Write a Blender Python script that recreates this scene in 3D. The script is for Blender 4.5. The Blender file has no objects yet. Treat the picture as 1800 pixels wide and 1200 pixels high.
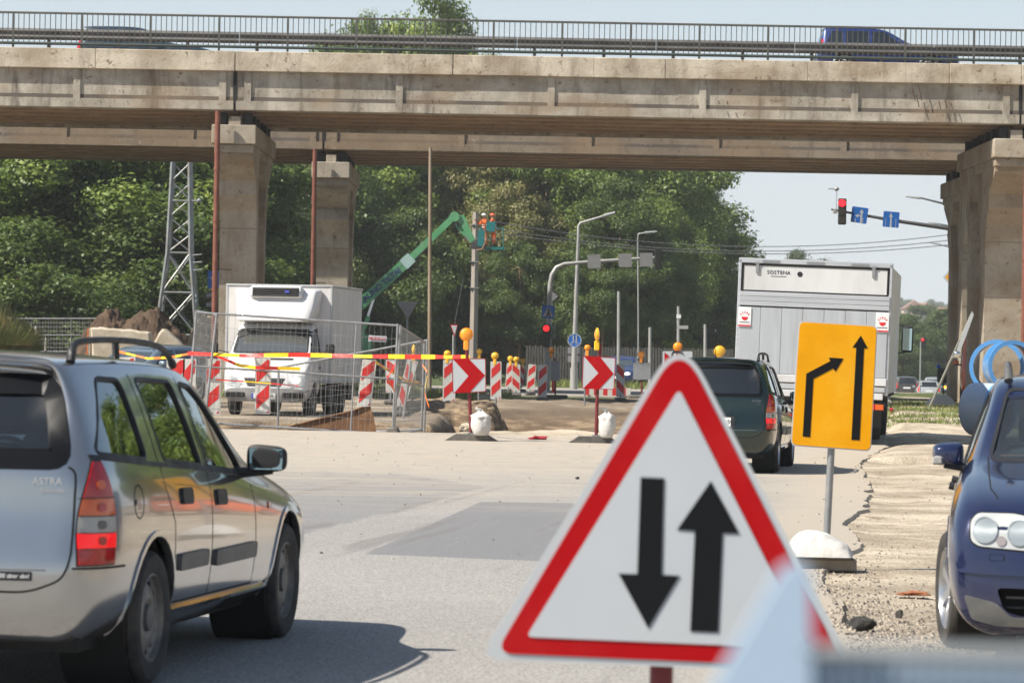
import bpy, bmesh, math, random
import numpy as np
from mathutils import Vector, Matrix, noise
from mathutils.bvhtree import BVHTree
from mathutils.geometry import delaunay_2d_cdt
random.seed(7)
R = math.radians
sc = bpy.context.scene
C = sc.collection
# ------------------------------------------------------------------ camera, world, sun, exposure
CAM_H = 1.526; F = 6000.0; ROLL = R(1.02); PITCH = 15.0 / F
cam_d = bpy.data.cameras.new("camera"); cam = bpy.data.objects.new("camera", cam_d); C.objects.link(cam)
cam.location = (0, 0, CAM_H)
cam.rotation_euler = (Matrix.Rotation(math.pi/2 + PITCH, 3, 'X') @ Matrix.Rotation(ROLL, 3, 'Z')).to_euler()
cam_d.lens = 120.0; cam_d.sensor_width = 36.0; cam_d.clip_start = 0.1; cam_d.clip_end = 9000.0
cam_d.dof.use_dof = True; cam_d.dof.focus_distance = 42.0; cam_d.dof.aperture_fstop = 8.0
sc.camera = cam
SUN_DIR = Vector((0.62, 0.30, -0.73)).normalized()      # the way the light travels
world = bpy.data.worlds.new("World"); sc.world = world; world.use_nodes = True
wn = world.node_tree.nodes; wl = world.node_tree.links; wn.clear()
sky = wn.new('ShaderNodeTexSky'); sky.sky_type = 'NISHITA'; sky.sun_disc = False
to_sun = -SUN_DIR
sky.sun_elevation = math.asin(to_sun.z)
sky.sun_rotation = math.atan2(to_sun.x, to_sun.y)
sky.air_density = 1.0; sky.dust_density = 1.0; sky.ozone_density = 1.0; sky.altitude = 50
bgn = wn.new('ShaderNodeBackground'); bgn.inputs[1].default_value = 0.075
# pale summer haze low over the whole horizon, the clear sky above it
tcw = wn.new('ShaderNodeTexCoord'); spw = wn.new('ShaderNodeSeparateXYZ'); wl.new(tcw.outputs['Generated'], spw.inputs[0])
mrw = wn.new('ShaderNodeMapRange'); mrw.interpolation_type = 'SMOOTHSTEP'; mrw.inputs[1].default_value = .02; mrw.inputs[2].default_value = .26; mrw.inputs[3].default_value = .95; mrw.inputs[4].default_value = .08; wl.new(spw.outputs[2], mrw.inputs[0])
hzr = wn.new('ShaderNodeValToRGB'); hzr.color_ramp.elements[0].position = 0; hzr.color_ramp.elements[0].color = (7.0, 7.5, 7.8, 1); hzr.color_ramp.elements[1].position = .16; hzr.color_ramp.elements[1].color = (5.7, 6.9, 7.9, 1); wl.new(spw.outputs[2], hzr.inputs[0])
mxw = wn.new('ShaderNodeMix'); mxw.data_type = 'RGBA'; wl.new(mrw.outputs[0], mxw.inputs[0]); wl.new(sky.outputs[0], mxw.inputs[6]); wl.new(hzr.outputs[0], mxw.inputs[7])
won = wn.new('ShaderNodeOutputWorld'); wl.new(mxw.outputs[2], bgn.inputs[0]); wl.new(bgn.outputs[0], won.inputs[0])
sun_d = bpy.data.lights.new("sun", 'SUN'); sun_d.energy = 5.0; sun_d.angle = R(0.55); sun_d.color = (1.0, 0.93, 0.82)
sun = bpy.data.objects.new("sun", sun_d); C.objects.link(sun)
sun.rotation_euler = SUN_DIR.to_track_quat('-Z', 'Y').to_euler(); sun.location = (-30, -20, 60)
sc.view_settings.view_transform = 'Standard'; sc.view_settings.look = 'None'
sc.view_settings.exposure = 0.60; sc.view_settings.gamma = 1.0; sc.view_settings.use_curve_mapping = False
sc.render.engine = 'CYCLES'
sc.cycles.use_denoising = True
try: sc.cycles.denoiser = 'OPENIMAGEDENOISE'
except Exception: pass
sc.cycles.max_bounces = 8; sc.cycles.transparent_max_bounces = 24; sc.cycles.transmission_bounces = 6
sc.cycles.glossy_bounces = 4; sc.cycles.diffuse_bounces = 3; sc.cycles.sample_clamp_indirect = 8.0
sc.cycles.caustics_reflective = False; sc.cycles.caustics_refractive = False

# ------------------------------------------------------------------ pixel <-> world (1800x1200 photograph)
_c, _s = math.cos(ROLL), math.sin(ROLL)
def W(px, py, d):
    u, v = px-900.0, py-600.0
    U, V = u*_c+v*_s, -u*_s+v*_c
    return Vector((U/F*d, d, CAM_H-(V-15)/F*d))
def WX(px, py, d): return W(px, py, d).x
def WZ(px, py, d): return W(px, py, d).z
def G(px, py):
    u, v = px-900.0, py-600.0
    V = -u*_s+v*_c
    d = F*CAM_H/(V-15)
    p = W(px, py, d); return p

# ------------------------------------------------------------------ materials
M = {}
def mat(name, col, rough=0.6, metal=0.0, col2=None, scale=3.0, amount=0.5, bump=0.0, bscale=30.0, coat=0.0, emis=0.0,
        ecol=None, spec=0.5, alpha=None, trans=0.0, ior=1.45, stretch=None, dirt=None, dirt_amt=0.0, detail=4.0, rvar=0.0, coord='Object'):
    if name in M: return M[name]
    m = bpy.data.materials.new(name); m.use_nodes = True; M[name] = m
    nt = m.node_tree; N = nt.nodes; L = nt.links; b = N['Principled BSDF']
    def rgba(c): return (c[0], c[1], c[2], 1.0)
    b.inputs['Base Color'].default_value = rgba(col)
    b.inputs['Roughness'].default_value = rough; b.inputs['Metallic'].default_value = metal
    b.inputs['Specular IOR Level'].default_value = spec; b.inputs['IOR'].default_value = ior
    if coat: b.inputs['Coat Weight'].default_value = coat; b.inputs['Coat Roughness'].default_value = 0.04
    if emis:
        b.inputs['Emission Color'].default_value = rgba(ecol or col); b.inputs['Emission Strength'].default_value = emis
    if trans: b.inputs['Transmission Weight'].default_value = trans
    if alpha is not None: b.inputs['Alpha'].default_value = alpha
    co = None
    if col2 or bump or dirt or rvar:
        tc = N.new('ShaderNodeTexCoord'); mp = N.new('ShaderNodeMapping'); L.new(tc.outputs[coord], mp.inputs[0])
        if stretch: mp.inputs['Scale'].default_value = stretch
        co = mp.outputs[0]
    last = None
    if col2:
        t = N.new('ShaderNodeTexNoise'); t.inputs['Scale'].default_value = scale; t.inputs['Detail'].default_value = detail; t.inputs['Roughness'].default_value = 0.62
        L.new(co, t.inputs['Vector'])
        r = N.new('ShaderNodeValToRGB'); r.color_ramp.elements[0].position = 0.5-0.25*amount; r.color_ramp.elements[1].position = 0.5+0.25*amount
        r.color_ramp.elements[0].color = rgba(col); r.color_ramp.elements[1].color = rgba(col2)
        L.new(t.outputs['Fac'], r.inputs[0]); last = r.outputs[0]
    if dirt:
        t = N.new('ShaderNodeTexNoise'); t.inputs['Scale'].default_value = scale*0.6+0.7; t.inputs['Detail'].default_value = 8; t.inputs['Roughness'].default_value = 0.7
        L.new(co, t.inputs['Vector'])
        r = N.new('ShaderNodeMapRange'); r.inputs[1].default_value = 0.48; r.inputs[2].default_value = 0.72; r.inputs[4].default_value = dirt_amt
        L.new(t.outputs['Fac'], r.inputs[0])
        mx = N.new('ShaderNodeMix'); mx.data_type = 'RGBA'; L.new(r.outputs[0], mx.inputs[0])
        if last: L.new(last, mx.inputs[6])
        else: mx.inputs[6].default_value = rgba(col)
        mx.inputs[7].default_value = rgba(dirt); last = mx.outputs[2]
    if last: L.new(last, b.inputs['Base Color'])
    if rvar:
        t = N.new('ShaderNodeTexNoise'); t.inputs['Scale'].default_value = scale*2; t.inputs['Detail'].default_value = 5
        L.new(co, t.inputs['Vector'])
        r = N.new('ShaderNodeMapRange'); r.inputs[1].default_value = 0.35; r.inputs[2].default_value = 0.7; r.inputs[3].default_value = rough; r.inputs[4].default_value = min(1, rough+rvar)
        L.new(t.outputs['Fac'], r.inputs[0]); L.new(r.outputs[0], b.inputs['Roughness'])
    if bump:
        t = N.new('ShaderNodeTexNoise'); t.inputs['Scale'].default_value = bscale; t.inputs['Detail'].default_value = 5
        L.new(co, t.inputs['Vector'])
        bp = N.new('ShaderNodeBump'); bp.inputs['Strength'].default_value = bump; bp.inputs['Distance'].default_value = 0.02
        L.new(t.outputs['Fac'], bp.inputs['Height']); L.new(bp.outputs[0], b.inputs['Normal'])
    return m

# ------------------------------------------------------------------ mesh builder
def frame_of(d):
    d = Vector(d).normalized(); up = Vector((0, 0, 1)) if abs(d.z) < 0.95 else Vector((1, 0, 0))
    x = d.cross(up).normalized(); y = x.cross(d).normalized(); return x, y
class MB:
    def __init__(s): s.v = []; s.f = []; s.mi = []; s.cur = 0
    def add(s, vs, fs):
        o = len(s.v); s.v += [tuple(p) for p in vs]
        for f in fs: s.f.append(tuple(i+o for i in f)); s.mi.append(s.cur)
        return s
    def box(s, c, size, rot=None, taper=1.0):
        hx, hy, hz = size[0]/2, size[1]/2, size[2]/2
        vs = []
        for z in (-1, 1):
            k = taper if z > 0 else 1.0
            for x, y in ((-1, -1), (1, -1), (1, 1), (-1, 1)): vs.append(Vector((x*hx*k, y*hy*k, z*hz)))
        if rot is not None: vs = [rot @ p for p in vs]
        c = Vector(c); vs = [p+c for p in vs]
        return s.add(vs, [(3, 2, 1, 0), (4, 5, 6, 7), (0, 1, 5, 4), (1, 2, 6, 5), (2, 3, 7, 6), (3, 0, 4, 7)])
    def bbox(s, c, size, b=0.02, rot=None):
        # box with bevelled vertical and horizontal edges
        hx, hy, hz = size[0]/2, size[1]/2, size[2]/2; b = min(b, hx*.9, hy*.9, hz*.9); vs = []
        def ring(ix, iy, z):
            return [Vector((x, y, z)) for x, y in ((-hx+ix, -hy+iy+b), (-hx+ix+b, -hy+iy), (hx-ix-b, -hy+iy), (hx-ix, -hy+iy+b), (hx-ix, hy-iy-b), (hx-ix-b, hy-iy), (-hx+ix+b, hy-iy), (-hx+ix, hy-iy-b))]
        rs = [ring(b, b, -hz), ring(0, 0, -hz+b), ring(0, 0, hz-b), ring(b, b, hz)]
        for r in rs: vs += r
        fs = [tuple(range(7, -1, -1)), tuple(range(24, 32))]
        for k in range(3):
            for i in range(8): fs.append((k*8+i, k*8+(i+1) % 8, (k+1)*8+(i+1) % 8, (k+1)*8+i))
        if rot is not None: vs = [rot @ p for p in vs]
        c = Vector(c); return s.add([p+c for p in vs], fs)
    def cyl(s, p0, p1, r0, r1=None, n=12, cap=True):
        r1 = r0 if r1 is None else r1; p0 = Vector(p0); p1 = Vector(p1); x, y = frame_of(p1-p0)
        vs = []
        for p, r in ((p0, r0), (p1, r1)):
            for i in range(n):
                a = 2*math.pi*i/n; vs.append(p+x*(r*math.cos(a))+y*(r*math.sin(a)))
        fs = [(i, (i+1) % n, n+(i+1) % n, n+i) for i in range(n)]
        if cap: fs += [tuple(range(n-1, -1, -1)), tuple(range(n, 2*n))]
        return s.add(vs, fs)
    def tube(s, pts, r, n=8, cap=True):
        pts = [Vector(p) for p in pts]; m = len(pts); vs = []
        rr = r if isinstance(r, (list, tuple)) else [r]*m
        x = y = None
        for i, p in enumerate(pts):
            d = (pts[min(i+1, m-1)]-pts[max(i-1, 0)])
            if x is None: x, y = frame_of(d)
            else:
                d = d.normalized(); x = (x-d*x.dot(d)).normalized(); y = x.cross(d).normalized()
            for k in range(n):
                a = 2*math.pi*k/n; vs.append(p+x*(rr[i]*math.cos(a))+y*(rr[i]*math.sin(a)))
        fs = [(i*n+k, i*n+(k+1) % n, (i+1)*n+(k+1) % n, (i+1)*n+k) for i in range(m-1) for k in range(n)]
        if cap: fs += [tuple(range(n-1, -1, -1)), tuple(range((m-1)*n, m*n))]
        return s.add(vs, fs)
    def prism(s, poly, plane, a, b):
        # poly in 2D, extruded from a to b along the normal of plane: 'xz' -> y, 'yz' -> x, 'xy' -> z
        def P(u, v, w): return {'xz': (u, w, v), 'yz': (w, u, v), 'xy': (u, v, w)}[plane]
        n = len(poly); vs = [P(u, v, a) for u, v in poly]+[P(u, v, b) for u, v in poly]
        fs = [tuple(range(n-1, -1, -1)), tuple(range(n, 2*n))]+[(i, (i+1) % n, n+(i+1) % n, n+i) for i in range(n)]
        return s.add(vs, fs)
    def lathe(s, prof, origin=(0, 0, 0), axis=(0, 0, 1), n=24, closed=False):
        o = Vector(origin); ax = Vector(axis).normalized(); x, y = frame_of(ax); vs = []; m = len(prof)
        for r, h in prof:
            for i in range(n):
                a = 2*math.pi*i/n; vs.append(o+ax*h+x*(r*math.cos(a))+y*(r*math.sin(a)))
        fs = [(k*n+i, k*n+(i+1) % n, (k+1)*n+(i+1) % n, (k+1)*n+i) for k in range(m-1) for i in range(n)]
        if closed: fs += [((m-1)*n+i, (m-1)*n+(i+1) % n, (i+1) % n, i) for i in range(n)]
        return s.add(vs, fs)
    def sphere(s, c, r, n=12, m=8, sc_=(1, 1, 1)):
        vs = []; c = Vector(c)
        for j in range(m+1):
            t = math.pi*j/m
            for i in range(n):
                a = 2*math.pi*i/n; vs.append(c+Vector((r*sc_[0]*math.sin(t)*math.cos(a), r*sc_[1]*math.sin(t)*math.sin(a), r*sc_[2]*math.cos(t))))
        fs = [(j*n+i, (j+1)*n+i, (j+1)*n+(i+1) % n, j*n+(i+1) % n) for j in range(m) for i in range(n)]
        return s.add(vs, fs)
    def mesh(s, name, angle=35, fixn=True, weld=False):
        me = bpy.data.meshes.new(name); me.from_pydata(s.v, [], s.f); me.update()
        if fixn or weld:
            bm = bmesh.new(); bm.from_mesh(me)
            if weld: bmesh.ops.remove_doubles(bm, verts=bm.verts, dist=1e-4)
            bmesh.ops.recalc_face_normals(bm, faces=bm.faces); bm.to_mesh(me); bm.free()
        if any(s.mi) and len(me.polygons) == len(s.mi): me.polygons.foreach_set('material_index', s.mi)
        if angle:
            me.polygons.foreach_set('use_smooth', [True]*len(me.polygons)); me.set_sharp_from_angle(angle=R(angle))
        return me
    def build(s, name, m, parent=None, loc=None, rot=None, angle=35, fixn=True, weld=False):
        me = s.mesh(name, angle, fixn, weld)
        return link(name, me, m, parent, loc, rot)
def link(name, me, m=None, parent=None, loc=None, rot=None):
    if m is not None and not me.materials:
        for x in (m if isinstance(m, (list, tuple)) else [m]): me.materials.append(x)
    o = bpy.data.objects.new(name, me); C.objects.link(o)
    if parent: o.parent = parent
    if loc is not None: o.location = loc
    if rot is not None: o.rotation_euler = rot
    return o
def tag(o, label=None, cat=None, group=None, kind=None):
    if label: o['label'] = label
    if cat: o['category'] = cat
    if group: o['group'] = group
    if kind: o['kind'] = kind
    return o
def thing(name, label, cat, loc=(0, 0, 0), rz=0.0, group=None, rot=None):
    o = bpy.data.objects.new(name, None); C.objects.link(o); o.location = loc
    o.rotation_euler = rot if rot is not None else (0, 0, rz)
    o.empty_display_size = 0.2
    return tag(o, label, cat, group)
def copy_tree(o, parent=None):
    c = o.copy(); C.objects.link(c); c.parent = parent
    for ch in list(o.children): copy_tree(ch, c)
    return c
def dup(root, loc=None, rot=None, label=None, scale=None):
    c = copy_tree(root)
    if loc is not None: c.location = loc
    if rot is not None: c.rotation_euler = rot
    if label: c['label'] = label
    if scale is not None: c.scale = scale
    return c
def text_mesh(body, size, m, parent=None, loc=(0, 0, 0), rot=(R(90), 0, 0), name='lettering', ext=0.0015, align='CENTER', space=1.0, bold=0.0):
    cu = bpy.data.curves.new(name, 'FONT'); cu.body = body; cu.size = size; cu.extrude = ext; cu.align_x = align; cu.align_y = 'CENTER'
    cu.space_character = space; cu.offset = bold; cu.resolution_u = 3
    t = bpy.data.objects.new(name, cu); C.objects.link(t); dg = bpy.context.evaluated_depsgraph_get()
    me = bpy.data.meshes.new_from_object(t.evaluated_get(dg)); bpy.data.objects.remove(t); bpy.data.curves.remove(cu)
    me.materials.clear()
    return link(name, me, m, parent, loc, rot)
def rrect(w, h, r, n=5, cx=0, cy=0):
    pts = []
    for sx, sy, a0 in ((1, -1, -90), (1, 1, 0), (-1, 1, 90), (-1, -1, 180)):
        for i in range(n+1):
            a = R(a0+90*i/n); pts.append((cx+sx*(w/2-r)+r*math.cos(a), cy+sy*(h/2-r)+r*math.sin(a)))
    return pts
def roundpoly(pts, r, n=4):
    out = []; m = len(pts)
    for i in range(m):
        p = Vector(pts[i]); a = Vector(pts[i-1]); b = Vector(pts[(i+1) % m])
        da = (a-p); db = (b-p); rr = r[i] if isinstance(r, (list, tuple)) else r
        rr = min(rr, da.length*.45, db.length*.45)
        if rr < 1e-4: out.append(tuple(p)); continue
        p0 = p+da.normalized()*rr; p1 = p+db.normalized()*rr
        for k in range(n+1):
            t = k/n; q = p0*(1-t)**2+p*(2*t*(1-t))+p1*t*t; out.append((q.x, q.y))
    return out
def offset_poly(pts, d):
    # inward offset (d > 0) of a polygon
    m = len(pts); A = sum(pts[i-1][0]*pts[i][1]-pts[i][0]*pts[i-1][1] for i in range(m)); sg = 1 if A > 0 else -1
    out = []
    for i in range(m):
        p = Vector(pts[i]); a = (p-Vector(pts[i-1])); b = (Vector(pts[(i+1) % m])-p)
        if a.length < 1e-6: a = b
        if b.length < 1e-6: b = a
        a.normalize(); b.normalize(); na = Vector((-a.y, a.x))*sg; nb = Vector((-b.y, b.x))*sg; n = na+nb
        if n.length < 1e-6: n = na
        n = n/max(.35, n.length_squared/2)
        q = p+n*d*1.0; out.append((q.x, q.y))
    return out
# ================================================================== vehicles
mat('tyre', (0.028, 0.028, 0.028), .85, col2=(0.06, 0.055, 0.05), scale=9, bump=.25, bscale=60)
mat('black_plastic', (0.02, 0.021, 0.023), .45, rvar=.2, scale=5)
mat('grey_plastic', (0.085, 0.088, 0.09), .5, col2=(0.13, 0.13, 0.125), scale=6)
mat('gap', (0.006, 0.006, 0.006), .9)
mat('liner', (0.012, 0.012, 0.012), .95)
mat('rim_steel', (0.16, 0.155, 0.15), .55, metal=.35, col2=(0.30, 0.27, 0.23), scale=9)
mat('alloy', (0.55, 0.56, 0.58), .3, metal=.9)
mat('chrome', (0.75, 0.76, 0.78), .12, metal=1)
mat('seat_cloth', (0.035, 0.04, 0.048), .9, bump=.2, bscale=80)
mat('seat_light', (0.16, 0.20, 0.21), .9)
mat('lamp_red', (0.32, 0.004, 0.006), .12, coat=.6, col2=(0.48, 0.010, 0.012), scale=18)
mat('lamp_amber', (0.62, 0.10, 0.006), .12, coat=.8)
mat('lamp_clear', (0.36, 0.35, 0.33), .12, coat=.8, bump=.4, bscale=90)
mat('lamp_brake', (0.60, 0.006, 0.008), .2, emis=.40, ecol=(1, .006, .006), coat=.4)
mat('head_lens', (0.46, 0.48, 0.48), .15, coat=1, spec=.5)
mat('black_frit', (.006, .007, .009), .35, spec=.12)
mat('head_lit', (1, .9, .75), .2, emis=14, ecol=(1, .86, .62))
mat('head_bowl', (0.30, 0.34, 0.36), .35, metal=.3, coat=.6)
mat('plate', (0.72, 0.73, 0.72), .45)
mat('plate_blue', (0.02, 0.06, 0.45), .4)
mat('ink', (0.012, 0.012, 0.014), .5)
mat('white_ink', (0.7, 0.7, 0.7), .4)
def glass_mat(name, tint, reflect=0.10, opacity=0.0):
    # thin glass: mostly see-through, mirror reflection rising at grazing angles
    m = bpy.data.materials.new(name); m.use_nodes = True; M[name] = m; nt = m.node_tree; N = nt.nodes; L = nt.links; N.clear()
    out = N.new('ShaderNodeOutputMaterial'); tr = N.new('ShaderNodeBsdfTransparent'); tr.inputs[0].default_value = (*tint, 1)
    gl = N.new('ShaderNodeBsdfGlossy'); gl.inputs['Roughness'].default_value = 0.02; gl.inputs['Color'].default_value = (.95, 1, 1, 1)
    fr = N.new('ShaderNodeFresnel'); fr.inputs[0].default_value = 1.52
    ad = N.new('ShaderNodeMath'); ad.operation = 'ADD'; ad.inputs[1].default_value = reflect; ad.use_clamp = True; L.new(fr.outputs[0], ad.inputs[0])
    mx = N.new('ShaderNodeMixShader'); L.new(ad.outputs[0], mx.inputs[0]); L.new(tr.outputs[0], mx.inputs[1]); L.new(gl.outputs[0], mx.inputs[2])
    last = mx.outputs[0]
    if opacity:
        df = N.new('ShaderNodeBsdfDiffuse'); df.inputs[0].default_value = (.25, .26, .25, 1)
        m2 = N.new('ShaderNodeMixShader'); m2.inputs[0].default_value = opacity; L.new(last, m2.inputs[1]); L.new(df.outputs[0], m2.inputs[2]); last = m2.outputs[0]
    L.new(last, out.inputs[0]); return m
glass_mat('glass_side', (.16, .20, .20), .24)
glass_mat('glass_rear', (.86, .92, .88), .04, .02)
glass_mat('glass_tint', (.12, .15, .15), .06, .03)
glass_mat('glass_front', (.78, .86, .83), .05, .06)
def paint(name, col, metal=.55, rough=.32, dirt=(.25, .22, .18), dirt_amt=.25):
    return mat(name, col, rough, metal=metal, coat=1.0, dirt=dirt, dirt_amt=dirt_amt, scale=2.0, rvar=.06)

FR = [0, .11, .36, .62, .86, 1.0]
class Hull:
    """rows: (x, width, bottom z, belt z, belt y, roof-edge z, roof-edge y, roof-centre z)"""
    def __init__(h, rows, dx_tail, dx_nose, bulge_tail=.05, bulge_nose=.12, level=2, bulge_side=.018):
        Ni = len(rows)-1; T = [-1, -.86, -.45, 0, .45, .86, 1]; Nj = 6; Nk = 8
        V = {}; vs = []
        def side(i):
            x, w, zb0, zb, yb, zr, yr, zc = rows[i]; out = []
            ymul = [.80, .955, .99, 1.0, .985]
            for k in range(5): out.append((w*ymul[k], zb0+FR[k]*(zb-zb0)))
            out.append((yb, zb))
            for t, b in ((.5, bulge_side), (.86, bulge_side*.6), (1, 0)): out.append((yb+(yr-yb)*t+b*min(1, (zr-zb)/.3), zb+(zr-zb)*t))
            return out
        S = [side(i) for i in range(Ni+1)]
        for i in range(Ni+1):
            x = rows[i][0]; zc = rows[i][7]
            for j in range(Nj+1):
                for k in range(Nk+1):
                    if not (i in (0, Ni) or j in (0, Nj) or k in (0, Nk)): continue
                    y, z = S[i][k]; xx = x
                    if i == 0: xx = x+dx_tail[k]-bulge_tail*(1-T[j]**2)
                    if i == Ni: xx = x+dx_nose[k]+bulge_nose*(1-T[j]**2)*(1-.3*(k/8))
                    if k == Nk: z = zc-(zc-z)*T[j]**2
                    if k == 7 and i in (0, Ni): z = z+(zc-S[i][8][1])*(1-T[j]**2)*.8
                    V[i, j, k] = len(vs); vs.append((xx, y*T[j], z))
        fs = []
        for i in range(Ni):
            for j in range(Nj):
                fs.append((V[i, j, 0], V[i, j+1, 0], V[i+1, j+1, 0], V[i+1, j, 0]))
                fs.append((V[i, j, Nk], V[i+1, j, Nk], V[i+1, j+1, Nk], V[i, j+1, Nk]))
            for k in range(Nk):
                fs.append((V[i, 0, k], V[i+1, 0, k], V[i+1, 0, k+1], V[i, 0, k+1]))
                fs.append((V[i, Nj, k], V[i, Nj, k+1], V[i+1, Nj, k+1], V[i+1, Nj, k]))
        for j in range(Nj):
            for k in range(Nk):
                fs.append((V[0, j, k], V[0, j, k+1], V[0, j+1, k+1], V[0, j+1, k]))
                fs.append((V[Ni, j, k], V[Ni, j+1, k], V[Ni, j+1, k+1], V[Ni, j, k+1]))
        me = bpy.data.meshes.new('hull'); me.from_pydata(vs, [], fs)
        bm = bmesh.new(); bm.from_mesh(me); bmesh.ops.recalc_face_normals(bm, faces=bm.faces); bm.to_mesh(me); bm.free()
        o = bpy.data.objects.new('hull', me); C.objects.link(o)
        md = o.modifiers.new('s', 'SUBSURF'); md.levels = level; md.render_levels = level
        dg = bpy.context.evaluated_depsgraph_get()
        h.me = bpy.data.meshes.new_from_object(o.evaluated_get(dg)); h.o = o; h.level = level
        o.modifiers.remove(md); o.data = h.me; bpy.data.meshes.remove(me)
        h.me.polygons.foreach_set('use_smooth', [True]*len(h.me.polygons))
        h.vs = [v.co.copy() for v in h.me.vertices]; h.polys = [tuple(p.vertices) for p in h.me.polygons]
        h.vn = [v.normal.copy() for v in h.me.vertices]
        h.bvh = BVHTree.FromPolygons(h.vs, h.polys)
    def normal_at(h, loc, pi):
        # smooth normal by inverse distance over the corners of the face
        n = Vector(); 
        for vi in h.polys[pi]: n += h.vn[vi]/((h.vs[vi]-loc).length+1e-4)
        return n.normalized()
    def project(h, p, d):
        loc, nn, pi, dist = h.bvh.ray_cast(p, d)
        if loc is None:
            q = p+d*3; loc, nn, pi, dist = h.bvh.find_nearest(q)
        return loc, h.normal_at(loc, pi)
    def basis(h, ax):
        return {'right': (Vector((0, -4, 0)), Vector((0, 1, 0)), Vector((1, 0, 0)), Vector((0, 0, 1))),
                'left': (Vector((0, 4, 0)), Vector((0, -1, 0)), Vector((1, 0, 0)), Vector((0, 0, 1))),
                'rear': (Vector((-6, 0, 0)), Vector((1, 0, 0)), Vector((0, 1, 0)), Vector((0, 0, 1))),
                'front': (Vector((8, 0, 0)), Vector((-1, 0, 0)), Vector((0, 1, 0)), Vector((0, 0, 1))),
                'top': (Vector((0, 0, 5)), Vector((0, 0, -1)), Vector((1, 0, 0)), Vector((0, 1, 0))),
                'rc_r': (Vector((-4, -4, 0)), Vector((.7071, .7071, 0)), Vector((.7071, -.7071, 0)), Vector((0, 0, 1))),
                'rc_l': (Vector((-4, 4, 0)), Vector((.7071, -.7071, 0)), Vector((.7071, .7071, 0)), Vector((0, 0, 1))),
                'fc_r': (Vector((6, -6, 0)), Vector((-.7071, .7071, 0)), Vector((-.7071, -.7071, 0)), Vector((0, 0, 1))),
                'fc_l': (Vector((6, 6, 0)), Vector((-.7071, -.7071, 0)), Vector((-.7071, .7071, 0)), Vector((0, 0, 1)))}[ax]
    def patch(h, name, ax, loops, off, m, parent, thick=.01, res=.06):
        o, d, U, Vv = h.basis(ax); loops = [list(l) for l in loops]; pts = []; ed = []
        for l in loops:
            dl = []
            for i, p in enumerate(l):
                q = l[(i+1) % len(l)]; L_ = math.hypot(q[0]-p[0], q[1]-p[1]); n = max(1, int(L_/res))
                for k in range(n): dl.append((p[0]+(q[0]-p[0])*k/n, p[1]+(q[1]-p[1])*k/n))
            b = len(pts); pts += dl; ed += [(b+i, b+(i+1) % len(dl)) for i in range(len(dl))]
        def inside(x, y):
            c = False
            for l in loops:
                for i in range(len(l)):
                    x1, y1 = l[i-1]; x2, y2 = l[i]
                    if (y1 > y) != (y2 > y) and x < (x2-x1)*(y-y1)/(y2-y1)+x1: c = not c
            return c
        xs = [p[0] for p in pts]; ys = [p[1] for p in pts]; g = []
        nx = int((max(xs)-min(xs))/res); ny = int((max(ys)-min(ys))/res)
        for a in range(1, nx+1):
            for b in range(1, ny+1):
                x = min(xs)+(max(xs)-min(xs))*a/(nx+1); y = min(ys)+(max(ys)-min(ys))*b/(ny+1)
                if inside(x, y) and min((x-p[0])**2+(y-p[1])**2 for p in pts) > (res*.35)**2: g.append((x, y))
        vv, ee, ff = delaunay_2d_cdt([Vector(p) for p in pts+g], ed, [], 1, 1e-6)[:3]
        P = [h.project(o+U*p.x+Vv*p.y, d) for p in vv]
        top = [l+n*off for l, n in P]; tris = []
        for f in ff:
            c = sum((vv[i] for i in f), Vector((0, 0)))/len(f)
            if inside(c.x, c.y): tris.append(tuple(f))
        mb = MB(); vs = list(top); fs = list(tris)
        if thick:
            n0 = len(vs); vs += [l+n*(off-thick) for l, n in P]
            cnt = {}
            for t in tris:
                for a, b in zip(t, t[1:]+t[:1]):
                    cnt.setdefault((min(a, b), max(a, b)), []).append((a, b))
            for k, e in cnt.items():
                if len(e) == 1: a, b = e[0]; fs.append((b, a, a+n0, b+n0))
        mb.add(vs, fs); me = mb.mesh(name, 30, fixn=True)
        if tris and me.polygons[0].normal.dot(P[tris[0][0]][1]) < 0: me.flip_normals()
        return link(name, me, m, parent)
    def ribbon(h, name, ax, line, w, off, m, parent, closed=False, thick=.004, res=.05):
        pts = [Vector(p) for p in line]; n = len(pts); A = []; B = []
        for i in range(n):
            a = pts[i-1] if (closed or i) else pts[i]; b = pts[(i+1) % n] if (closed or i < n-1) else pts[i]
            t = (b-a).normalized(); q = Vector((-t.y, t.x))*w/2; A.append(tuple(pts[i]+q)); B.append(tuple(pts[i]-q))
        if closed: return h.patch(name, ax, [A, B], off, m, parent, thick, res)
        return h.patch(name, ax, [A+B[::-1]], off, m, parent, thick, res)
    def body(h, name, m, parent, cutters, thick=.028):
        o = h.o; tmp = []
        sol = o.modifiers.new('t', 'SOLIDIFY'); sol.thickness = thick; sol.offset = -1
        for kind in ('s', 'e'):
            cm = MB()
            for c in cutters:
                if getattr(c, 'end', 's') == kind: cm.add(c.v, c.f)
            if not cm.v: continue
            co = bpy.data.objects.new('cut', cm.mesh('cut', 0)); C.objects.link(co); tmp.append(co)
            bo = o.modifiers.new('b', 'BOOLEAN'); bo.object = co; bo.operation = 'DIFFERENCE'; bo.solver = 'EXACT'; bo.use_self = False
        dg = bpy.context.evaluated_depsgraph_get(); dg.update()
        me = bpy.data.meshes.new_from_object(o.evaluated_get(dg))
        bpy.data.objects.remove(o)
        for co in tmp: bpy.data.objects.remove(co)
        me.polygons.foreach_set('use_smooth', [True]*len(me.polygons))
        # shading normals taken from the uncut shell
        nl = []
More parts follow.
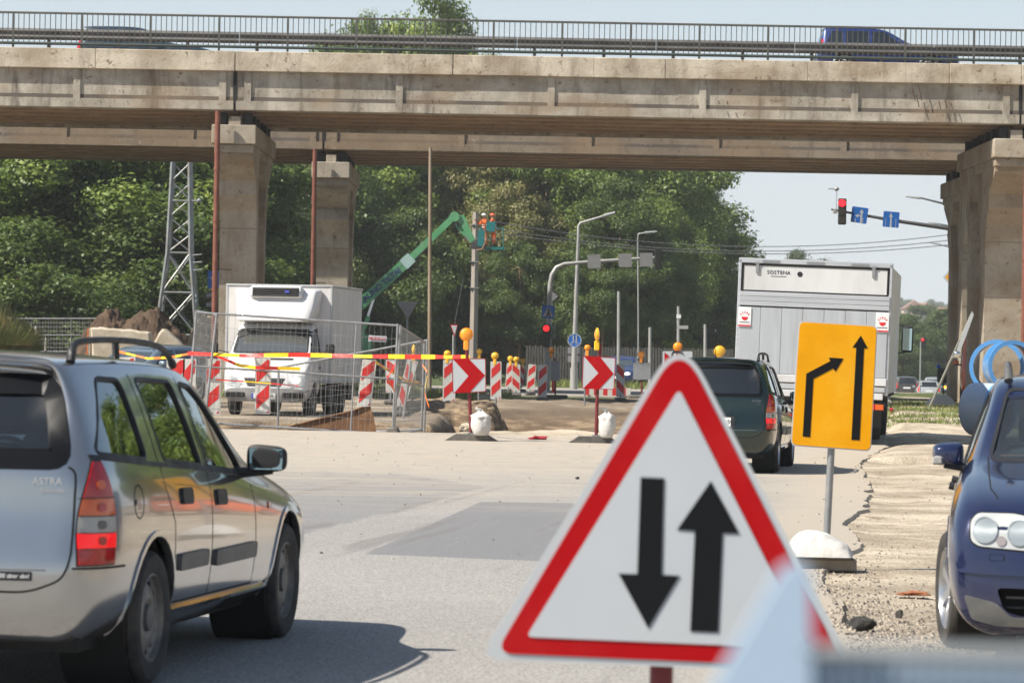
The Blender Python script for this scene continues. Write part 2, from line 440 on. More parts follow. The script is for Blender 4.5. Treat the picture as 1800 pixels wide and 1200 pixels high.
        for p in me.polygons:
            for vi in p.vertices:
                co_ = me.vertices[vi].co; loc, nn, pi, dist = h.bvh.find_nearest(co_)
                if dist < .003:
                    n = h.normal_at(loc, pi)
                    nl.append(n if n.dot(p.normal) > .6 else p.normal.copy())
                else: nl.append(p.normal.copy())
        me.materials.clear(); me.normals_split_custom_set(nl); me.name = name
        return link(name, me, m, parent)
def pr_side(poly, y0=-2, y1=2):
    b = MB(); b.prism(poly, 'xz', y0, -.40); b.prism(poly, 'xz', .40, y1); return b
def pr_end(poly, x0, x1):
    b = MB(); b.end = 'e'; b.prism(poly, 'yz', x0, x1); return b
def cyl_cut(x, z, r, y0, y1):
    b = MB(); b.cyl((x, y0, z), (x, y1, z), r, n=32); return b

WHEELS = {}
def wheel_proto(style, r, w):
    key = (style, r, w)
    if key in WHEELS: return WHEELS[key]
    h = w/2; q = r*.66 if style == 'steel' else r*.70
    prof = [(q, -h*.86), (r*.80, -h*1.0), (r*.93, -h*.97), (r*.985, -h*.80)]
    for g in (-.55, -.18, .18, .55):
        prof += [(r, h*(g-.12)), (r*.975, h*(g-.10)), (r*.975, h*(g+.0)), (r, h*(g+.02))]
    prof += [(r*.985, h*.80), (r*.93, h*.97), (r*.80, h*1.0), (q, h*.86)]
    t = MB().lathe(prof, axis=(0, 1, 0), n=40); tyre = t.mesh('tyre', 40)
    parts = {'tyre': (tyre, M['tyre'])}
    if style == 'steel':
        d = MB().lathe([(q, h*.86), (q*.96, h*.9), (q*.93, h*.62), (q*.80, h*.45), (q*.72, h*.62), (q*.45, h*.70), (q*.34, h*.55), (.0, h*.52)], axis=(0, 1, 0), n=40)
        d.lathe([(q, h*.86), (q*.97, -h*.86)], axis=(0, 1, 0), n=40)
        parts['rim'] = (d.mesh('rim', 40), M['rim_steel'])
        hb = MB()
        for k in range(12):
            a = 2*math.pi*k/12; c = Vector((q*.80*math.cos(a), h*.50, q*.80*math.sin(a)))
            hb.cyl(c, c+Vector((0, .006, 0)), .014, n=8)
        parts['vent_holes'] = (hb.mesh('vent_holes', 40), M['gap'])
        cb = MB().lathe([(.062, h*.52), (.058, h*.80), (.0, h*.84)], axis=(0, 1, 0), n=20)
        parts['hub_cap'] = (cb.mesh('hub_cap', 40), M['grey_plastic'])
    else:
        d = MB().lathe([(q, h*.86), (q*.97, h*.90), (q*.93, h*.70), (q*.92, -h*.86)], axis=(0, 1, 0), n=40)
        ns = 7 if style == 'alloy7' else 5
        for k in range(ns):
            a = 2*math.pi*k/ns; ca, sa = math.cos(a), math.sin(a); u = Vector((ca, 0, sa)); p = Vector((-sa, 0, ca))
            vs = []
            for rr, ww, yy in ((.04, .022, .62), (q*.95, .03, .78)):
                for sgn in (-1, 1):
                    for dy in (0, -.02): vs.append(u*rr+p*ww*sgn+Vector((0, h*yy+dy, 0)))
            d.add(vs, [(0, 2, 6, 4), (1, 5, 7, 3), (0, 4, 5, 1), (2, 3, 7, 6)])
        d.lathe([(.055, h*.55), (.05, h*.72), (.0, h*.74)], axis=(0, 1, 0), n=20)
        parts['rim'] = (d.mesh('rim', 40), M['alloy'])
        parts['brake_disc'] = (MB().cyl((0, -.01, 0), (0, .01, 0), q*.72, n=24).mesh('brake_disc', 40), M['rim_steel'])
    WHEELS[key] = parts; return parts
def add_wheel(root, x, y, r, w, style='steel', spin=0.3, detail=True):
    parts = wheel_proto(style, r, w); o = None
    t = link('wheel', parts['tyre'][0], parts['tyre'][1], root, (x, y, r), (0, spin if y > 0 else -spin, 0 if y > 0 else math.pi))
    for k, (me, m) in parts.items():
        if k == 'tyre': continue
        link(k, me, m, t)
    return t
def seat(root, x, y, m, z0=.28):
    b = MB(); b.bbox((x, y, z0+.12), (.48, .46, .18), .05); rot = Matrix.Rotation(R(-16), 3, 'Y')
    b.bbox((x-.30, y, z0+.45), (.13, .46, .60), .05, rot)
    s_ = b.build('seat', m, root); hb = MB().bbox((x-.41, y, z0+.83), (.09, .27, .18), .04, rot); hb.build('headrest', m, s_)
    return s_
def subd(mb, name, m, parent, level=2, loc=None, rot=None, crease=0.0):
    me = mb.mesh(name, 0, True, weld=True)
    if crease:
        at = me.attributes.new('crease_edge', 'FLOAT', 'EDGE'); at.data.foreach_set('value', [crease]*len(me.edges))
    o = bpy.data.objects.new(name, me); C.objects.link(o); md = o.modifiers.new('s', 'SUBSURF'); md.levels = level
    me2 = bpy.data.meshes.new_from_object(o.evaluated_get(bpy.context.evaluated_depsgraph_get())); bpy.data.objects.remove(o)
    me2.polygons.foreach_set('use_smooth', [True]*len(me2.polygons)); me2.name = name
    return link(name, me2, m, parent, loc, rot)

def wing_mirror(root, x, y, z, pm, sgn, glass_back=True, w=.22):
    b = MB(); b.add([(-.05, -w/2, -.075), (-.05, w/2, -.06), (-.05, w/2, .07), (-.05, -w/2, .085), (.05, -w*.36, -.055), (.05, w*.36, -.045), (.05, w*.36, .045), (.05, -w*.36, .06)] if sgn > 0 else [(-.05, -w/2, -.06), (-.05, w/2, -.075), (-.05, w/2, .085), (-.05, -w/2, .07), (.05, -w*.36, -.045), (.05, w*.36, -.055), (.05, w*.36, .06), (.05, -w*.36, .045)], [(0, 1, 2, 3), (4, 7, 6, 5), (0, 4, 5, 1), (1, 5, 6, 2), (2, 6, 7, 3), (3, 7, 4, 0)])
    o = subd(b, 'wing_mirror', pm, root, 3, (x, y+sgn*(w/2+.03), z), crease=.35)
    MB().tube([(.02, sgn*.02, -.055), (.0, -sgn*(w/2), -.065), (.0, -sgn*(w/2+.09), -.075)], [.018, .026, .034], 10).build('mirror_arm', M['black_plastic'], o)
    MB().prism([(-w*.36, -.048), (w*.36, -.048), (w*.38, .052), (-w*.38, .052)], 'yz', -.0475, -.044).build('mirror_glass', M['mirror'], o, angle=0)
    return o
mat('mirror', (.55, .68, .68), .03, metal=1)

ASTRA_ROWS = [  # x, w, zbot, zbelt, ybelt, zroof, yroof, zcentre
    (-.80, .735, .27, 1.02, .66, 1.385, .50, 1.415),
    (-.70, .815, .23, 1.025, .755, 1.405, .565, 1.435),
    (-.50, .842, .21, 1.02, .785, 1.415, .60, 1.452),
    (-.05, .852, .20, .995, .80, 1.418, .625, 1.462),
    (.50, .855, .19, .965, .805, 1.412, .635, 1.462),
    (.95, .855, .19, .94, .805, 1.395, .635, 1.45),
    (1.30, .855, .19, .915, .805, 1.36, .625, 1.415),
    (1.52, .855, .19, .90, .80, 1.27, .63, 1.33),
    (1.85, .855, .19, .875, .79, 1.06, .675, 1.12),
    (2.12, .852, .19, .86, .775, .935, .69, .985),
    (2.40, .85, .20, .83, .765, .885, .665, .925),
    (2.85, .845, .21, .775, .745, .82, .63, .86),
    (3.20, .81, .23, .70, .70, .735, .60, .77),
    (3.36, .72, .26, .60, .62, .63, .54, .66)]
def astra(label, pm, pose, level=2, interior=True, brake=True, badge='ASTRA', sub='CARAVAN', glass_r='glass_rear', cat='car', group=None, plate=None, sticker=False, antenna=True):
    (x0, y0), th, z0 = pose
    root = thing('parked_car' if not brake else 'estate_car', label, cat, (x0, y0, z0), th, group)
    dxt = [.05, -.015, -.055, .01, .02, .03, .13, .235, .27]; dxn = [-.05, .0, .02, .02, .01, 0, -.02, -.04, -.06]
    H = Hull(ASTRA_ROWS, dxt, dxn, .055, .12, level)
    wr = .295
    q = [(-.66, 1.035), (-.02, .992), (-.03, 1.335), (-.34, 1.345)]
    rd = [(.25, .982), (.91, .940), (.80, 1.322), (.21, 1.338)]
    fd = [(1.02, .932), (1.76, .880), (1.72, .95), (1.56, 1.10), (1.34, 1.24), (1.20, 1.298), (.97, 1.315)]
    q = roundpoly(q, .05); rd = roundpoly(rd, [.03, .03, .04, .04]); fd = roundpoly(fd, [.03, .03, .02, .05, .05, .04, .04])
    rw = roundpoly([(-.675, .975), (.675, .975), (.575, 1.35), (-.575, 1.35)], .09)
    ws = roundpoly([(-.64, .99), (.64, .99), (.55, 1.33), (-.55, 1.33)], .05)
    cut = []
    for p in (q, rd, fd): cut.append(pr_side(p))
    cut.append(pr_end(rw, -1.2, -.30)); cut.append(pr_end(ws, 1.35, 2.6))
    for sg in (-1, 1):
        for wx in (0, 2.61): cut.append(cyl_cut(wx, .315, .338, sg*.50, sg*1.1))
    H.body('body', pm, root, cut)
    for ax, sg in (('right', -1), ('left', 1)):
        if ax == 'left' and level < 3: pass
        for nm, p in (('quarter_window', q), ('rear_door_window', rd), ('front_door_window', fd)):
            H.patch(nm, ax, [offset_poly(p, -.006)], -.010, M['glass_side'], root, 0, .12)
            H.patch('window_rubber', ax, [offset_poly(p, -.010), offset_poly(p, .005)], .003, M['black_plastic'], root, .02, .12)
        H.patch('tail_trim', ax, [[(-.34, .455), (-.34, .42), (-.335, .42), (-.335, .455)]], .001, M['gap'], root, .002, .2)
        # doors: gaps, handles, mouldings
        g = M['gap']
        H.ribbon('door_gap', ax, [(.13, 1.36), (.14, 1.0), (.17, .86), (.30, .70), (.33, .34)], .007, .0012, g, root)
        H.ribbon('door_gap', ax, [(.93, 1.34), (.965, .93), (.985, .34)], .007, .0012, g, root)
        H.ribbon('door_gap', ax, [(1.80, .89), (1.83, .80), (1.86, .34)], .007, .0012, g, root)
        H.ribbon('door_gap', ax, [(.33, .335), (1.86, .330)], .008, .0012, g, root)
        H.ribbon('belt_trim', ax, [(-.70, 1.018), (-.02, .972), (.9, .922), (1.80, .864)], .018, .006, M['black_plastic'], root, thick=.012)
        H.patch('side_moulding', ax, [rrect(.50, .075, .02, cx=.63, cy=.515)], .016, M['grey_plastic'], root, .02, .12)
        H.patch('side_moulding', ax, [rrect(.80, .075, .02, cx=1.43, cy=.50)], .016, M['grey_plastic'], root, .02, .12)
        for hx, hz in ((.52, .805), (1.16, .775)):
            hd = H.patch('door_handle', ax, [roundpoly([(hx-.10, hz+.045), (hx+.085, hz+.04), (hx+.085, hz-.035), (hx-.10, hz-.03)], .03)], .012, M['black_plastic'], root, .016, .08)
        H.patch('sill_skirt', ax, [[(.36, .315), (2.24, .305), (2.24, .18), (.36, .20)]], .020, pm, root, .03, .15)
        if sg < 0:
            c = [(-.27+.072*math.cos(a*math.pi/10), .815+.072*math.sin(a*math.pi/10)) for a in range(20)]
            H.ribbon('fuel_flap', ax, c, .006, .0012, g, root, closed=True)
            H.patch('fuel_lock', ax, [rrect(.025, .025, .012, cx=-.325, cy=.815)], .004, M['ink'], root, .006)
        H.patch('side_repeater', ax, [rrect(.06, .035, .015, cx=2.16, cy=.70)], .006, M['lamp_amber'], root, .01)
        # arch liner
        for wx in (0, 2.61):
            lb = MB().cyl((wx, sg*.50, .315), (wx, sg*.795, .315), .345, n=32, cap=False); lb.cyl((wx, sg*.50, .315), (wx, sg*.505, .315), .345, n=32)
            lb.build('arch_liner', M['liner'], root)
            arc = [(wx+.352*math.cos(R(a)), .315+.352*math.sin(R(a))) for a in range(-12, 193, 12)]
            H.ribbon('arch_lip', ax, arc, .024, .008, pm, root, thick=.012, res=.1)
        # roof rail
        ry = sg*.575
        rl = MB(); pts = [(-.46, ry, 1.415), (-.435, ry, 1.475), (-.36, ry, 1.502), (0, ry*1.015, 1.512), (.5, ry*1.02, 1.508), (.95, ry*1.015, 1.488), (1.16, ry, 1.44), (1.24, ry, 1.395)]
        # smooth the rail
        sm = []
        for i in range(len(pts)-1):
            for t in (0, .33, .66): sm.append(Vector(pts[i]).lerp(Vector(pts[i+1]), t))
        sm.append(Vector(pts[-1])); sm = [sm[0]]+[(sm[i-1]+sm[i]*2+sm[i+1])/4 for i in range(1, len(sm)-1)]+[sm[-1]]
        rl.tube(sm, [.021]*3+[.015]*(len(sm)-5)+[.02]*2, 10); rl.tube([(.22, ry*1.015, 1.43), (.20, ry*1.015, 1.505)], .017)
        rl.build('roof_rail', M['black_plastic'], root)
        # tail light
        a = 'rc_r' if sg < 0 else 'rc_l'
        def L(z0_, z1_, mm, nm, off=.012):
            def u0(z): return -.060+.105*max(0, (z-.66)/.36)**1.8
            def u1(z): return .150-.085*max(0, (z-.70)/.32)**2.2
            zs = [z0_+(z1_-z0_)*k/5 for k in range(6)]
            H.patch(nm, a, [[(u0(z), z) for z in zs]+[(u1(z), z) for z in reversed(zs)]], off, mm, tl, .02, .06)
        zs = [.563, .62, .70, .78, .86, .92, .96, .99, 1.012]
        out = [(-.067+.105*max(0, (z-.66)/.36)**1.8, z) for z in zs]+[(.157-.085*max(0, (z-.70)/.32)**2.2, z) for z in reversed(zs)]
        tl = H.patch('tail_light', a, [out], .006, M['black_plastic'], root, .01, .06)
        L(.57, .635, M['lamp_red'], 'red_lens'); L(.637, .700, M['lamp_brake'] if brake else M['lamp_red'], 'brake_lens', .013)
        L(.702, .770, M['lamp_clear'], 'clear_lens'); L(.772, .845, M['lamp_amber'], 'amber_lens'); L(.847, .995, M['lamp_red'], 'red_lens')
        for bz, bm2 in ((.735, 'grey_plastic'), (.808, 'lamp_red'), (.90, 'lamp_amber'), (.668, 'lamp_red')): H.patch('bulb_seat', a, [rrect(.046, .036, .017, cx=.058, cy=bz)], .0155, M[bm2], tl, .003, .05)
        for bz in (.636, .701, .771, .846): H.ribbon('lens_joint', a, [(-.045, bz), (.135, bz)], .0035, .0150, M['ink'], tl, thick=.003)
        # front lamp, fairly hidden
        H.patch('head_lamp', 'front', [roundpoly([(sg*.36, .58), (sg*.66, .56), (sg*.69, .66), (sg*.40, .68)], .03)], .006, M['head_lens'], root, .01)
        wing_mirror(root, 1.66, sg*.81, .945, pm if level < 3 else M['black_plastic'], sg)
    H.patch('rear_window', 'rear', [offset_poly(rw, -.006)], -.010, M[glass_r], root, 0, .12)
    H.patch('window_rubber', 'rear', [offset_poly(rw, -.012), offset_poly(rw, .075) if level == 3 else offset_poly(rw, .03)], .003, M['black_frit'], root, .02, .12)
    H.patch('windscreen', 'front', [offset_poly(ws, -.006)], -.010, M['glass_front'], root, 0, .12)
    # tailgate gap, bumper split, exhaust, badge
    g = M['gap']
    H.ribbon('tailgate_gap', 'rear', roundpoly([(-.70, .98), (-.70, .60), (-.67, .51), (-.53, .455), (.53, .455), (.67, .51), (.70, .60), (.70, .98)], .06)[1:-1], .009, .0012, g, root)
    for ax, sg in (('rc_r', -1), ('rc_l', 1)): H.ribbon('bumper_gap', ax, [(-.085, .556), (.26, .552)], .009, .004, g, root)
    H.ribbon('tailgate_crease', 'rear', [(-.60, .548), (.60, .548)], .006, .0008, M['grey_plastic'], root)
    H.patch('plate_recess', 'rear', [rrect(.62, .15, .02, cy=.645)], .002, M['black_plastic'], root, .004)
    np_ = H.patch('number_plate', 'rear', [rrect(.52, .11, .01, cy=.645)], .010, M['plate'], root, .008)
    H.patch('tailgate_handle', 'rear', [rrect(.50, .045, .02, cy=.765)], .020, pm, root, .03)
    H.patch('bumper_sensor', 'rear', [rrect(.024, .024, .012, cx=-.335, cy=.385)], .003, M['ink'], root, .004)
    def onrear(y, z, off=.006):
        l, n = H.project(Vector((-4, y, z)), Vector((1, 0, 0))); return l+n*off
    def badge_(txt, y, z, size, mm):
        p = onrear(y, z, .004); n = H.project(Vector((-4, y, z)), Vector((1, 0, 0)))[1]
        yaw = math.atan2(n.y, n.x)
        text_mesh(txt, size, mm, root, p, (R(90), 0, yaw+math.pi/2), 'badge_lettering', .002)
    if level >= 2:
        badge_(badge, -.585, .915, .042, M['chrome']); badge_(sub, -.605, .875, .022, M['chrome'])
        if plate: text_mesh(plate, .085, M['ink'], root, onrear(-.20, .645, .013), (R(90), 0, -math.pi/2), 'plate_lettering', .001)
        if sticker:
            H.patch('bumper_sticker', 'rear', [rrect(.16, .038, .004, cx=-.465, cy=.522)], .003, M['ink'], root, .003)
            badge_('100 aber abs!', -.465, .522, .026, M['white_ink'])
    if antenna:
        MB().tube([(-.42, 0, 1.45), (-.43, 0, 1.47), (-.60, .0, 1.80)], [.012, .006, .003], 6).build('antenna', M['black_plastic'], root)
    ub = MB().box((1.3, 0, .25), (3.9, 1.36, .12)); ub.build('floor_pan', M['liner'], root)
    MB().cyl((-.80, -.30, .24), (-.55, -.30, .26), .03, n=12).build('exhaust', M['rim_steel'], root)
    if interior:
        cl = M['seat_cloth']
        for sg in (-1, 1): seat(root, 1.12, sg*.37, cl)
        b = MB(); b.bbox((.32, 0, .42), (.45, 1.25, .22), .06); b.bbox((.08, 0, .70), (.12, 1.25, .55), .05, Matrix.Rotation(R(-14), 3, 'Y'))
        rs = b.build('rear_seat', cl, root)
        for y in (-.35, .35): MB().bbox((.0, y, 1.02), (.09, .26, .15), .04).build('headrest', cl, rs)
        b = MB(); b.bbox((1.86, 0, .80), (.42, 1.38, .22), .06); b.build('dashboard', cl, root)
        MB().lathe([(.17, -.012), (.19, -.012), (.19, .012), (.17, .012)], (1.55, .37, .86), (-.9, 0, .42), 20, True).build('steering_wheel', M['black_plastic'], root)
    for wx in (0, 2.61):
        for sg in (-1, 1): add_wheel(root, wx, sg*.745, wr, .195, 'steel' if level >= 3 else 'alloy7', spin=.4+wx)
    return root, H

GEN_ROWS = {
 'hatch': [(-.74, .72, .27, .93, .64, 1.36, .50, 1.39), (-.62, .81, .22, .94, .75, 1.39, .56, 1.42), (-.40, .84, .20, .94, .79, 1.405, .60, 1.44), (.0, .855, .19, .93, .80, 1.41, .62, 1.455),
           (.5, .865, .19, .92, .81, 1.41, .63, 1.46), (.95, .865, .19, .915, .81, 1.395, .63, 1.45), (1.25, .865, .19, .91, .81, 1.35, .62, 1.40), (1.55, .865, .19, .91, .80, 1.17, .66, 1.22),
           (1.85, .865, .19, .905, .795, .985, .70, 1.02), (2.1, .865, .19, .90, .79, .93, .70, .965), (2.5, .862, .19, .865, .78, .885, .69, .925), (2.95, .85, .18, .80, .755, .82, .67, .865), (3.2, .81, .17, .72, .72, .745, .64, .79), (3.33, .72, .18, .62, .64, .665, .58, .70)],
 'suv':   [(-.80, .74, .35, 1.10, .68, 1.58, .52, 1.61), (-.68, .83, .30, 1.12, .78, 1.62, .58, 1.65), (-.40, .87, .27, 1.12, .82, 1.64, .62, 1.68), (.0, .88, .25, 1.11, .83, 1.645, .64, 1.70),
           (.5, .885, .25, 1.10, .84, 1.645, .65, 1.70), (.95, .885, .25, 1.09, .84, 1.63, .65, 1.685), (1.3, .885, .25, 1.08, .83, 1.58, .64, 1.63), (1.6, .885, .25, 1.07, .82, 1.38, .68, 1.43),
           (1.9, .885, .25, 1.06, .81, 1.17, .72, 1.21), (2.15, .88, .25, 1.04, .80, 1.08, .72, 1.12), (2.6, .875, .26, .99, .79, 1.02, .71, 1.06), (3.1, .86, .28, .92, .76, .95, .68, .99), (3.4, .81, .30, .82, .72, .85, .64, .89), (3.52, .72, .33, .70, .64, .74, .58, .77)],
 'van':   [(-.70, .80, .30, 1.15, .80, 2.30, .72, 2.33), (-.62, .88, .26, 1.15, .88, 2.38, .78, 2.42), (-.40, .93, .24, 1.15, .93, 2.42, .82, 2.47), (.2, .95, .23, 1.15, .95, 2.43, .84, 2.49),
           (1.0, .95, .23, 1.15, .95, 2.43, .84, 2.49), (1.8, .95, .23, 1.15, .95, 2.42, .84, 2.48), (2.3, .95, .23, 1.15, .95, 2.36, .82, 2.42), (2.65, .95, .23, 1.15, .95, 2.12, .83, 2.18),
           (3.0, .95, .23, 1.15, .94, 1.62, .84, 1.68), (3.3, .95, .23, 1.13, .93, 1.28, .85, 1.34), (3.6, .94, .24, 1.06, .90, 1.14, .83, 1.20), (3.85, .90, .26, .92, .85, .98, .78, 1.03), (3.98, .80, .30, .76, .74, .80, .68, .85)]}
def simple_car(label, kind, pm, pose, name='car', group=None, lit=False, tail=False, level=1):
    """smaller cars further off: body, windows, lamps, wheels, plate"""
    (x0, y0), th, z0 = pose; root = thing(name, label, 'van' if kind == 'van' else 'car', (x0, y0, z0), th, group)
    rows = GEN_ROWS[kind]; wb = {'hatch': 2.51, 'suv': 2.63, 'van': 3.1}[kind]
    dxt = {'hatch': [.05, 0, -.04, -.02, .01, .03, .10, .18, .22], 'suv': [.05, 0, -.04, -.02, .0, .02, .08, .14, .18], 'van': [.05, 0, -.03, -.02, -.01, 0, .02, .04, .08]}[kind]
    H = Hull(rows, dxt, [-.05, 0, .02, .02, .01, 0, -.01, -.03, -.05], .04, .10, level)
    zb = {'hatch': .96, 'suv': 1.14, 'van': 1.20}[kind]; zt = {'hatch': 1.31, 'suv': 1.53, 'van': 1.85}[kind]
    r = {'hatch': .30, 'suv': .35, 'van': .34}[kind]
    cut = [cyl_cut(wx, r+.02, r+.045, sg*.55, sg*1.1) for wx in (0, wb) for sg in (-1, 1)]
    H.body('body', pm, root, cut)
    gm = M['glass_dark']
    xf = {'hatch': 1.62, 'suv': 1.70, 'van': 3.05}[kind]
    wins = [roundpoly([(-.52, zb+.02), (-.04, zb), (-.04, zt), (-.34, zt)], .04), roundpoly([(.04, zb), (.72, zb), (.72, zt), (.04, zt)], .04), roundpoly([(.80, zb), (xf, zb-.01), (xf-.18, zb+.12), (1.18, zt-.01), (.80, zt)], .04)]
    if kind == 'van': wins = [roundpoly([(2.0, zb), (3.05, zb), (2.98, zb+.18), (2.62, zt), (2.0, zt)], .05)]
    for ax in ('right', 'left'):
        for w_ in wins: H.patch('side_window', ax, [w_], .003, gm, root, .006, .15)
        H.ribbon('door_gap', ax, [(.76, zb-.02), (.77, .34)], .008, .0012, M['gap'], root)
        H.ribbon('door_gap', ax, [(1.66 if kind != 'van' else 3.0, zb-.03), (1.68 if kind != 'van' else 3.0, .34)], .008, .0012, M['gap'], root)
        sg = -1 if ax == 'right' else 1
        wing_mirror(root, xf-.05, sg*(.82 if kind != 'van' else .95), zb+.03, pm, sg)
    yr, yt = (.60, .50) if kind != 'van' else (.74, .68)
    H.patch('rear_window', 'rear', [roundpoly([(-yr, zb+.03), (yr, zb+.03), (yt, zt+.02), (-yt, zt+.02)], .06)], .003, gm, root, .006, .15)
    H.patch('windscreen', 'front', [roundpoly([(-yr-.04, zb+.05), (yr+.04, zb+.05), (yt+.02, zt+.04), (-yt-.02, zt+.04)], .06)], .003, M['glass_dark_front'], root, .006, .12)
    hz = {'hatch': .64, 'suv': .80, 'van': .86}[kind]
    for sg in (-1, 1):
        hl = H.patch('head_light', 'front', [roundpoly([(sg*.36, hz-.08), (sg*.68, hz-.06), (sg*.68, hz+.07), (sg*.38, hz+.06)], .03)], .006, M['head_lens'], root, .01)
        if lit: H.patch('lamp_bulb', 'front', [rrect(.14, .09, .04, cx=sg*.52, cy=hz)], .012, M['head_lit'], hl, .006)
        tz = zb-.12
        H.patch('tail_light', 'rc_r' if sg < 0 else 'rc_l', [roundpoly([(-.10, tz-.16), (.10, tz-.16), (.08, tz+.22), (-.02, tz+.22)], .03)], .008, M['lamp_brake'] if tail else M['lamp_red'], root, .012)
    H.patch('radiator_grille', 'front', [rrect(.62, .12, .03, cy=hz-.02)], .003, M['black_plastic'], root, .005)
    H.patch('lower_grille', 'front', [rrect(1.0, .12, .03, cy=.36)], .003, M['black_plastic'], root, .005)
    H.patch('number_plate', 'front', [rrect(.52, .11, .01, cy=.47)], .012, M['plate'], root, .01)
    H.patch('number_plate', 'rear', [rrect(.52, .11, .01, cy=tz-.14 if kind != 'van' else .7)], .012, M['plate'], root, .01)
    MB().box((wb/2, 0, .26), (wb+1.1, 1.36, .12)).build('floor_pan', M['liner'], root)
    for wx in (0, wb):
        for sg in (-1, 1):
            add_wheel(root, wx, sg*({'hatch': .755, 'suv': .775, 'van': .84}[kind]), r, .205, 'alloy5', spin=wx)
    return root, H
mat('glass_dark', (.012, .016, .018), .05, coat=1, spec=.6)
mat('glass_dark_front', (.05, .065, .07), .06, coat=1, spec=.6)
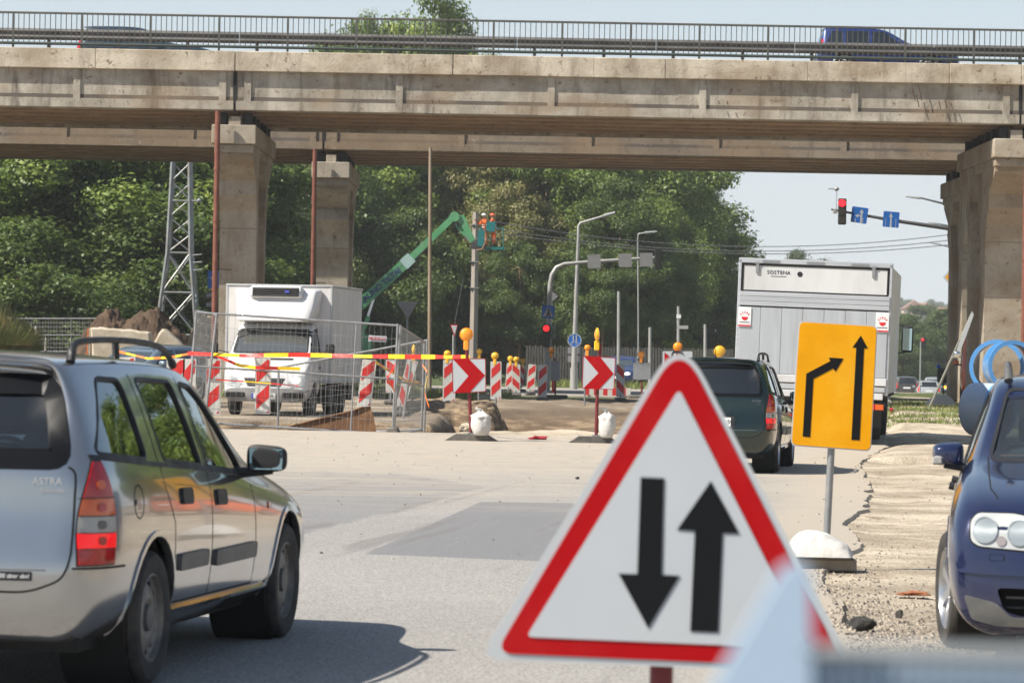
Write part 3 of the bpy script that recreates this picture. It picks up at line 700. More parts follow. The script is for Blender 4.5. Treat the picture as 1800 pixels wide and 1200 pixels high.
# ---------------------------------------------------------------- dark blue estate facing the camera
def golf(label, pm, pose):
    (x0, y0), th, z0 = pose; root = thing('estate_car', label, 'car', (x0, y0, z0), th, 'cars standing by the roadworks')
    rows = [(-.74, .74, .27, .95, .66, 1.385, .50, 1.41), (-.62, .82, .22, .955, .76, 1.405, .57, 1.43), (-.40, .85, .20, .955, .795, 1.415, .61, 1.448), (.0, .862, .19, .95, .805, 1.42, .63, 1.46),
            (.5, .867, .19, .945, .81, 1.42, .635, 1.462), (.95, .867, .19, .94, .81, 1.405, .635, 1.452), (1.22, .867, .19, .935, .81, 1.36, .625, 1.41), (1.50, .867, .19, .93, .80, 1.20, .655, 1.255),
            (1.82, .867, .19, .925, .795, 1.01, .70, 1.05), (2.06, .867, .19, .915, .80, .952, .72, .975), (2.5, .865, .19, .888, .80, .915, .71, .935), (2.92, .862, .185, .835, .795, .862, .70, .88),
            (3.18, .855, .17, .785, .785, .808, .70, .825), (3.31, .82, .13, .72, .76, .75, .68, .77), (3.355, .79, .13, .66, .73, .69, .65, .715)]
    H = Hull(rows, [.05, 0, -.04, -.02, .01, .03, .10, .18, .22], [-.045, .01, .02, .015, .0, -.005, -.015, -.03, -.045], .05, .105, 3)
    q = roundpoly([(-.56, .985), (-.04, .975), (-.04, 1.335), (-.36, 1.34)], .04)
    rd = roundpoly([(.05, .97), (.74, .96), (.70, 1.33), (.05, 1.335)], .04)
    fd = roundpoly([(.82, .955), (1.66, .935), (1.50, 1.08), (1.26, 1.25), (1.10, 1.315), (.80, 1.33)], .05)
    ws = roundpoly([(-.66, .975), (.66, .975), (.57, 1.355), (-.57, 1.355)], .05)
    rw = roundpoly([(-.60, .99), (.60, .99), (.52, 1.34), (-.52, 1.34)], .07)
    lg = roundpoly([(-.56, .26), (-.60, .375), (.60, .375), (.56, .26), (.48, .235), (-.48, .235)], .03)
    cut = [pr_side(p) for p in (q, rd, fd)]+[pr_end(ws, 1.30, 2.5), pr_end(rw, -1.2, -.25), pr_end(lg, 3.0, 3.7)]
    for sg in (-1, 1):
        for wx in (0, 2.51): cut.append(cyl_cut(wx, .325, .345, sg*.50, sg*1.1))
    H.body('body', pm, root, cut)
    g = M['gap']
    for ax, sg in (('right', -1), ('left', 1)):
        for nm, p in (('quarter_window', q), ('rear_door_window', rd), ('front_door_window', fd)):
            H.patch(nm, ax, [offset_poly(p, -.006)], -.010, M['glass_side'], root, 0, .12)
            H.patch('window_rubber', ax, [offset_poly(p, -.010), offset_poly(p, .005)], .003, M['black_plastic'], root, .02, .12)
        H.ribbon('door_gap', ax, [(.77, 1.34), (.78, .34)], .007, .0012, g, root)
        H.ribbon('door_gap', ax, [(1.72, .93), (1.76, .34)], .007, .0012, g, root)
        for hx, hz in ((.62, .81), (1.38, .80)): H.patch('door_handle', ax, [rrect(.19, .035, .015, cx=hx-.06, cy=hz)], .036, M['black_plastic'], root, .03, .08)
        for wx in (0, 2.51):
            lb = MB().cyl((wx, sg*.50, .325), (wx, sg*.80, .325), .352, n=32, cap=False); lb.cyl((wx, sg*.50, .325), (wx, sg*.505, .325), .352, n=32)
            lb.build('arch_liner', M['liner'], root)
            arc = [(wx+.357*math.cos(R(a)), .325+.357*math.sin(R(a))) for a in range(-12, 193, 12)]
            H.ribbon('arch_lip', ax, arc, .022, .006, pm, root, thick=.012, res=.1)
        # roof rail
        ry = sg*.565; pts = [(-.45, ry, 1.41), (-.40, ry, 1.47), (-.1, ry*1.01, 1.495), (.5, ry*1.02, 1.50), (.95, ry*1.02, 1.49), (1.13, ry*1.01, 1.47), (1.19, ry, 1.40)]
        MB().tube(pts, [.02, .015, .015, .015, .015, .022, .026], 10).build('roof_rail', M['grey_plastic'], root)
        # head lamp: chrome bowl with lenses behind clear cover
        hl = roundpoly([(sg*.735, .70), (sg*.73, .605), (sg*.69, .580), (sg*.36, .558), (sg*.37, .715), (sg*.52, .742), (sg*.70, .742)], [.03, .03, .02, .03, .03, .02, .03])
        h_ = H.patch('head_lamp', 'front', [hl], .006, M['head_lens'], root, .012, .05)
        H.patch('lamp_gap', 'front', [offset_poly(hl, -.008), offset_poly(hl, .002)], .002, g, h_, .004, .06)
        def ring(cy, cz, r): return [(cy+r*math.cos(k*math.pi/10), cz+r*math.sin(k*math.pi/10)) for k in range(20)]
        for cy, cz, r in ((sg*.660, .658, .060), (sg*.49, .645, .056)):
            H.patch('lamp_bowl', 'front', [ring(cy, cz, r)], .012, M['head_bowl'], h_, .006, .03)
            H.patch('bowl_ring', 'front', [ring(cy, cz, r+.004), ring(cy, cz, r-.003)], .015, M['head_bowl'], h_, .006, .04)
        H.patch('turn_lamp', 'front', [ring(sg*.578, .608, .025)], .012, M['lamp_smoke'], h_, .006, .03)
        H.patch('washer_cap', 'front', [rrect(.075, .035, .01, cx=sg*.60, cy=.525)], .002, g, root, .003)
        H.patch('washer_cap', 'front', [rrect(.069, .029, .01, cx=sg*.60, cy=.525)], .004, pm, root, .004)
        wing_mirror(root, 1.62, sg*.765, .985, pm, sg, w=.19)
        MB().bbox((1.69, sg*.945, .958), (.03, .06, .05), .01).build('mirror_lamp', M['lamp_clear'], root)
        H.ribbon('bonnet_gap', 'top', [(1.93, sg*.665), (2.5, sg*.655), (2.95, sg*.64), (3.16, sg*.60)], .008, .0012, g, root)
        H.ribbon('bumper_gap', 'fc_r' if sg < 0 else 'fc_l', [(-.42, .50), (-.1, .500), (.0, .498)], .006, .0012, g, root)
        H.ribbon('door_bump', ax, [(.8, .52), (1.70, .51)], .05, .012, pm, root, thick=.02, res=.12)
    H.ribbon('bonnet_gap', 'front', [(-.36, .735), (0, .742), (.36, .735)], .008, .0012, g, root)
    H.patch('grille', 'front', [roundpoly([(-.355, .51), (.355, .51), (.355, .70), (-.355, .70)], .02)], .004, M['black_plastic'], root, .006)
    for z in (.55, .60, .65): H.patch('grille_bar', 'front', [rrect(.69, .012, .004, cy=z)], .012, M['black_plastic'], root, .008)
    H.patch('crease', 'front', [[(-.70, .432), (-.60, .420), (.60, .420), (.70, .432), (.60, .428), (-.60, .428)]], .004, pm, root, .01)
    H.patch('bumper_ledge', 'front', [roundpoly([(-.80, .50), (-.30, .520), (.30, .520), (.80, .50), (.78, .445), (.30, .43), (-.30, .43), (-.78, .445)], .02)], .014, pm, root, .03, .06)
    H.patch('lip_spoiler', 'front', [roundpoly([(-.76, .335), (-.60, .300), (-.52, .228), (.52, .228), (.60, .300), (.76, .335), (.72, .215), (.60, .185), (-.60, .185), (-.72, .215)], .02)], .008, M['grey_plastic'], root, .03, .08)
    lgp = MB().box((3.30, 0, .305), (.02, 1.16, .16)); lgp.build('lower_grille', M['liner'], root)
    for z, mm in ((.275, 'black_plastic'), (.325, 'grey_plastic')): MB().box((3.345, 0, z), (.03, 1.10, .010)).build('grille_bar', M[mm], root)
    for y in (-.4, -.2, 0, .2, .4): MB().box((3.32, y, .32), (.03, .010, .12)).build('grille_bar', M['black_plastic'], root)
    H.patch('number_plate', 'front', [rrect(.52, .11, .01, cy=.45)], .034, M['plate'], root, .02)
    H.patch('windscreen', 'front', [offset_poly(ws, -.006)], -.010, M['glass_front'], root, 0, .12)
    H.patch('window_rubber', 'front', [offset_poly(ws, -.008), offset_poly(ws, .010)], .003, M['black_plastic'], root, .02, .12)
    H.patch('rear_window', 'rear', [offset_poly(rw, -.006)], -.010, M['glass_tint'], root, 0, .12)
    MB().box((1.96, 0, .955), (.16, 1.30, .03), Matrix.Rotation(R(10), 3, 'Y')).build('scuttle', M['black_plastic'], root)
    for y0_, y1_ in ((-.60, -.05), (.0, .55)):
        MB().tube([(1.98, y1_, .985), (1.955, (y0_+y1_)/2, 1.0), (1.93, y0_, .995)], .010, 6).build('wiper', M['black_plastic'], root)
    MB().box((1.3, 0, .25), (3.9, 1.36, .12)).build('floor_pan', M['liner'], root)
    for sg in (-1, 1): seat(root, 1.02, sg*.37, M['seat_light'])
    b = MB(); b.bbox((.22, 0, .42), (.45, 1.25, .22), .06); b.bbox((.0, 0, .70), (.12, 1.25, .55), .05, Matrix.Rotation(R(-14), 3, 'Y')); b.build('rear_seat', M['seat_light'], root)
    MB().bbox((1.72, 0, .83), (.36, 1.36, .20), .06).build('dashboard', M['seat_cloth'], root)
    MB().lathe([(.17, -.012), (.19, -.012), (.19, .012), (.17, .012)], (1.45, .37, .88), (-.9, 0, .42), 20, True).build('steering_wheel', M['black_plastic'], root)
    for wx in (0, 2.51):
        for sg in (-1, 1):
            wh = add_wheel(root, wx, sg*(.765 if wx < 1 else .785), .308, .205, 'alloy7', spin=.4)
            if wx > 1: wh.rotation_euler = (0, .4, R(10)+(math.pi if sg < 0 else 0))
    return root
mat('lamp_smoke', (.28, .25, .25), .15, coat=1)

# ---------------------------------------------------------------- box lorry seen from behind
mat('truck_white', (.62, .63, .64), .38, col2=(.54, .55, .56), scale=1.2, dirt=(.36, .34, .31), dirt_amt=.35, stretch=(1, 1, .25))
mat('truck_side', (.60, .58, .54), .45, col2=(.52, .50, .46), scale=2, dirt=(.36, .33, .29), dirt_amt=.4)
mat('aluminium', (.52, .54, .57), .38, metal=.35, col2=(.44, .46, .49), scale=3, stretch=(.3, .3, 6))
mat('steel_dark', (.05, .05, .052), .7)
mat('white_paint', (.66, .66, .66), .35, coat=.3, dirt=(.50, .48, .45), dirt_amt=.35, scale=1.5)
mat('red_film', (.62, .012, .018), .4)
def lorry():
    root = thing('box_lorry', 'white box lorry seen from behind with closed tail lift ahead of the green estate', 'lorry', (*W(1424, 620, 57.7).xy, .10), R(82.2))
    root.rotation_euler = (R(1.4), 0, R(82.2))
    w, L = 1.30, 6.6; tw = M['truck_white']
    box = MB(); box.bbox((L/2+.05, 0, 1.90), (L, w*2-.03, 2.2), .03); box.build('box_body', M['truck_side'], root)
    # rear frame
    fr = MB()
    for sg in (-1, 1): fr.bbox((0, sg*(w-.03), 1.90), (.10, .06, 2.22), .012)
    fr.bbox((0, 0, 2.985), (.10, 2*w, .09), .012); fr.build('rear_frame', M['aluminium'], root)
    MB().bbox((-.02, 0, 2.70), (.04, 2*w-.16, .44), .012).build('upper_door', tw, root)
    sl = MB(); sl.box((-.03, 0, 2.925), (.04, 2*w-.10, .035)); sl.box((-.03, w-.068, 2.71), (.04, .040, .42)); sl.box((-.03, -w+.068, 2.71), (.04, .040, .42)); sl.build('door_seal', M['gap'], root)
    MB().box((-.02, 0, 2.478), (.05, 2*w-.1, .014)).build('door_seal', M['gap'], root)
    for k, z in enumerate((2.425, 2.345, 2.265)): MB().bbox((-.045, 0, z), (.05, 2*w-.06, .078), .008).build('tail_lift_plank', M['aluminium'], root)
    MB().box((-.02, 0, 2.212), (.05, 2*w-.1, .010)).build('door_seal', M['steel_dark'], root)
    n = 7
    for k in range(n):
        y = -w+.05+(2*w-.10)*(k+.5)/n; MB().bbox((-.045, y, 1.645), (.05, (2*w-.10)/n-.004, 1.11), .006).build('tail_lift_panel', M['aluminium2'], root)
    MB().bbox((-.05, 0, 1.02), (.07, 2*w-.06, .13), .01).build('tail_lift_edge', tw, root)
    MB().bbox((-.05, 0, .89), (.06, 2*w-.10, .09), .01).build('rear_beam', M['aluminium'], root)
    MB().bbox((-.05, 0, .775), (.06, 2*w-.16, .11), .01).build('rear_beam', tw, root)
    for sg in (-1, 1):
        hg = MB(); hg.box((-.055, sg*.98, 2.86), (.03, .05, .16)); hg.box((-.05, sg*.98, 2.95), (.05, .10, .03)); hg.build('hinge', M['steel_grey'], root)
        lp = MB().bbox((-.082, sg*(w-.14), 2.03), (.012, .22, .33), .004).build('warning_plaque', M['white_sign'], root)
        # red bowl shaped emblem with rays
        e = MB(); e.prism([(.055*math.cos(a)+sg*(w-.14), 2.03+.058*math.sin(a)) for a in [math.pi+math.pi*k/8 for k in range(9)]], 'yz', -.093, -.087); e.build('emblem_bowl', M['red_film'], lp).matrix_parent_inverse = Matrix()
        for k in range(5):
            a = R(30+30*k); c = Vector((sg*(w-.14), 2.035)); p = c+Vector((math.cos(a), math.sin(a)))*.075
            MB().box((-.09, p.x, p.y), (.006, .012, .035), Matrix.Rotation(-(a-math.pi/2)*-1, 3, 'X')).build('emblem_ray', M['red_film'], lp)
        MB().box((-.09, sg*(w-.14), 1.885), (.008, .21, .022)).build('red_line', M['red_film'], lp)
        MB().box((-.089, sg*(w-.14), 1.94), (.004, .17, .016)).build('print_line', M['grey_ink'], lp)
        tlb = MB().bbox((-.06, sg*1.08, .60), (.07, .36, .13), .02).build('tail_light', M['black_plastic'], root)
        MB().bbox((-.10, sg*1.00, .60), (.02, .17, .10), .01).build('brake_lens', M['lamp_brake'], tlb)
        MB().bbox((-.10, sg*1.17, .60), (.02, .14, .10), .01).build('amber_lens', M['lamp_amber'], tlb)
        MB().tube([(-.02, sg*1.20, .60), (-.02, sg*1.36, .57)], .010, 6).build('marker_stalk', M['black_plastic'], root)
        MB().sphere((-.02, sg*1.37, .57), .035, 8, 6).build('marker_lamp', M['lamp_red'], root)
        for wx in (1.75, 5.6):
            dd = .04 if wx < 3 else 0
            add_wheel(root, wx, sg*1.02, .42, .26, 'steel')
            if wx < 3: add_wheel(root, wx, sg*.73, .42, .24, 'steel')
        MB().bbox((1.75, sg*1.0, .62), (1.1, .42, .05), .02).build('mudguard', M['black_plastic'], root)
        MB().bbox((1.1, sg*1.0, .42), (.02, .36, .40), .005).build('mud_flap', M['steel_dark'], root)
    MB().bbox((.1, 0, .46), (.10, 2.1, .10), .01).build('underrun_bar', M['steel_dark'], root)
    ch = MB(); ch.box((3.3, .40, .66), (6.6, .08, .2)); ch.box((3.3, -.40, .66), (6.6, .08, .2)); ch.build('chassis', M['steel_dark'], root)
    for k in range(8): MB().bbox((.3+k*.85, 0, .80-.02), (.06, 2*w-.1, .06), .005).build('cross_member', M['steel_dark'], root)
    cab = MB(); cab.bbox((7.5, 0, 1.35), (1.6, 2.2, 1.9), .12); cab.build('cab', tw, root)
    for sg in (-1, 1):
        MB().tube([(7.9, sg*1.1, 2.1), (7.9, sg*1.38, 2.05), (7.9, sg*1.38, 1.55), (7.9, sg*1.1, 1.5)], .018, 6).build('mirror_bracket', M['black_plastic'], root)
        mm = MB().bbox((7.9, sg*1.42, 1.80), (.10, .22, .50), .03).build('wing_mirror', M['black_plastic'], root)
        MB().box((7.845, sg*1.42, 1.80), (.006, .17, .42)).build('mirror_glass', M['mirror'], mm)
    text_mesh('SOSTENA', .085, M['ink'], root, (-.045, .62, 2.80), (R(90), 0, R(-90)), 'door_lettering', .002, space=1.12)
    MB().box((-.042, .62, 2.735), (.004, .26, .012)).build('print_line', M['grey_ink'], root)
    MB().lathe([(.045, 0), (.045, .004), (.0, .004)], (-.041, .26, 2.785), (-1, 0, 0), 16).build('round_emblem', M['ink'], root)
    MB().box((-.09, -1.0, 1.02), (.01, .04, .09)).build('yellow_sticker', M['yellow_film'], root)
    for k in range(3): MB().box((-.055, -.75+.75*k, 2.985), (.006, .30, .035)).build('hinge_plate', M['steel_grey'], root)
mat('aluminium2', (.47, .50, .53), .42, metal=.3, col2=(.42, .45, .48), scale=2, stretch=(1, 6, .4), dirt=(.36, .34, .31), dirt_amt=.3)
mat('steel_grey', (.30, .31, .32), .45, metal=.6)
mat('white_sign', (.72, .73, .74), .35)
mat('grey_ink', (.15, .15, .16), .6)
mat('yellow_film', (.75, .60, .04), .4)

# ---------------------------------------------------------------- white refrigerated van behind the fence
def fridge_van():
    th = R(263); nose = 4.48; p = W(465, 660, 74.2); hx, hy = math.cos(th), math.sin(th)
    root = thing('refrigerated_van', 'white refrigerated box van with roof chiller and lit headlamp behind the mesh fence', 'van', (p.x-hx*nose, p.y-hy*nose, 0), th)
    wp = M['white_paint']
    rows = [(2.62, .90, .42, 1.30, .93, 1.95, .82, 2.0), (2.72, .93, .36, 1.30, .955, 2.00, .84, 2.05), (3.0, .955, .32, 1.30, .965, 2.01, .84, 2.07), (3.22, .96, .30, 1.30, .965, 1.98, .83, 2.04), (3.45, .962, .30, 1.29, .962, 1.80, .84, 1.86),
            (3.75, .962, .30, 1.27, .955, 1.50, .865, 1.56), (3.95, .96, .30, 1.22, .945, 1.30, .87, 1.36), (4.12, .955, .30, 1.13, .93, 1.18, .86, 1.23), (4.30, .94, .30, 1.02, .90, 1.06, .82, 1.10), (4.40, .88, .32, .90, .83, .94, .76, .97)]
    H = Hull(rows, [0]*9, [.0, .03, .04, .02, 0, -.02, -.03, -.05, -.07], .0, .13, 2, bulge_side=.01)
    ws = roundpoly([(-.82, 1.37), (.82, 1.37), (.77, 1.88), (-.77, 1.88)], .06)
    dw = roundpoly([(2.95, 1.34), (3.83, 1.32), (3.70, 1.50), (3.40, 1.86), (2.95, 1.90)], .05)
    cut = [pr_end(ws, 3.15, 4.6), pr_side(dw)]
    for sg in (-1, 1): cut.append(cyl_cut(3.55, .35, .40, sg*.58, sg*1.2))
    H.body('cab', wp, root, cut)
    H.patch('windscreen', 'front', [offset_poly(ws, -.008)], -.01, M['glass_van'], root, 0, .15)
    H.patch('window_rubber', 'front', [offset_poly(ws, -.02), offset_poly(ws, .02)], .004, M['black_plastic'], root, .02, .15)
    for ax, sg in (('right', -1), ('left', 1)):
        H.patch('door_window', ax, [offset_poly(dw, -.008)], -.01, M['glass_side'], root, 0, .15)
        H.patch('window_rubber', ax, [offset_poly(dw, -.02), offset_poly(dw, .014)], .004, M['black_plastic'], root, .02, .15)
        H.ribbon('door_gap', ax, [(2.84, 1.95), (2.84, .45)], .01, .0015, M['gap'], root); H.ribbon('door_gap', ax, [(3.96, 1.25), (3.98, .75)], .01, .0015, M['gap'], root)
        H.patch('door_handle', ax, [rrect(.16, .05, .02, cx=2.98, cy=1.05)], .02, M['black_plastic'], root, .02)
        H.patch('side_lamp', ax, [rrect(.08, .05, .02, cx=3.99, cy=.98)], .008, M['lamp_amber'], root, .01)
        MB().tube([(3.75, sg*.95, 1.36), (3.72, sg*1.22, 1.42)], .014, 6).build('mirror_arm', M['black_plastic'], root)
        mm = MB().bbox((3.70, sg*1.30, 1.42), (.10, .20, .33), .04).build('wing_mirror', M['black_plastic'], root)
        hl = H.patch('head_lamp', 'front', [roundpoly([(sg*.90, .83), (sg*.87, .66), (sg*.56, .62), (sg*.50, .70), (sg*.62, .84), (sg*.82, .90)], .03)], .010, M['head_lens'], root, .015, .06)
        if sg > 0: H.patch('lamp_bulb', 'front', [rrect(.17, .10, .045, cx=.68, cy=.78)], .018, M['head_lit'], hl, .008)
        else: H.patch('lamp_bulb', 'front', [rrect(.12, .10, .045, cx=-.68, cy=.76)], .018, M['head_bowl'], hl, .008)
        add_wheel(root, 3.55, sg*.83, .335, .215, 'steel')
        for yy in (.86, .62): add_wheel(root, 0, sg*yy, .335, .20, 'steel')
    H.patch('bumper', 'front', [roundpoly([(-.955, .56), (-.6, .60), (.6, .60), (.955, .56), (.93, .34), (-.93, .34)], .03)], .035, M['bumper_grey'], root, .05, .1)
    H.patch('bumper_intake', 'front', [rrect(.42, .10, .03, cx=-.62, cy=.46)], .045, M['ink'], root, .01)
    H.patch('bumper_intake', 'front', [rrect(.42, .10, .03, cx=.62, cy=.46)], .045, M['ink'], root, .01)
    H.patch('radiator_grille', 'front', [roundpoly([(-.46, .82), (.46, .82), (.36, .64), (-.36, .64)], .03)], .006, M['black_plastic'], root, .01)
    for z in (.68, .73, .78): H.patch('grille_bar', 'front', [rrect(.72, .016, .005, cy=z)], .016, M['grey_plastic'], root, .01)
    e = MB().lathe([(.075, -.008), (.085, -.008), (.085, .008), (.075, .008)], (0, 0, 0), (1, 0, 0), 24, True)
    for k in range(3):
        a = R(90+120*k); c, s_ = math.cos(a), math.sin(a); e.add([(.0, -s_*.010, c*.010), (.0, s_*.010, -c*.010), (.0, c*.078, s_*.078)], [(0, 1, 2)])
    l, n = H.project(Vector((8, 0, .80)), Vector((-1, 0, 0))); e.build('star_emblem', M['chrome'], root, l+n*.03)
    np_ = H.patch('number_plate', 'front', [rrect(.52, .11, .01, cy=.44)], .055, M['plate'], root, .015)
    H.patch('plate_band', 'front', [rrect(.045, .10, .005, cx=-.235, cy=.44)], .058, M['plate_blue'], np_, .004)
    l, n = H.project(Vector((8, 0, .44)), Vector((-1, 0, 0)))
    text_mesh('KGC 318', .105, M['ink'], np_, l+Vector((.062, .02, 0)), (R(90), 0, R(90)), 'plate_lettering', .001)
    H.ribbon('bonnet_vent', 'front', [(-.30, 1.235), (.55, 1.235)], .045, .006, M['black_plastic'], root)
    for y0_, y1_ in ((-.70, .0), (.0, .70)): H.ribbon('wiper', 'front', [(y0_, 1.37), (y1_, 1.39)], .02, .012, M['black_plastic'], root)
    # box with corner trims and roof edge
    bx = MB(); bx.bbox((.95, 0, 1.80), (4.0, 2.38, 2.10), .02); bx.build('box_body', M['van_box'], root)
    for sg in (-1, 1): MB().bbox((2.90, sg*1.175, 1.80), (.12, .06, 2.11), .012).build('corner_trim', M['trim_grey'], root)
    MB().bbox((.95, 0, 2.865), (4.04, 2.42, .045), .01).build('roof_edge', M['trim_grey'], root)
    MB().bbox((.95, 0, .74), (4.04, 2.40, .06), .01).build('floor_rail', M['trim_grey'], root)
    fa = MB(); vs = [(3.70, -.80, 2.06), (3.70, .80, 2.06), (2.97, .84, 2.04), (2.97, -.84, 2.04), (3.52, -.86, 2.36), (3.52, .86, 2.36), (2.97, .95, 2.30), (2.97, -.95, 2.30), (3.28, -.88, 2.76), (3.28, .88, 2.76), (2.97, 1.0, 2.80), (2.97, -1.0, 2.80)]
    fa.add(vs, [(3, 2, 1, 0), (0, 1, 5, 4), (1, 2, 6, 5), (2, 3, 7, 6), (3, 0, 4, 7), (4, 5, 9, 8), (5, 6, 10, 9), (6, 7, 11, 10), (7, 4, 8, 11), (8, 9, 10, 11)])
    subd(fa, 'roof_fairing', wp, root, 3, crease=.55)
    ch = MB().bbox((3.34, .02, 2.70), (.26, 1.18, .27), .04, Matrix.Rotation(R(-12), 3, 'Y')).build('chiller', M['chiller_white'], root)
    MB().bbox((3.475, .02, 2.71), (.03, 1.04, .19), .02, Matrix.Rotation(R(-12), 3, 'Y')).build('chiller_mouth', M['liner'], ch)
    for k in range(4): MB().bbox((3.50, .02, 2.64+.045*k), (.02, 1.04, .012), .003).build('louvre', M['grey_plastic'], ch)
    MB().bbox((3.515, .28, 2.72), (.008, .10, .05), .003).build('chiller_badge', M['badge_blue'], ch)
    cs = MB(); cs.box((1.2, .36, .56), (4.6, .07, .16)); cs.box((1.2, -.36, .56), (4.6, .07, .16)); cs.bbox((1.5, .75, .45), (.9, .4, .42), .03); cs.build('chassis', M['steel_dark'], root)
    for sg in (-1, 1):
        MB().bbox((0, sg*.86, .66), (.95, .5, .04), .01).build('mudguard', M['black_plastic'], root); MB().box((-.5, sg*.86, .48), (.02, .46, .36)).build('mud_flap', M['steel_dark'], root)
    for k in range(4): MB().sphere((2.4-k*1.0, 1.13, .69), .03, 6, 4).build('marker_lamp', M['lamp_red'], root)
    b = MB().bbox((3.62, 0, 1.20), (.5, 1.6, .22), .06); b.build('dashboard', M['seat_cloth'], root)
    MB().bbox((3.66, -.25, 1.33), (.28, .5, .03), .01, Matrix.Rotation(R(8), 3, 'Y')).build('papers', M['white_sign'], root)
    MB().bbox((3.60, .42, 1.335), (.30, .46, .03), .01, Matrix.Rotation(R(10), 3, 'Y')).build('papers', M['white_sign'], root)
    for y in (.45, -.45): seat(root, 2.98, y, M['seat_cloth'], z0=.68)
    MB().box((2.74, 0, 1.35), (.03, 1.7, 1.2)).build('cab_rear_wall', M['liner'], root)
    MB().lathe([(.19, -.014), (.215, -.014), (.215, .014), (.19, .014)], (3.34, .45, 1.30), (-.75, 0, .66), 20, True).build('steering_wheel', M['black_plastic'], root)
    MB().box((2.9, 0, .5), (2.2, 1.6, .1)).build('floor_pan', M['liner'], root)
    return root, th
glass_mat('glass_van', (.50, .60, .62), .20, .22)
mat('bumper_grey', (.20, .205, .21), .6, col2=(.27, .26, .25), scale=5)
mat('van_box', (.66, .645, .63), .5, col2=(.60, .585, .57), scale=1.5, dirt=(.45, .42, .38), dirt_amt=.25)
mat('trim_grey', (.46, .47, .47), .45, metal=.2)
mat('chiller_white', (.62, .63, .63), .4)
mat('badge_blue', (.08, .10, .50), .4)
# ================================================================== ground, roads, pit
def sstep(a, b, x):
    t = np.clip((x-a)/(b-a), 0, 1); return t*t*(3-2*t)
_rng = np.random.RandomState(3)
class VN:
    """cheap value noise on numpy arrays"""
    def __init__(s, seed): s.t = np.random.RandomState(seed).rand(256, 256)
    def __call__(s, x, y, f):
        x = x*f+100.3; y = y*f+57.1; xi = np.floor(x).astype(int); yi = np.floor(y).astype(int); u = x-xi; v = y-yi
        u = u*u*(3-2*u); v = v*v*(3-2*v); t = s.t; a = t[yi % 256, xi % 256]; b = t[yi % 256, (xi+1) % 256]; c = t[(yi+1) % 256, xi % 256]; d = t[(yi+1) % 256, (xi+1) % 256]
        return (a*(1-u)+b*u)*(1-v)+(c*(1-u)+d*u)*v-.5
vn = VN(1); vn2 = VN(2)
def fbm(x, y, f, o=4):
    r = 0; a = 1.0
    for i in range(o): r = r+a*(vn if i % 2 else vn2)(x, y, f*2**i); a *= .5
    return r
def edge_x(y):
    """right-hand edge of the asphalt as a function of distance"""
    y = np.asarray(y, float)
    e = np.interp(y, [5, 16, 19.3, 23.8, 27, 31, 33.5, 39, 47, 56, 70, 100, 130, 250, 420], [1.45, 1.85, 1.95, 2.2, 2.75, 2.95, 3.45, 4.1, 4.85, 6.1, 7.6, 11.2, 14.4, 30, 52])
    return e+(fbm(y*1.0, y*0+3.3, .22, 2)*.22+fbm(y*1.0, y*0+8.3, 1.6, 3)*.10)*(y < 110)
def pit_mask(x, y):
    n = fbm(x, y, .45, 3)
    a = sstep(61.0, 61.6, y+n*.3)*(1-sstep(69.2, 69.9, y+n*.8))*sstep(-6.4, -5.9, x)*(1-sstep(-1.6, -.6, x))
    b = sstep(63.4, 65.0, y+n*1.3)*(1-sstep(91, 98.5, y+n*1.2))*sstep(-1.9+.02*(y-64), -.9+.02*(y-64), x+n*.9+np.where(y > 76, (y-76)*.03, 0))*(1-sstep(2.9+.07*(y-64), 4.1+.07*(y-64), x+n*.6))
    return np.maximum(a, b)
def gz(x, y):
    x = np.asarray(x, float); y = np.asarray(y, float)
    right = sstep(edge_x(y)-.1, edge_x(y)+.35, x)
    z = fbm(x, y, .3, 2)*.06*right+fbm(x, y, 1.2, 5)*.022*right*(y < 120)
    rut = np.sin((x-edge_x(y))*1.6)*.015*right*(y > 40)*(y < 120); z = z+rut
    # tyre tracks ridges across the shoulder
    z = z+right*(y > 50)*(y < 105)*np.maximum(0, fbm(x*.25, y, .35, 3))*.34
    z = z-.02*right
    # sand in front of the pit
    band = sstep(56.5, 58.5, y)*(1-sstep(65, 67, y))*(x < edge_x(y)-2.2)
    z = z+band*sstep(-1.9, -1.0, x)*(.01+np.maximum(0, fbm(x, y, .8, 4))*.13)
    m = pit_mask(x, y)
    z = z-m*1.05*(1+.15*fbm(x, y, .9, 3))
    # earth left standing along the left side of the pit
    lump = np.exp(-((x+.75)/.9)**2)*sstep(70, 74, y)*(1-sstep(82, 88, y)); z = z+lump*np.maximum(0, .35+fbm(x, y, .9, 4)*.9)*.55
    nn = fbm(x, y*.4, .9, 3)*.8+fbm(x, y*.3, 3.3, 3)*.45; bank = sstep(75.8, 77.2, y+nn*1.2)*(1-sstep(84, 90, y))*sstep(-2.9, -2.3, x)*(1-sstep(-.55, .20, x+nn*.7)); z = z*(1-bank)+bank*(.20+fbm(x, y, .7, 3)*.20+np.abs(fbm(x, y, 3.1, 3))*.14)
    beyond = sstep(98, 101, y)*(1-sstep(104, 108, y))*(x > -6)*(x < 4); z = z+beyond*np.maximum(0, fbm(x, y, .7, 4))*.3
    # soft verges away from the carriageway
    z = z+sstep(6.0, 12, -x-.02*y)*sstep(75, 100, y)*.5
    z = z+sstep(2, 6, x-edge_x(y)-1.5)*sstep(85, 105, y)*.25
    z = z-1.6*sstep(140, 250, y)+sstep(350, 900, y)*.5
    return z
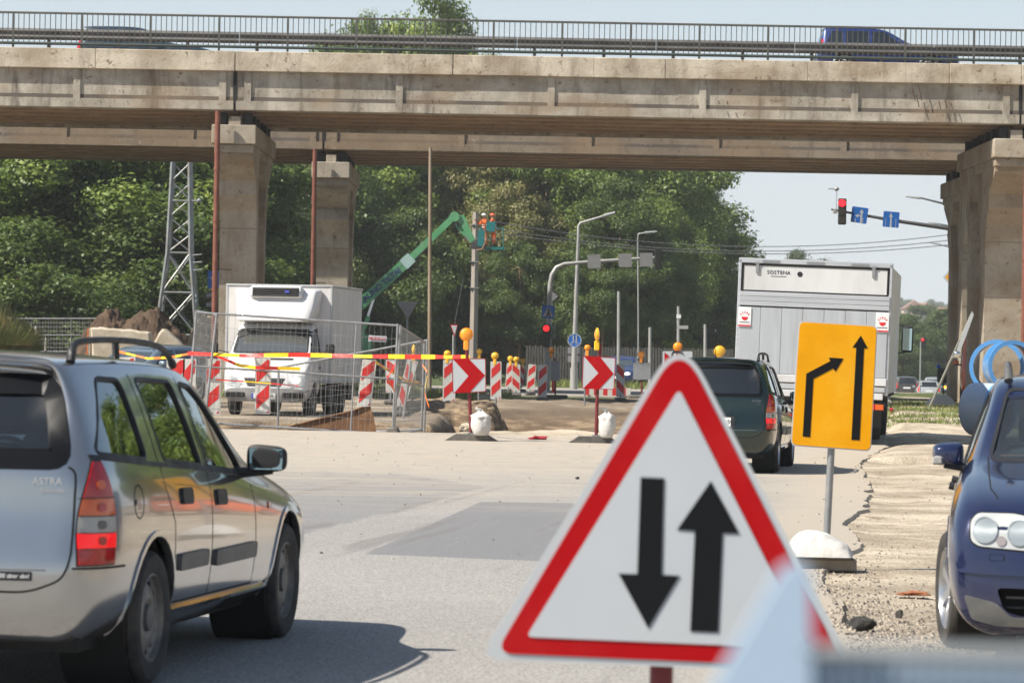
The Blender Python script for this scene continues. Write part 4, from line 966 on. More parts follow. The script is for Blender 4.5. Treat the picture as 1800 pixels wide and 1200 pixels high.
def grid_mesh(name, xs, ys, zf, m, kind='structure', smooth=True):
    X, Y = np.meshgrid(xs, ys); Z = zf(X, Y); nx, ny = len(xs), len(ys)
    co = np.stack([X, Y, Z], -1).reshape(-1, 3)
    me = bpy.data.meshes.new(name)
    i = np.arange((ny-1)*nx).reshape(ny-1, nx)[:, :-1].reshape(-1)
    q = np.stack([i, i+1, i+1+nx, i+nx], -1).astype(np.int32)
    me.vertices.add(len(co)); me.vertices.foreach_set('co', co.reshape(-1).astype(np.float32))
    me.loops.add(q.size); me.loops.foreach_set('vertex_index', q.reshape(-1)); me.polygons.add(len(q))
    me.polygons.foreach_set('loop_start', np.arange(0, q.size, 4, dtype=np.int32)); me.polygons.foreach_set('loop_total', np.full(len(q), 4, np.int32))
    me.polygons.foreach_set('use_smooth', np.full(len(q), smooth)); me.update(calc_edges=True); me.validate()
    return tag(link(name, me, m), kind=kind)

# ---- ground material: sand, gravel, soil in the pit, grass further off; all by place on the ground
def node_mat(name):
    m = bpy.data.materials.new(name); m.use_nodes = True; M[name] = m; return m, m.node_tree.nodes, m.node_tree.links
class NB:
    def __init__(s, m): s.N = m.node_tree.nodes; s.L = m.node_tree.links
    def tex(s): return s.N.new('ShaderNodeNewGeometry').outputs['Position']
    def noise(s, v, sc_, det=4, rough=.6, dist=0):
        n = s.N.new('ShaderNodeTexNoise'); n.inputs['Scale'].default_value = sc_; n.inputs['Detail'].default_value = det; n.inputs['Roughness'].default_value = rough; n.inputs['Distortion'].default_value = dist
        s.L.new(v, n.inputs['Vector']); return n.outputs['Fac']
    def voro(s, v, sc_):
        n = s.N.new('ShaderNodeTexVoronoi'); n.inputs['Scale'].default_value = sc_; s.L.new(v, n.inputs['Vector']); return n
    def mapr(s, f, a, b, c=0, d=1):
        n = s.N.new('ShaderNodeMapRange'); n.interpolation_type = 'SMOOTHSTEP'; n.inputs[1].default_value = a; n.inputs[2].default_value = b; n.inputs[3].default_value = c; n.inputs[4].default_value = d
        s.L.new(f, n.inputs[0]); return n.outputs[0]
    def math(s, op, a, b=None, c=None):
        n = s.N.new('ShaderNodeMath'); n.operation = op
        for k, v in enumerate((a, b, c)):
            if v is None: continue
            if isinstance(v, (int, float)): n.inputs[k].default_value = v
            else: s.L.new(v, n.inputs[k])
        return n.outputs[0]
    def mix(s, f, a, b):
        n = s.N.new('ShaderNodeMix'); n.data_type = 'RGBA'
        if isinstance(f, (int, float)): n.inputs[0].default_value = f
        else: s.L.new(f, n.inputs[0])
        for k, v in ((6, a), (7, b)):
            if isinstance(v, tuple): n.inputs[k].default_value = (*v, 1)
            else: s.L.new(v, n.inputs[k])
        return n.outputs[2]
    def scale(s, v, x, y, z):
        n = s.N.new('ShaderNodeVectorMath'); n.operation = 'MULTIPLY'; s.L.new(v, n.inputs[0]); n.inputs[1].default_value = (x, y, z); return n.outputs[0]
    def sep(s, v): n = s.N.new('ShaderNodeSeparateXYZ'); s.L.new(v, n.inputs[0]); return n.outputs
    def bump(s, h, st, dist=.02):
        n = s.N.new('ShaderNodeBump'); n.inputs['Strength'].default_value = st; n.inputs['Distance'].default_value = dist; s.L.new(h, n.inputs['Height']); return n.outputs[0]
m_, N_, L_ = node_mat('ground_mix'); nb = NB(m_); P_ = nb.tex(); sx, sy, sz = nb.sep(P_); B_ = N_['Principled BSDF']
n1 = nb.noise(P_, .35, 5); n2 = nb.noise(P_, 2.2, 6, .7); n3 = nb.noise(P_, 14, 5, .7); n4 = nb.noise(nb.scale(P_, .55, .9, 1), .8, 7, .68)
sand = nb.mix(nb.mapr(n4, .38, .62), (.33, .275, .205), (.57, .495, .385))
sand = nb.mix(nb.mapr(n2, .50, .68), sand, (.27, .21, .15)); sand = nb.mix(nb.math('MULTIPLY', nb.mapr(n3, .60, .72), .6), sand, (.20, .17, .14))
vg = nb.voro(P_, 26); grav = nb.mix(nb.mapr(vg.outputs['Color'], .3, .8), (.10, .085, .075), (.40, .36, .31))
gm_ = nb.math('MULTIPLY', nb.mapr(nb.math('ADD', sy, nb.math('MULTIPLY', n2, 5.0)), 26.5, 23.5), nb.mapr(n1, .36, .58))
gm_ = nb.math('MULTIPLY', gm_, .8); sand = nb.mix(gm_, sand, grav)
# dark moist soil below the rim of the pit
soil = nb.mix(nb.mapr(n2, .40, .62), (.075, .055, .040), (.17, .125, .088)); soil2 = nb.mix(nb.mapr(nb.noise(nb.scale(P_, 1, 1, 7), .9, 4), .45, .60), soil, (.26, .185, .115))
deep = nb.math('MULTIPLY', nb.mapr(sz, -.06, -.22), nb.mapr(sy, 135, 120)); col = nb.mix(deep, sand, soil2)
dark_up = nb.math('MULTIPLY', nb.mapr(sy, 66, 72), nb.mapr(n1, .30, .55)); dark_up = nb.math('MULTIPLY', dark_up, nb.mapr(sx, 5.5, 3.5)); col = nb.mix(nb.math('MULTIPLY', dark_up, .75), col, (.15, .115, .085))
gr = nb.mix(nb.mapr(n2, .4, .62), (.050, .075, .020), (.12, .14, .045))
so = N_.new('ShaderNodeAttribute'); so.attribute_name = 'soil'; lay = nb.mix(nb.mapr(nb.noise(nb.scale(P_, .8, .8, 6), 1.6, 5, .7), .42, .60), (.14, .098, .064), (.31, .235, .155)); col = nb.mix(nb.mapr(nb.math('ADD', so.outputs['Fac'], nb.math('MULTIPLY', nb.math('SUBTRACT', n2, .5), .5)), .35, .6), col, lay)
far = nb.math('MULTIPLY', nb.mapr(sy, 104, 112), nb.mapr(nb.noise(P_, .22, 4), .38, .50)); col = nb.mix(far, col, gr)
farp = nb.mapr(sy, 160, 200); col = nb.mix(farp, col, gr)
L_.new(col, B_.inputs['Base Color']); B_.inputs['Roughness'].default_value = .95; B_.inputs['Specular IOR Level'].default_value = .2
L_.new(nb.bump(nb.math('ADD', nb.math('MULTIPLY', n3, .5), nb.math('ADD', n2, nb.math('MULTIPLY', vg.outputs['Distance'], -.25))), .9, .05), B_.inputs['Normal'])
# ---- asphalt: worn pale, patches of newer surface, dust towards the pit, dark tyre streaks
m_, N_, L_ = node_mat('asphalt'); nb = NB(m_); P_ = nb.tex(); sx, sy, sz = nb.sep(P_); B_ = N_['Principled BSDF']
n1 = nb.noise(P_, .30, 5, .6); n2 = nb.noise(P_, 2.5, 6, .7); ng = nb.noise(P_, 62, 3, .85); rot = N_.new('ShaderNodeVectorRotate'); rot.rotation_type = 'Z_AXIS'; rot.inputs['Angle'].default_value = R(8.5); L_.new(P_, rot.inputs['Vector'])
streak = nb.noise(nb.scale(rot.outputs[0], 2.2, .13, 1), 1.0, 6, .68, .3); cross = nb.noise(nb.scale(P_, .16, .9, 1), 1.0, 6, .62, 1.2)
nm = nb.noise(P_, 9, 6, .75); vc = N_.new('ShaderNodeTexVoronoi'); vc.feature = 'DISTANCE_TO_EDGE'; vc.inputs['Scale'].default_value = .42; L_.new(nb.scale(P_, 1, .55, 1), vc.inputs['Vector'])
col = nb.mix(nb.mapr(n1, .35, .65), (.31, .293, .27), (.41, .388, .355)); col = nb.mix(nb.math('MULTIPLY', nb.mapr(nm, .52, .70), .40), col, (.20, .19, .18)); col = nb.mix(nb.math('MULTIPLY', nb.mapr(nb.math('ADD', vc.outputs['Distance'], nb.math('MULTIPLY', nm, .03)), .014, .009), nb.mapr(n1, .50, .58)), col, (.10, .095, .09))
col = nb.mix(nb.mapr(ng, .35, .68), nb.mix(.78, col, (.13, .125, .12)), nb.mix(.60, col, (.56, .54, .51)))
patch = N_.new('ShaderNodeAttribute'); patch.attribute_name = 'patch'; pc = nb.mix(nb.mapr(ng, .3, .7), (.150, .152, .158), (.245, .245, .25)); pc = nb.mix(nb.math('MULTIPLY', nb.mapr(streak, .50, .66), .45), pc, (.25, .245, .24))
pf = nb.mapr(nb.math('ADD', patch.outputs['Fac'], nb.math('MULTIPLY', nb.math('SUBTRACT', n2, .5), .07)), .45, .60); col = nb.mix(pf, col, pc)
col = nb.mix(nb.math('MULTIPLY', nb.mapr(streak, .56, .66), .45), col, (.13, .12, .115)); col = nb.mix(nb.math('MULTIPLY', nb.mapr(cross, .60, .68), nb.mapr(sy, 22, 30, 0, .30)), col, (.17, .165, .16))
dust = nb.math('MULTIPLY', nb.mapr(nb.math('ADD', sy, nb.math('MULTIPLY', cross, 30)), 44, 64), nb.mapr(n2, .25, .55)); dust = nb.math('MULTIPLY', dust, nb.mapr(sy, 75, 62, .35, 1)); col = nb.mix(nb.math('MULTIPLY', dust, .85), col, (.46, .40, .32))
ed = N_.new('ShaderNodeAttribute'); ed.attribute_name = 'edge'; ef = nb.math('MULTIPLY', nb.mapr(nb.math('ADD', ed.outputs['Fac'], nb.math('MULTIPLY', n2, .5)), .75, 1.1), .75); col = nb.mix(ef, col, (.44, .38, .30))
L_.new(col, B_.inputs['Base Color']); B_.inputs['Roughness'].default_value = .85; B_.inputs['Specular IOR Level'].default_value = .35
L_.new(nb.bump(nb.math('ADD', ng, n2), .5, .01), B_.inputs['Normal'])

xs = np.unique(np.concatenate([np.linspace(-900, -60, 22), np.linspace(-60, -14, 40), np.linspace(-14, -7, 40), np.linspace(-7, 12, 240), np.linspace(12, 22, 40), np.linspace(22, 70, 30), np.linspace(70, 1300, 24)]))
ys = np.unique(np.concatenate([np.linspace(-30, 12, 12), np.linspace(12, 60, 220), np.linspace(60, 108, 240), np.linspace(108, 160, 60), np.linspace(160, 420, 40), np.linspace(420, 3200, 24)]))
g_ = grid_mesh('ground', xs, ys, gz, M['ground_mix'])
X_, Y_ = np.meshgrid(xs, ys); sl = np.maximum(pit_mask(X_, Y_-.35), sstep(75, 77, Y_)*(1-sstep(86, 92, Y_))*sstep(-3.2, -2.4, X_)*(1-sstep(0, .8, X_))*(.55+1.6*np.abs(fbm(X_, Y_, .8, 3))))
g_.data.attributes.new('soil', 'FLOAT', 'POINT').data.foreach_set('value', sl.reshape(-1).astype(np.float32))
def strip_sheet(name, ys, xl, xr, n, zoff, m, thick=.05, attrs=None):
    """sheet between two edge curves, lying a little above the ground with a broken side"""
    ys = np.asarray(ys); t = np.linspace(0, 1, n); vs = []; XL = xl(ys); XR = xr(ys)
    X = XL[:, None]*(1-t)+XR[:, None]*t; Y = np.repeat(ys[:, None], n, 1); Z = base_z(X, Y)+zoff
    co = np.stack([X, Y, Z], -1).reshape(-1, 3).tolist(); ny = len(ys); fs = []
    for j in range(ny-1):
        for i in range(n-1): a = j*n+i; fs.append((a, a+1, a+1+n, a+n))
    b = len(co)
    for j in range(ny): co.append([X[j, -1]+.03, Y[j, -1], Z[j, -1]-thick])
    for j in range(ny-1): fs.append((j*n+n-1, b+j, b+j+1, (j+1)*n+n-1))
    b = len(co)
    for j in range(ny): co.append([X[j, 0]-.03, Y[j, 0], Z[j, 0]-thick])
    for j in range(ny-1): fs.append((b+j, j*n, (j+1)*n, b+j+1))
    for jj in (0, ny-1):
        b = len(co)
        for i in range(n): co.append([X[jj, i], Y[jj, i], Z[jj, i]-thick])
        for i in range(n-1): fs.append((b+i, b+i+1, jj*n+i+1, jj*n+i))
    me = bpy.data.meshes.new(name); me.from_pydata(co, [], fs); me.update()
    if attrs:
        for an, fn in attrs.items():
            at = me.attributes.new(an, 'FLOAT', 'POINT'); c = np.array(co); at.data.foreach_set('value', fn(c[:, 0], c[:, 1]).astype(np.float32))
    return tag(link(name, me, m), kind='structure')
def base_z(x, y): return -1.6*sstep(140, 250, y)+sstep(350, 900, y)*.5+sstep(2, 6, x-edge_x(y)-1.5)*0
# darker patches in the asphalt: a long tapering one on the left and a diamond one in the lane
def poly_field(poly):
    P = [(G(*p).x, G(*p).y) for p in poly]
    def f(x, y):
        d = np.full(np.shape(x), 1e9); A = sum(P[i-1][0]*P[i][1]-P[i][0]*P[i-1][1] for i in range(len(P))); sg = 1 if A > 0 else -1
        for i in range(len(P)):
            x1, y1 = P[i-1]; x2, y2 = P[i]; l = math.hypot(x2-x1, y2-y1); d = np.minimum(d, sg*((x2-x1)*(y-y1)-(y2-y1)*(x-x1))/l)
        return d
    return f
p1 = poly_field([(640, 980), (845, 886), (1080, 890), (1040, 996)]); p2 = poly_field([(420, 975), (860, 860), (700, 835), (300, 830)])
def patch_attr(x, y): return np.clip(.5+np.maximum(p1(x, y)*6, np.minimum(p2(x, y)*3, .045)), 0, 1)
def edge_attr(x, y): return np.clip(1.12-(edge_x(y)-x)/1.9, 0, 1)*(y > 14)
strip_sheet('road', np.concatenate([np.linspace(-20, 14, 12), np.linspace(14.2, 60.9, 420)]), lambda y: np.full(len(y), -14.0)+0*y, lambda y: np.where(y < 60, edge_x(y), edge_x(y)), 190, .028, M['asphalt'], .06, {'patch': patch_attr, 'edge': edge_attr})
strip_sheet('far_road', np.concatenate([np.linspace(60.9, 130, 120), np.linspace(132, 600, 50)]), lambda y: edge_x(y)-np.interp(y, [60, 72, 100, 600], [2.9, 3.6, 6.5, 9]), lambda y: edge_x(y), 14, .028, M['asphalt'], .05, {'patch': lambda x, y: x*0, 'edge': lambda x, y: x*0+.3})
strip_sheet('side_road', np.linspace(113, 138, 30), lambda y: y*0-14, lambda y: y*0+9.0, 20, .035, M['asphalt'], .05, {'patch': lambda x, y: x*0, 'edge': lambda x, y: x*0+.4})

# ================================================================== viaduct
def concrete(name, c1, c2, streak_c, amt=.6):
    m, N, L = node_mat(name); nb = NB(m); B = N['Principled BSDF']; P = nb.tex()
    a = nb.noise(P, .9, 6, .65); s = nb.noise(nb.scale(P, 1.7, 1.7, .30), 1.0, 6, .68, .5); g = nb.noise(P, 16, 5, .75); big = nb.noise(nb.scale(P, .35, .35, .8), 1.0, 3)
    col = nb.mix(nb.mapr(a, .35, .65), c1, c2); col = nb.mix(nb.math('MULTIPLY', nb.mapr(s, .47, .74), amt), col, streak_c)
    col = nb.mix(nb.math('MULTIPLY', nb.mapr(big, .46, .64), .55), col, (.27, .19, .115)); col = nb.mix(nb.math('MULTIPLY', nb.mapr(g, .58, .70), .6), col, (.13, .10, .075)); spot = nb.noise(P, 4.5, 4, .8); col = nb.mix(nb.math('MULTIPLY', nb.mapr(spot, .58, .68), .75), col, (.12, .08, .05)); col = nb.mix(nb.math('MULTIPLY', nb.mapr(spot, .36, .30), .5), col, (.56, .50, .41))
    L.new(col, B.inputs['Base Color']); B.inputs['Roughness'].default_value = .9; B.inputs['Specular IOR Level'].default_value = .25
    L.new(nb.bump(nb.math('ADD', a, g), .6, .03), B.inputs['Normal']); return m
concrete('bridge_concrete', (.33, .295, .24), (.51, .465, .39), (.115, .095, .075), .95)
concrete('cornice_concrete', (.43, .37, .285), (.62, .55, .44), (.21, .165, .12), .8)
concrete('pier_concrete', (.33, .285, .225), (.43, .38, .305), (.19, .16, .12), .6)
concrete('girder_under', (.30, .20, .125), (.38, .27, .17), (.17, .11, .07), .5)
concrete('girder_far_shaded', (.20, .16, .12), (.28, .23, .17), (.13, .10, .075), .7)  # dirt brown, darkened to put the second viaduct's shade into its colour
concrete('dark_band', (.11, .095, .08), (.15, .13, .11), (.12, .10, .08), .6)
mat('rail_paint', (.085, .095, .085), .55, metal=.3, col2=(.13, .12, .10), scale=2, dirt=(.16, .10, .06), dirt_amt=.3)
mat('galvanised', (.28, .285, .28), .5, metal=.45, col2=(.20, .20, .19), scale=3)
mat('guard_steel', (.17, .165, .155), .55, metal=.4, col2=(.12, .115, .11), scale=2)
mat('rubber', (.015, .015, .015), .8)
mat('rebar', (.09, .05, .035), .9); mat('rust_pipe', (.17, .055, .035), .65, col2=(.23, .085, .055), scale=3, dirt=(.10, .04, .03), dirt_amt=.5)
Z_BOT, Z_TOPG, Z_COR, Z_DECK = 8.20, 9.31, 9.88, 9.62
def girder(y0, web_mat, x0, x1, edge, parent, off, ribs=()):
    """bulb T girder along X; the outer face at y0 when edge"""
    s = 1; g = MB()
    prof = [(0.02, Z_BOT), (.0, Z_BOT+.02), (.0, Z_BOT+.27), (.05, Z_BOT+.275), (.05, Z_TOPG-.02), (.0, Z_TOPG), (.0, Z_TOPG+.10), (.62, Z_TOPG+.10), (.62, Z_TOPG), (.49, Z_TOPG-.12), (.49, Z_BOT+.40), (.62, Z_BOT+.27), (.62, Z_BOT+.02), (.60, Z_BOT)]
    g.prism([(y+y0, z) for y, z in prof], 'yz', x0, x1)
    o = g.build('girder', web_mat, parent, off, angle=20)
    if edge:
        b = MB(); e = .004
        b.add([(x0, y0+.044, Z_BOT+.277), (x1, y0+.044, Z_BOT+.277), (x1, y0+.046, Z_BOT+.385), (x0, y0+.046, Z_BOT+.385)], [(0, 1, 2, 3)])
        b.build('dark_strip', M['dark_band'], o, angle=0)  # dark strip along the web just above the bottom flange
        for rx in ribs:
            MB().prism([(y0-.003, Z_BOT+.02), (y0-.003, Z_TOPG), (y0+.2, Z_TOPG), (y0+.2, Z_BOT+.02)], 'yz', rx-.10, rx+.10).build('web_rib', web_mat, o, angle=0)
    return o
def viaduct(y0, depth, label, xj, shift):
    root = thing('viaduct', label, 'bridge', (0, y0, Z_BOT)); off = (0, -y0, -Z_BOT)
    spans = list(zip([-42]+xj, xj+[44])); ng = 6
    for k, (a, b) in enumerate(spans):
        for i in range(ng):
            yy = y0+.12+i*(depth-.86)/(ng-1)
            rb = [a_ for a_ in np.arange(xj[0]+.36, 44, 4.32) if a+.3 < a_ < b-.3] if i == 0 else []
            if i == 0 and k == 0: rb = [xj[0]-.35, xj[0]-4.5, xj[0]-8.8, xj[0]-13.1, xj[0]-17.4]
            girder(yy, (M['bridge_concrete'] if shift == 0 else M['girder_far_shaded']) if i in (0, ng-1) else M['girder_under'], a+.035, b-.035, i in (0,), root, off, rb)
    MB().box((1, y0+depth/2, (Z_TOPG+.10+Z_DECK)/2), (86, depth-.1, Z_DECK-Z_TOPG-.10)).build('deck_slab', M['girder_under'], root, off)
    MB().box((1, y0+depth/2, Z_DECK+.03), (86, depth-2.2, .06)).build('carriageway', M['asphalt_deck'], root, off)
    # cornice blocks
    js = [WX(168, 110, 97), WX(413, 110, 97), WX(797, 110, 97), WX(1045, 110, 97), WX(1170, 110, 97), WX(1421, 110, 97), WX(1670, 110, 97), WX(1796, 110, 97)]
    xs_ = [-42, -31, -24, -18]+js+[19, 25, 33, 44]
    for yy, w in ((y0-.02, .32), (y0+depth-.30, .32)):
        for a, b in zip(xs_[:-1], xs_[1:]):
            g_ = .035 if a in (js[1],) else .006
            dz = random.uniform(-.006, .006)
            MB().bbox(((a+b)/2, yy+w/2+random.uniform(-.006, .006), (Z_TOPG+Z_COR)/2+dz), (b-a-g_, w, Z_COR-Z_TOPG), .015).build('cornice_block', M['cornice_concrete'], root, off)
    for sxp in xj:
        MB().box((sxp, y0+.35, (Z_BOT+Z_COR)/2), (.10, .4, Z_COR-Z_BOT-.1)).build('expansion_joint', M['rubber'], root, off)
    if shift == 0:
        for px, py, l in ((1606, 164, .45), (1617, 160, .55), (1613, 176, .4), (1652, 184, .25), (1663, 183, .28), (1673, 186, .2), (1264, 180, .12), (1279, 181, .12), (760, 178, .12), (772, 177, .12)):
            q = W(px, py, y0-.01); MB().tube([(q.x-l*.12, y0-.012, q.z+l*.4), (q.x+l*.12, y0-.02, q.z-l*.5)], .014, 5).build('bare_rebar', M['rebar'], root, off)
    return root
mat('asphalt_deck', (.06, .06, .06), .9)
XJ = [WX(413, 110, 97), WX(1797, 110, 97)]
viaduct(97.0, 9.6, 'near concrete viaduct with steel railing crossing above the whole street', XJ, 0)
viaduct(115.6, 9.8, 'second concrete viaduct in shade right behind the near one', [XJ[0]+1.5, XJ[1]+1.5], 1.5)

def railing(y):
    root = thing('bridge_railing', 'long grey green bar railing along the near viaduct edge', 'railing', (0, y, Z_COR)); off = (0, -y, -Z_COR)
    zt = WZ(900, 35, 97); x0, x1 = -16.5, 16.5
    MB().bbox((0, y, zt-.03), (33, .07, .06), .01).build('top_rail', M['rail_paint'], root, off)
    MB().box((0, y, Z_COR+.10), (33, .04, .035)).build('bottom_rail', M['rail_paint'], root, off)
    MB().cyl((-16.5, y-.10, WZ(900, 91, 97)), (16.5, y-.10, WZ(900, 91, 97)), .042, n=8).build('cable_pipe', M['rail_paint2'], root, off)
    bm_ = MB().box((0, 0, (zt-.06-Z_COR-.115)/2), (.022, .022, zt-.06-Z_COR-.115)).mesh('baluster', 0)
    pm_ = MB().box((0, 0, (zt-Z_COR-.05)/2), (.06, .07, zt-Z_COR-.05)).mesh('post', 0)
    sp = 1.953; step = sp/13; x = -16.3
    k = 0
    while x < 16.4:
        if k % 13 == 0: link('post', pm_, M['rail_paint'], root, (x, 0, .0))
        else: link('baluster', bm_, M['rail_paint'], root, (x, 0, .115))
        x += step; k += 1
    for px in (55, 225, 345, 470, 590, 750, 890, 1010, 1130, 1250, 1370, 1500, 1620, 1735):
        MB().box((WX(px, 90, 97), y-.07, WZ(900, 91, 97)), (.10, .10, .06)).build('pipe_clamp', M['rail_paint2'], root, off)
mat('rail_paint2', (.035, .055, .048), .5, col2=(.06, .07, .06), scale=3)
railing(97.12)
def guardrail(y):
    root = thing('guardrail', 'weathered steel crash barrier behind the viaduct railing', 'guardrail', (0, y, Z_DECK)); off = (0, -y, -Z_DECK)
    zc = WZ(900, 75, y); prof = []
    for k, (dy, dz) in enumerate([(0, -.165), (-.04, -.15), (-.08, -.10), (-.08, -.065), (-.03, -.02), (-.03, .02), (-.08, .065), (-.08, .10), (-.04, .15), (0, .165)]): prof.append((y+dy, zc+dz))
    prof2 = prof+[(a+.006, b) for a, b in prof[::-1]]
    x = -20.0
    while x < 20: MB().prism(prof2, 'yz', x, x+3.99).build('beam', M['guard_steel'], root, off, angle=50); x += 4
    x = -19.5
    while x < 20: MB().box((x, y+.09, (zc+.1+Z_DECK)/2), (.09, .12, zc+.1-Z_DECK)).build('post', M['guard_steel'], root, off); x += 2.0
guardrail(98.3)

def pier(xc, y0, depth, w, label, flip=1, group='piers of the two viaducts', pipe=True):
    root = thing('bridge_pier', label, 'pier', (xc, y0, 0), 0, group); c = M['pier_concrete']
    ztop = Z_BOT-.42; zc = ztop-.55
    # cap beam
    MB().bbox((0, depth/2, ztop-.27), (w+.20, depth+.5, .54), .02).build('cap_beam', c, root)
    MB().bbox((0, depth/2, zc-.11), (w+.06, depth+.15, .24), .02).build('cap_step', c, root)
    # hammerhead: a short shaft that flares out under the long cap; thicker edge ribs on a thinner web
    yc = depth/2; hb = 1.9; ho = depth/2-.12; z0 = zc-.22
    def prof(dx): return [(ho-dx, z0), (ho-dx, z0-.14), (ho-dx-.55, z0-.42), (ho-dx-1.25, z0-.74), (hb-dx+.55, z0-1.12), (hb-dx+.12, z0-1.62), (hb-dx, z0-2.1), (hb-dx, -.9)]
    out = prof(0); inn = prof(.78); inn[0] = (out[0][0]-2.6, z0); inn[1] = (out[0][0]-2.6, z0-.3); inn[2] = (hb-.3, z0-.8); inn[3] = (hb-.55, z0-1.2); inn[4] = (hb-.70, z0-1.6)
    for sg in (-1, 1): MB().prism([(yc+sg*a, z) for a, z in out]+[(yc+sg*a, z) for a, z in inn[::-1]], 'yz', -w/2, w/2).build('column', c, root, angle=25)
    MB().prism([(yc-a+.06, z) for a, z in out]+[(yc+a-.06, z) for a, z in out[::-1]], 'yz', -w*.30, w*.30).build('web_wall', c, root, angle=25)
    for z in (3.3, z0-2.1):
        for sg in (-1, 1): MB().box((0, yc+sg*(hb-.02), z), (w+.010, .05, .02)).build('seam', M['dark_band'], root)
    # bearings and pads below each girder
    for i in range(6):
        yy = .12+i*(depth-.66)/5+.21
        for dx in (-.36, .36):
            MB().bbox((dx, yy, ztop+.19), (.26, .40, .36), .02).build('bearing', M['rubber'], root)
        MB().bbox((.0, yy-.25, ztop+.13), (.34, .16, .26), .01).build('pad', c, root)
    return root
PXC = lambda px, d, side=0: (px-903.6)*d/6000.0+side
pier(PXC(418.5, 99.1), 97.25, 7.6, 1.06, 'flared concrete pier with stained face behind the white van, nearest one left of the lane')
pier(PXC(585, 117.6), 115.8, 7.2, 1.08, 'plain square concrete pier under the second viaduct between red drainpipe and boom')
pier(PXC(1733, 99.1)+.58, 97.25, 7.6, 1.16, 'large flared concrete pier with dark water stain behind the blue pipes')
pier(PXC(1668, 121.4)+.54, 115.8, 7.2, 1.08, 'narrow shaded concrete pier beside the sky, just left of the large stained pier')
for px, pt, pb, d, lab in ((374, 195, 700, 96.7, 'rust red drainpipe down the left side of the flared pier'), (546, 262, 700, 115.2, 'dark red drainpipe beside the plain square pier'), (1797, 290, 720, 96.9, 'rust red drainpipe at the right side of the large stained pier')):
    a = W(px, pb, d); t = W(px-3, pt, d); root = thing('drainpipe', lab, 'drainpipe', (a.x, a.y, 0))
    h = t.z; MB().cyl((0, 0, -.5), (0, 0, h), .078, n=14).build('pipe', M['rust_pipe'], root)
    for z in (h*.38, h*.62, h*.80): MB().cyl((0, 0, z-.05), (0, 0, z+.05), .092, n=14).build('pipe_collar', M['rust_pipe'], root)
    MB().tube([(.0, .05, h*.45), (.45, .25, h*.45)], .015, 6).build('bracket', M['steel_dark'], root)
# ================================================================== vegetation
def leaf_mat(name, c1, c2, c3, trans=.34):
    m, N, L = node_mat(name); nb = NB(m); B = N['Principled BSDF']; P = nb.tex()
    a = nb.noise(P, .55, 3); at = N.new('ShaderNodeAttribute'); at.attribute_name = 'tone'
    col = nb.mix(nb.mapr(at.outputs['Fac'], 0, 1), c1, c2); col = nb.mix(nb.mapr(a, .50, .68), col, c3)
    L.new(col, B.inputs['Base Color']); B.inputs['Roughness'].default_value = .48; B.inputs['Specular IOR Level'].default_value = .45
    tr = N.new('ShaderNodeBsdfTranslucent'); L.new(nb.mix(.5, col, (.14, .20, .02)), tr.inputs[0]); mx = N.new('ShaderNodeMixShader'); mx.inputs[0].default_value = trans
    L.new(B.outputs[0], mx.inputs[1]); L.new(tr.outputs[0], mx.inputs[2]); L.new(mx.outputs[0], N['Material Output'].inputs[0]); return m
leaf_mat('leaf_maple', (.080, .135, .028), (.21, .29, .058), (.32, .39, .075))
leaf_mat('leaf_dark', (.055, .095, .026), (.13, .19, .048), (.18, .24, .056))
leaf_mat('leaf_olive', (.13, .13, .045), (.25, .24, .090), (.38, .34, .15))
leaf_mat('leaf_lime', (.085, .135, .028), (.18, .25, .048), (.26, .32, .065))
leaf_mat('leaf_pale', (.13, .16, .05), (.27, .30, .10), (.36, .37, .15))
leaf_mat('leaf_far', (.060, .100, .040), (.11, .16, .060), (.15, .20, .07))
mat('bark', (.10, .07, .048), .9, col2=(.17, .12, .08), scale=6, bump=.5, stretch=(1, 1, .2))
mat('bark_pine', (.11, .065, .04), .9, col2=(.17, .10, .065), scale=5, bump=.4, stretch=(1, 1, .2))
